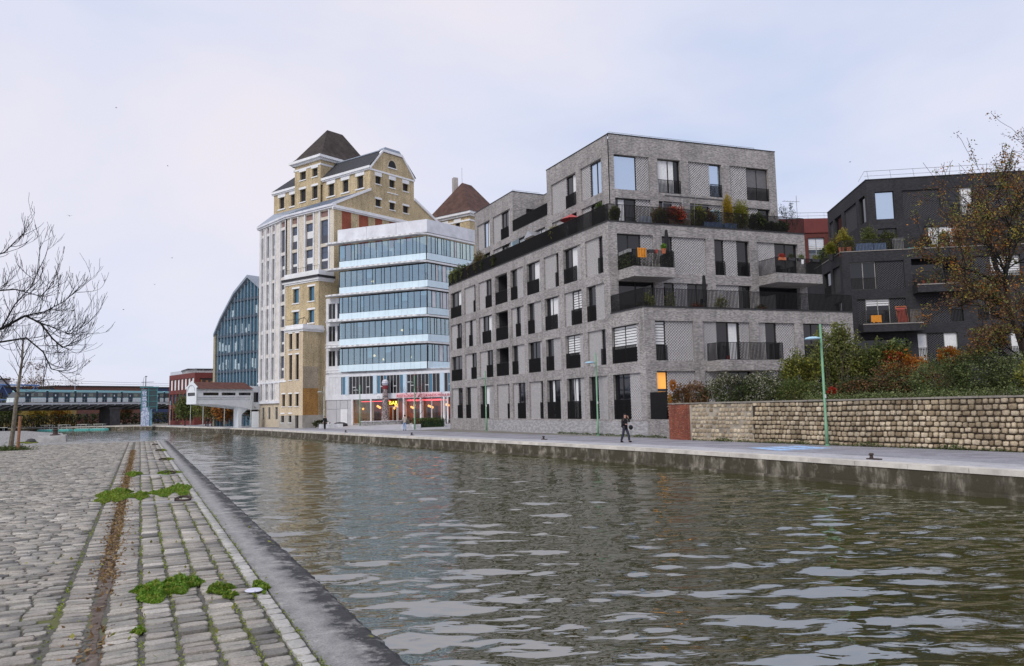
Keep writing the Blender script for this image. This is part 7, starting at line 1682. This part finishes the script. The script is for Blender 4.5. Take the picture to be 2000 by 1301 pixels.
    me2 = bpy.data.meshes.new('hair'); v2 = [v for v in hm.v]; keepf = [f for f in hm.f if sum(hm.v[i][2] for i in f)/len(f) > c[2]+.045*k or sum(hm.v[i][0] for i in f)/len(f) < c[0]-.03*k]
    me2.from_pydata(v2, [], keepf); me2.materials.append(hairm); ho = bpy.data.objects.new('hat' if hat else 'hair', me2); COL.objects.link(ho); ho.parent = o
    m = MB(); m.sphere((c[0]+.098*k, 0, c[2]-.005*k), .016*k, 6, (1.2, .8, 1.5)); [m.sphere((c[0]+.086*k, s*.034*k, c[2]+.02*k), .011*k, 6) for s in (1, -1)]; m.box(c[0]+.085*k, c[0]+.098*k, -.022*k, .022*k, c[2]-.048*k, c[2]-.04*k)
    [m.sphere((c[0]-.005*k, s*.098*k, c[2]), .022*k, 6, (.8, .5, 1.3)) for s in (1, -1)]
    me3 = bpy.data.meshes.new('face'); me3.from_pydata(m.v, [], m.f); me3.materials.append(M('face_features', (.30, .16, .12), .6)); fo = bpy.data.objects.new('face', me3); COL.objects.link(fo); fo.parent = o
    o.rotation_euler = (0, 0, rz); return o
black_cloth = M('black_cloth', (.012, .012, .014), .9, .3, 10); navy = M('dark_navy_trousers', (.035, .035, .055), .9, .2, 10); denim = M('washed_denim', (.28, .38, .58), .9, .2, 10); beige = M('beige_jacket', (.42, .38, .33), .9, .2, 10); hair_d = M('dark_hair', (.02, .015, .012), .8)
# man on the promenade, hand raised to his face, bag at his hip
px_, py_ = 27.0, 39.65
MAN = person('person in black padded jacket and cap walking the quay, one hand raised to the face', (px_, py_, FQ), math.radians(-70), 1.76, black_cloth, navy, black_cloth, black_cloth, (.28, -.24),
       {'l': ((.20, .22, 1.22), (.20, .10, 1.47)), 'r': ((-.02, -.27, 1.14), (.22, -.22, 1.10))}, .84, hat=True)
bgt = thing('shoulder_bag', 'round black shoulder bag hanging beside the walker in black', 'bag', (px_+.42, py_-.12, .1)); m = MB(); m.sphere((px_+.30, py_-.20, .28), .16, 12, (.9, .6, .95)); m.build('bag_body', black_cloth, bgt, True)
m = MB(); m.tube([(px_+.30, py_-.20, .42), (px_+.22, py_-.14, .62), (px_+.12, py_-.06, .80)], .014, 5); m.build('strap', M('bag_strap', (.35, .33, .32), .8), bgt)
person('person in beige jacket and pale jeans walking away past the clipped hedge', (26.7, 81.9, FQ), math.radians(75), 1.74, beige, denim, black_cloth, hair_d, (.12, -.14), {'l': ((-.02, .25, 1.15), (.14, .18, .98)), 'r': ((-.02, -.25, 1.15), (.14, -.18, .98))})
person('person in long black coat walking past the mill pavilion with a white bag', (21.9, 100.0, FQ), math.radians(-120), 1.72, black_cloth, black_cloth, black_cloth, hair_d, (.14, -.14), {'l': ((0, .25, 1.15), (.10, .24, .92)), 'r': ((0, -.25, 1.15), (.08, -.24, .92))}, .62)
m = MB(); m.fprism(Fr((22.28, 99.8), (.4, -.9)), [(-.14, .0), (.14, .0), (.12, .34), (-.12, .34)], -.05, .05); tag(m.build('white_bag', white_trim), 'white carrier bag held by the walker in the long black coat', 'bag')
person('dark clad person standing on the far quay under the gallery', (11.6, 147.5, FQ), math.radians(-90), 1.72, black_cloth, navy, black_cloth, hair_d, (.05, -.05), {'l': ((0, .24, 1.15), (.05, .24, .92)), 'r': ((0, -.24, 1.15), (.05, -.24, .92))})

# ================================================================ promenade details
for x, y, lb in ((25.3, 20.55, 'dark iron mooring cleat on the kerb opposite the stone wall'), (25.6, 47.5, 'dark iron mooring cleat on the kerb opposite the grey plinth'), (22.2, 66.0, 'dark iron mooring cleat on the kerb before the first window bays'), (20.2, 82.0, 'dark iron mooring cleat on the kerb near the walker in jeans')):
    t_ = thing('mooring_cleat', lb, 'mooring cleat', (x, y, FQ), 'mooring cleats on the far quay'); m = MB(); m.box(x-.10, x+.10, y-.28, y+.28, FQ, FQ+.05); m.build('base', iron, t_); m = MB(); m.lathe((x, y+.12, FQ+.05), [(.075, 0), (.06, .1), (.1, .14), (.08, .19), (0, .2)], 10); m.build('horn', iron, t_)
# ducks and gulls
def bird(label, loc, rz, span, col, group, flying=True):
    t_ = thing('gull' if flying else 'duck', label, 'bird', loc, group); x, y, z = loc; c, s = math.cos(rz), math.sin(rz); k = span
    R_ = lambda a, b, h: (x+c*a-s*b, y+s*a+c*b, z+h)
    m = MB(); m.tube([R_(-.32*k, 0, 0), R_(-.18*k, 0, .0), R_(.02*k, 0, .0), R_(.2*k, 0, .02*k), R_(.28*k, 0, .03*k)], [.01*k, .05*k, .075*k, .05*k, .012*k], 8); m.build('body', col, t_, True)
    if flying:
        for sd in (1, -1):
            m = MB(); m.quad(R_(.1*k, sd*.04*k, .02*k), R_(-.08*k, sd*.04*k, .02*k), R_(-.1*k, sd*.26*k, .12*k), R_(.06*k, sd*.26*k, .13*k)); m.quad(R_(.06*k, sd*.26*k, .13*k), R_(-.1*k, sd*.26*k, .12*k), R_(-.16*k, sd*.52*k, .04*k), R_(-.12*k, sd*.52*k, .05*k)); m.build('wing', col, t_)
    else: m = MB(); m.tube([R_(.2*k, 0, .02*k), R_(.26*k, 0, .2*k), R_(.36*k, 0, .21*k)], [.05*k, .055*k, .015*k], 6); m.build('head', col, t_)
gull = M('gull_grey', (.16, .16, .17), .8)
BP = [(-2.3, 78.0, 30.2, .5), (9.0, 88, 24.6, .8), (-6.2, 84, 21.0, .9), (1.5, 90, 15.6, .7), (-1.5, 95, 13.4, .6), (0.8, 92, 11.9, .5), (3.5, 100, 20.5, .6), (-11, 80, 20.6, .6), (-7.5, 76, 14.9, .5), (2.4, 86, 27.6, .5), (53.0, 43.5, 21.4, .45), (-3.8, 105, 12.4, .5)]
for k, (x, y, z, s) in enumerate(BP[:1]+BP[2:5]+BP[6:7]+BP[8:]): bird('small dark gull flying in the overcast sky', (x, y, z), rw.uniform(0, 6.28), s*.62, gull, 'gulls in the sky')
for k, (x, y) in enumerate(((17.2, 78.5), (17.9, 76.8))): bird('dark duck swimming near the far quay wall', (x, y, WZ+.05), 1.2+k, .5, M('duck_brown', (.04, .03, .025), .8), 'ducks on the canal', False)
# moored pedal boats along the far bank
def boat(label, c, rz, L_, col):
    t_ = thing('pedal_boat', label, 'boat', (0, 0, 0), 'teal boats moored at the far bank'); w_ = L_*.3
    m = MB(); pr = [(-L_/2, -w_/2), (L_*.35, -w_/2), (L_/2, 0), (L_*.35, w_/2), (-L_/2, w_/2)]; m.prism(pr, 0, .55); m.build('hull', col, t_)
    m = MB(); m.prism([(a*.86, b*.8) for a, b in pr], .5, .62); m.build('deck', M('boat_deck', (.5, .5, .47), .7), t_)
    m = MB(); [m.box(a-.04, a+.04, b-.04, b+.04, .6, 1.5) for a in (-L_*.3, L_*.2) for b in (-w_*.35, w_*.35)]; m.build('canopy_posts', grey_metal, t_)
    m = MB(); m.box(-L_*.35, L_*.25, -w_*.45, w_*.45, 1.5, 1.58); m.build('canopy', M('boat_canopy', (.50, .50, .44), .8), t_)
    t_.location = c; t_.rotation_euler = (0, 0, rz); return t_
teal_b = M('boat_teal', (.08, .34, .32), .5)
for k, (px0, lb) in enumerate((((-18.2, 207.5), 'teal pedal boat moored nearest the young tree stake'), ((-14.6, 205.2), 'teal pedal boat second along the far bank'), ((-10.6, 203.2), 'teal pedal boat third along the far bank'), ((-7.2, 201.0), 'teal pedal boat last along the far bank'))): boat(lb, (px0[0], px0[1], WZ-.15), -.6, 4.2, teal_b)
b5 = boat('larger teal barge moored at the left beside the young tree', (-24.0, 172.0, WZ-.1), .25, 9, teal_b)
# ================================================================ terrace furniture and pots
def pot(m, x, y, z, r, h): m.lathe((x, y, z), [(r*.7, 0), (r, h*.9), (r*1.08, h*.9), (r*1.08, h), (r*.9, h), (r*.88, h*.85), (0.001, h*.85)], 12)
def potted(label, loc, h, rad, mats, potm, n, seed, size=.12, pr=.22, ph=.4, group='pot plants on the terraces'):
    x, y, z = loc; t_ = thing('pot_plant', label, 'plant', loc, group); m = MB(); pot(m, x, y, z, pr, ph); m.build('pot', potm, t_)
    r = np.random.RandomState(seed)
    for k, (mt, sh) in enumerate(mats): leaves_np(ell((x, y, z+ph+h/2), (rad, rad, h/2), int(n*sh), r, .25), size, mt, 'foliage', t_, .2, seed+k)
    m = MB(); rr = random.Random(seed)
    for k in range(5): m.tube([(x, y, z+ph*.8), (x+rr.uniform(-.5, .5)*rad, y+rr.uniform(-.5, .5)*rad, z+ph+h*.8)], [.018, .006], 4, False)
    m.build('stem', bark, t_)
dpot = M('dark_planter', (.035, .035, .038), .6); bpot = M('blue_planter', (.14, .20, .32), .7, .3, 4); gpot = M('grey_planter', (.2, .2, .2), .7)
def at(F, u, w, z): return F.p(u, w, z)
Z4 = 15.32
spec = [(FC, .7, -.5, 1.5, .55, [(L_mid, .5), (L_ygr, .6)], 'yellowish spiky plant at the left end of the canal terrace'), (FC, 2.4, -.55, 1.7, .7, [(L_green, .8), (L_mid, .4)], 'bushy green plant on the canal terrace above the second bay'),
        (FC, 4.0, -.55, 1.5, .65, [(L_dark, .8), (L_mid, .3)], 'dark bushy plant on the canal terrace above the third bay'), (FC, 6.0, -.6, 1.4, .6, [(L_dark, .7), (L_bro, .4)], 'dark bronze plant on the canal terrace'), (FC, 7.8, -.55, 2.3, .6, [(L_green, .6), (L_bro, .5)], 'tall conifer like plant on the canal terrace'),
        (FC, 9.6, -.55, 1.3, .6, [(L_dark, 1)], 'low dark plant on the canal terrace by the glass screen'), (FC, 12.6, -.5, 1.1, .6, [(L_dark, 1)], 'low dark plant on the canal terrace behind the bars'), (FC, 24.5, -.6, 1.3, .5, [(L_ygr, .6), (L_bro, .4)], 'faded plant beside the red parasol'), (FC, 31.8, -.5, 1.5, .35, [(L_green, 1)], 'slim green plant at the terrace corner')]
for k, (F_, u, w_, h, rd_, mts, lb) in enumerate(spec): potted(lb, at(F_, u, w_, Z4+.02), h+.45, rd_*1.25, mts, dpot, 2600, 400+k, .13)
spec = [(FB, .9, -.55, 1.0, .35, [(L_mid, 1)], dpot, 'small olive plant at the terrace corner'), (FB, 5.0, -.7, 1.2, .55, [(L_bro, .7), (L_mid, .5)], wood_box, 'bronze leaved plant under the pergola'), (FB, 6.3, -.6, 1.3, .75, [(L_red, .9), (L_bro, .5)], wood_box, 'crimson maple under the pergola'), (FB, 8.6, -.7, 1.6, .55, [(L_mid, .7), (L_ygr, .4)], dpot, 'leafy olive plant beside the crimson maple'), (FB, 9.6, -.8, 1.3, .5, [(L_bro, .9)], dpot, 'rust coloured plant under the pergola end'),
        (FB, 11.35, -.6, 2.5, .33, [(L_yel, 1.3)], dpot, 'tall golden yellow plant on the upper terrace'), (FB, 12.6, -.6, 2.1, .55, [(L_ygr, 1.3)], dpot, 'feathery yellow green bamboo on the upper terrace'), (FB, 14.2, -.6, 1.3, .65, [(L_dark, 1.1), (L_green, .3)], dpot, 'dark green round shrub on the upper terrace'), (FB, 15.6, -.6, .7, .5, [(L_dark, 1)], dpot, 'low dark shrub on the upper terrace'), (FB, 16.6, -.6, .8, .5, [(L_dark, .8), (L_green, .5)], dpot, 'low green shrub near the end of the upper terrace')]
for k, (F_, u, w_, h, rd_, mts, pm_, lb) in enumerate(spec): potted(lb, at(F_, u, w_, Z4+.02), h*1.12+.1, rd_*1.25, mts, pm_, 3000, 430+k, .12, .3, .55)
tree('terrace_tree', 'small almost bare tree at the right end of the upper terrace', at(FB, 17.5, -.9, Z4), 3.4, .05, 3, 470, [L_dark], 260, .12, bark_dark, lsp=.08, split=(2, 4), start=.3)
# pergola
pg = thing('pergola', 'thin grey metal pergola frame on the upper terrace', 'pergola', at(FB, 7.5, -1.0, Z4)); m = MB()
FBp = FB
for u in (5.1, 8.0, 10.7): m.tube([at(FBp, u, -.35, Z4), at(FBp, u, -.35, 17.6), at(FBp, u+.9, -1.45, 18.6)], .035, 5)
m.tube([at(FBp, 6.0, -1.45, 18.6), at(FBp, 11.6, -1.45, 18.6)], .035, 5); m.tube([at(FBp, 5.1, -.35, 17.6), at(FBp, 10.7, -.35, 17.6)], .035, 5); m.tube([at(FBp, 7.2, -.6, Z4), at(FBp, 7.2, -.6, 18.2)], .04, 5); m.build('frame', M('pergola_metal', (.20, .20, .21), .5, metal=.3), pg)
m = MB(); m.fbox(FB, 10.1, 11.0, -1.2, -1.17, Z4+.2, 17.6); m.build('glass_screen', glass_rail, pg)
for u, L_, mt, lb in ((5.6, 1.9, wood_box, 'slatted wooden planter behind the bars under the maple'), (8.8, 1.7, bpot, 'bluish planter behind the upper terrace bars'), (10.8, 1.2, bpot, 'second bluish planter behind the upper terrace bars by the yellow plant')):
    m = MB(); m.fbox(FB, u, u+L_, -.9, -.3, Z4+.02, Z4+1.0); tag(m.build('planter_box', mt), lb, 'planter')
for u, h_, mt, lb in ((1.5, .55, dpot, 'dark storage box at the corner of the upper terrace'), (3.1, 1.1, M('pale_cover', (.42, .46, .52), .7), 'pale covered barbecue on the upper terrace')):
    m = MB(); m.fbox(FB, u, u+.9, -.9, -.35, Z4+.02, Z4+h_); tag(m.build('storage_box', mt), lb, 'box')
m = MB(); pot(m, *at(FB, 2.35, -.5, Z4+.02), .2, .5); tag(m.build('flower_pot', terracotta), 'red flower pot at the corner of the upper terrace', 'pot')
for u in (13.5, 14.9, 15.9): 
    m = MB(); m.fbox(FB, u, u+.5, -.9, -.45, Z4+.4, Z4+.5); m.fbox(FB, u, u+.5, -.95, -.9, Z4+.5, Z4+.95)
    for a in (u+.03, u+.44): m.fbox(FB, a, a+.04, -.9, -.86, Z4, Z4+.5); m.fbox(FB, a, a+.04, -.5, -.46, Z4, Z4+.4)
    tag(m.build('garden_chair', white_trim), 'white garden chair behind the bars of the upper terrace', 'chair', 'white chairs on the upper terrace')
m = MB(); q = at(FC, 26.8, -.75, Z4); m.tube([q, (q[0], q[1], 17.9)], .03, 6); um = thing('parasol', 'faded red parasol on the canal terrace', 'parasol', q); m.build('pole', grey_metal, um)
m = MB(); n = 8; top = (q[0], q[1], 17.95); rim = [(q[0]+.95*math.cos(2*math.pi*k/n), q[1]+1.1*math.sin(2*math.pi*k/n), 17.45) for k in range(n)]
for k in range(n): m.tri(rim[k], rim[(k+1) % n], top)
m.build('canopy', M('faded_red_fabric', (.45, .09, .09), .85), um)
m = MB(); hs_ = thing('play_house', 'little wooden bird house on the canal terrace', 'bird house', at(FC, 19.6, -.7, Z4)); m.fbox(FC, 19.0, 20.4, -1.2, -.4, Z4, 17.4); m.build('walls', M('pale_wood', (.40, .31, .23), .8), hs_); m = MB(); m.fprism(FC, [(18.8, 17.4), (20.6, 17.4), (19.7, 18.0)], -1.35, -.25); m.build('roof', grey_metal, hs_)
# folded parasols
fab = M('black_fabric', (.018, .018, .020), .9)
for (F_, u, w_, z0, h_, lb) in ((FB, 4.35, 1.2, 11.95, 3.1, 'folded black parasol on the first balcony'), (FB, 6.6, 2.6, 8.05, 3.3, 'folded black parasol on the lower terrace'), (FB, 10.2, 2.6, 8.05, 2.4, 'short folded grey parasol on the lower terrace')):
    q = at(F_, u, w_, z0); t_ = thing('folded_parasol', lb, 'parasol', q); m = MB(); m.lathe(q, [(.25, 0), (.25, .05), (.03, .08), (.03, h_*.35), (.14, h_*.38), (.17, h_*.5), (.15, h_*.8), (.11, h_*.97), (.02, h_)], 9); m.build('fabric', fab, t_)
# balcony things
m = MB(); n = 14
for k in range(n):
    a, b = 1.35+.72*k/n, 1.35+.72*(k+1)/n; wa, wb = 1.99+.025*math.sin(k*1.4), 1.99+.025*math.sin((k+1)*1.4); m.quad(at(FB, a, wa, 12.6), at(FB, b, wb, 12.6), at(FB, b, wb, 13.32), at(FB, a, wa, 13.32))
tag(m.build('towel', M('orange_towel', (.62, .24, .03), .9, .15, 6)), 'orange towel hung over the first balcony rail', 'towel')
for k, (u, lb) in enumerate(((2.9, 'red flower pot hung on the first balcony rail'), (3.55, 'terracotta pot with a green plant hung on the first balcony rail'))):
    m = MB(); q = at(FB, u, 2.05, 12.95); pot(m, *q, .13 if k == 0 else .19, .26 if k == 0 else .36); tag(m.build('flower_pot', M('red_pot', (.40, .05, .03), .7) if k == 0 else terracotta), lb, 'pot')
q = at(FB, 3.55, 2.05, 13.5); tag(leaves_np(ell(q, (.22, .22, .25), 260, np.random.RandomState(1), .2), .12, Lg1, 'plant', None, .3, 2), 'green plant in the terracotta pot on the first balcony', 'plant')
for (a, b, w_, lb) in ((2.2, 2.75, 2.06, 'dark window box on the first balcony front'), ): m = MB(); m.fbox(FB, a, b, w_-.1, w_+.1, 13.0, 13.2); tag(m.build('window_box', dpot), lb, 'planter')
sdw = Fr(FB.p(.75, 0, 0)[:2], (FB.n[0], FB.n[1]))
for k in range(2): m = MB(); m.fbox(sdw, .35+k*.85, 1.1+k*.85, -.12, .12, 12.98, 13.22); tag(m.build('window_box', gpot), 'grey window box on the side rail of the first balcony', 'planter', 'grey window boxes on the first balcony')
r_ = np.random.RandomState(8); P = [at(FB, r_.uniform(.9, 4.4), 1.9+r_.normal(0, .08), r_.uniform(11.95, 13.1)) for k in range(800)]+[sdw.p(r_.uniform(.2, 1.9), r_.normal(0, .08), r_.uniform(11.95, 13.1)) for k in range(500)]
tag(leaves_np(np.array(P), .09, L_dark, 'climbing_plant', None, .2, 19), 'dark climbing plant threaded through the first balcony rail', 'plant')
for u, lb, mt in ((14.1, 'pot of pinkish flowers on the second balcony rail', L_red), (15.0, 'trailing dark plant on the second balcony rail', L_dark), (16.0, 'bluish plant on the second balcony rail', L_var), (17.4, 'yellow green plant at the end of the second balcony', L_ygr)):
    t_ = thing('window_box', lb, 'planter', at(FB, u, 2.0, 12.95)); m = MB(); m.fbox(FB, u, u+.65, 1.88, 2.1, 12.95, 13.18); m.build('box', dpot if mt != L_red else terracotta, t_); q = at(FB, u+.32, 2.0, 13.3); leaves_np(ell(q, (.34, .16, .25), 300, np.random.RandomState(3), .2), .10, mt, 'foliage', t_, .2, 5)
m = MB(); pot(m, *at(FB, 16.35, 2.08, 12.7), .13, .34); tag(m.build('watering_can', white_trim), 'white watering can hung on the second balcony rail', 'watering can')
for k, (u, w_, h, mt, lb) in enumerate(((1.7, 2.6, 1.5, [(L_ygr, .5), (L_mid, .6)], 'airy yellow green shrub on the lower terrace corner'), (3.5, 2.8, 1.7, [(L_mid, .5)], 'tall thin plant on the lower terrace under the first balcony'), (7.6, 3.2, 1.3, [(L_ygr, .7), (L_mid, .4)], 'leafy yellow green plant on the lower terrace beside the black parasol'), (.9, 3.4, .7, [(L_dark, 1)], 'low dark plant at the lower terrace corner'), (5.4, 3.3, .7, [(L_bro, .6), (L_red, .2)], 'low russet plant behind the lower terrace bars'), (11.2, 3.2, .7, [(L_dark, .8), (L_ora, .2)], 'low dark plant on the lower terrace by the grey parasol'))): potted(lb, at(FB, u, w_, 8.02), h, .5, mt, dpot, 700, 480+k, .12, .22, .4)
m = MB(); m.fbox(FB, 8.6, 10.9, 2.4, 3.2, 8.72, 8.78); m.build
tb_ = thing('garden_table', 'dark garden table on the lower terrace', 'table', at(FB, 9.7, 2.8, 8.02)); m.build('table_top', dark_metal, tb_)
for a in (8.7, 10.8):
    for b in (2.5, 3.1): m = MB(); m.fbox(FB, a-.03, a+.03, b-.03, b+.03, 8.02, 8.72); m.build('leg', dark_metal, tb_)
m = MB(); pot(m, *at(FL, 6.0, 1.2, 4.72), .12, .3); tag(m.build('flower_pot', M('red_pot', (.40, .05, .03), .7)), 'small red pot on the lowest balcony floor', 'pot')
# charcoal building terraces
Z5 = 14.98
spec = [(FDL, -2.2, -.6, 1.2, .5, [(L_ygr, 1)], 'yellowish plant at the corner of the charcoal terrace'), (FDL, -.2, -1.2, 2.2, .8, [(L_mid, .6), (L_green, .5)], 'tall olive shrub on the charcoal terrace'), (FDL, 1.6, -1.4, 1.7, .9, [(L_dark, .8), (L_mid, .4)], 'dark spreading shrub on the charcoal terrace'), (FDL, 4.6, -.7, 1.0, .5, [(L_bro, .8)], 'dry grasses on the charcoal terrace'), (FDL, 6.3, -.6, 1.3, .5, [(L_mid, .5), (L_yel, .3)], 'yellow flecked shrub on the charcoal terrace'), (FDL, 7.6, -.6, 1.4, .5, [(L_ora, .7), (L_yel, .5)], 'orange shrub on the charcoal terrace'),
        (FDLs, 14.2, -.5, 2.0, .55, [(L_yel, .6), (L_ygr, .8)], 'bright yellow shrub on the left edge of the charcoal terrace'), (FDLs, 12.6, -.5, 1.8, .8, [(L_mid, .8), (L_bro, .4)], 'olive shrub on the left edge of the charcoal terrace'), (FDLs, 10.8, -.5, 1.5, .9, [(L_green, .7), (L_mid, .5)], 'green hedge plant on the left edge of the charcoal terrace'), (FDLs, 8.8, -.4, 1.3, .8, [(L_green, .9)], 'low green plant far along the left charcoal edge'), (FDLs, 13.6, .5, .8, .5, [(L_ygr, 1)], 'trailing yellow green plant over the left charcoal edge')]
for k, (F_, u, w_, h, rd_, mts, lb) in enumerate(spec): potted(lb, at(F_, u, w_, Z5), h+.4, rd_, mts, dpot, 1700, 500+k, .14, .3, .6)
for u, L_, mt, h_, lb in ((-1.7, 1.5, bpot, 1.35, 'large blue planter on the charcoal terrace'), (-.1, 1.1, bpot, 1.3, 'second blue planter on the charcoal terrace'), (3.0, 1.5, M('teal_plastic', (.12, .42, .40), .5), .75, 'teal garden bench on the charcoal terrace'), (1.7, .9, gpot, 1.7, 'grey cupboard on the charcoal terrace')):
    m = MB(); m.fbox(FDL, u, u+L_, -.75, -.25, Z5, Z5+h_); tag(m.build('planter_box' if 'planter' in lb else 'terrace_furniture', mt), lb, 'planter' if 'planter' in lb else 'furniture')
for k, (u, lb) in enumerate(((-2.95, 'brown terracotta pot at the charcoal terrace corner'), (-2.3, 'pinkish terracotta pot beside the blue planter'), (5.2, 'terracotta pot by the dry grasses'), (5.9, 'second terracotta pot by the dry grasses'), (6.8, 'red pot under the orange shrub'))):
    m = MB(); pot(m, *at(FDL, u, -.4, Z5), .26, 1.05 if k < 2 else .9); tag(m.build('flower_pot', terracotta), lb, 'pot')
m = MB(); m.hexa([at(FDL, 1.15, 1.1, 8.55), at(FDL, 1.95, 1.1, 8.55), at(FDL, 1.95, 1.0, 8.55), at(FDL, 1.15, 1.0, 8.55), at(FDL, .95, 1.25, 9.95), at(FDL, 1.72, 1.25, 9.95), at(FDL, 1.72, 1.15, 9.95), at(FDL, .95, 1.15, 9.95)]); dc = thing('deck_chair', 'folded coral red deck chair leaning on the charcoal balcony', 'chair', at(FDL, 1.5, 1.1, 8.55)); m.build('canvas', M('coral_fabric', (.52, .11, .08), .8), dc)
m = MB()
for a in (0, 1): m.tube([at(FDL, 1.1+a*.9, 1.2, 8.55), at(FDL, .9+a*.88, 1.32, 10.05)], .035, 5)
m.tube([at(FDL, .9, 1.32, 10.03), at(FDL, 1.78, 1.32, 10.03)], .035, 5); m.build('frame', M('orange_wood', (.50, .16, .06), .7), dc)
m = MB(); rr = random.Random(2)
for k in range(6): a = -1.3+k*.15; m.quad(at(FDL, a, 1.43+.03*(k % 2), 8.6+.1*rr.random()), at(FDL, a+.15, 1.43+.03*((k+1) % 2), 8.6+.12*rr.random()), at(FDL, a+.15, 1.43+.03*((k+1) % 2), 9.3), at(FDL, a, 1.43+.03*(k % 2), 9.3))
tag(m.build('towel', M('orange_towel', (.62, .24, .03), .9, .15, 6)), 'orange towel hung on the charcoal balcony rail', 'towel')
m = MB()
for k in range(9): m.fbox(FDL, 2.15+k*.11, 2.24+k*.11, 1.2, 1.25, 8.55, 9.75)
tag(m.build('wooden_screen', M('grey_wood', (.24, .22, .20), .8)), 'pale slatted wooden screen at the end of the charcoal balcony', 'screen')
for u in (3.6, 4.6, 5.8): m = MB(); pot(m, *at(FDL, u, 1.0, 12.02), .15, .35); tag(m.build('flower_pot', M('red_pot', (.40, .05, .03), .7)), 'small red pot on the upper charcoal balcony', 'pot', 'red pots on the upper charcoal balcony')
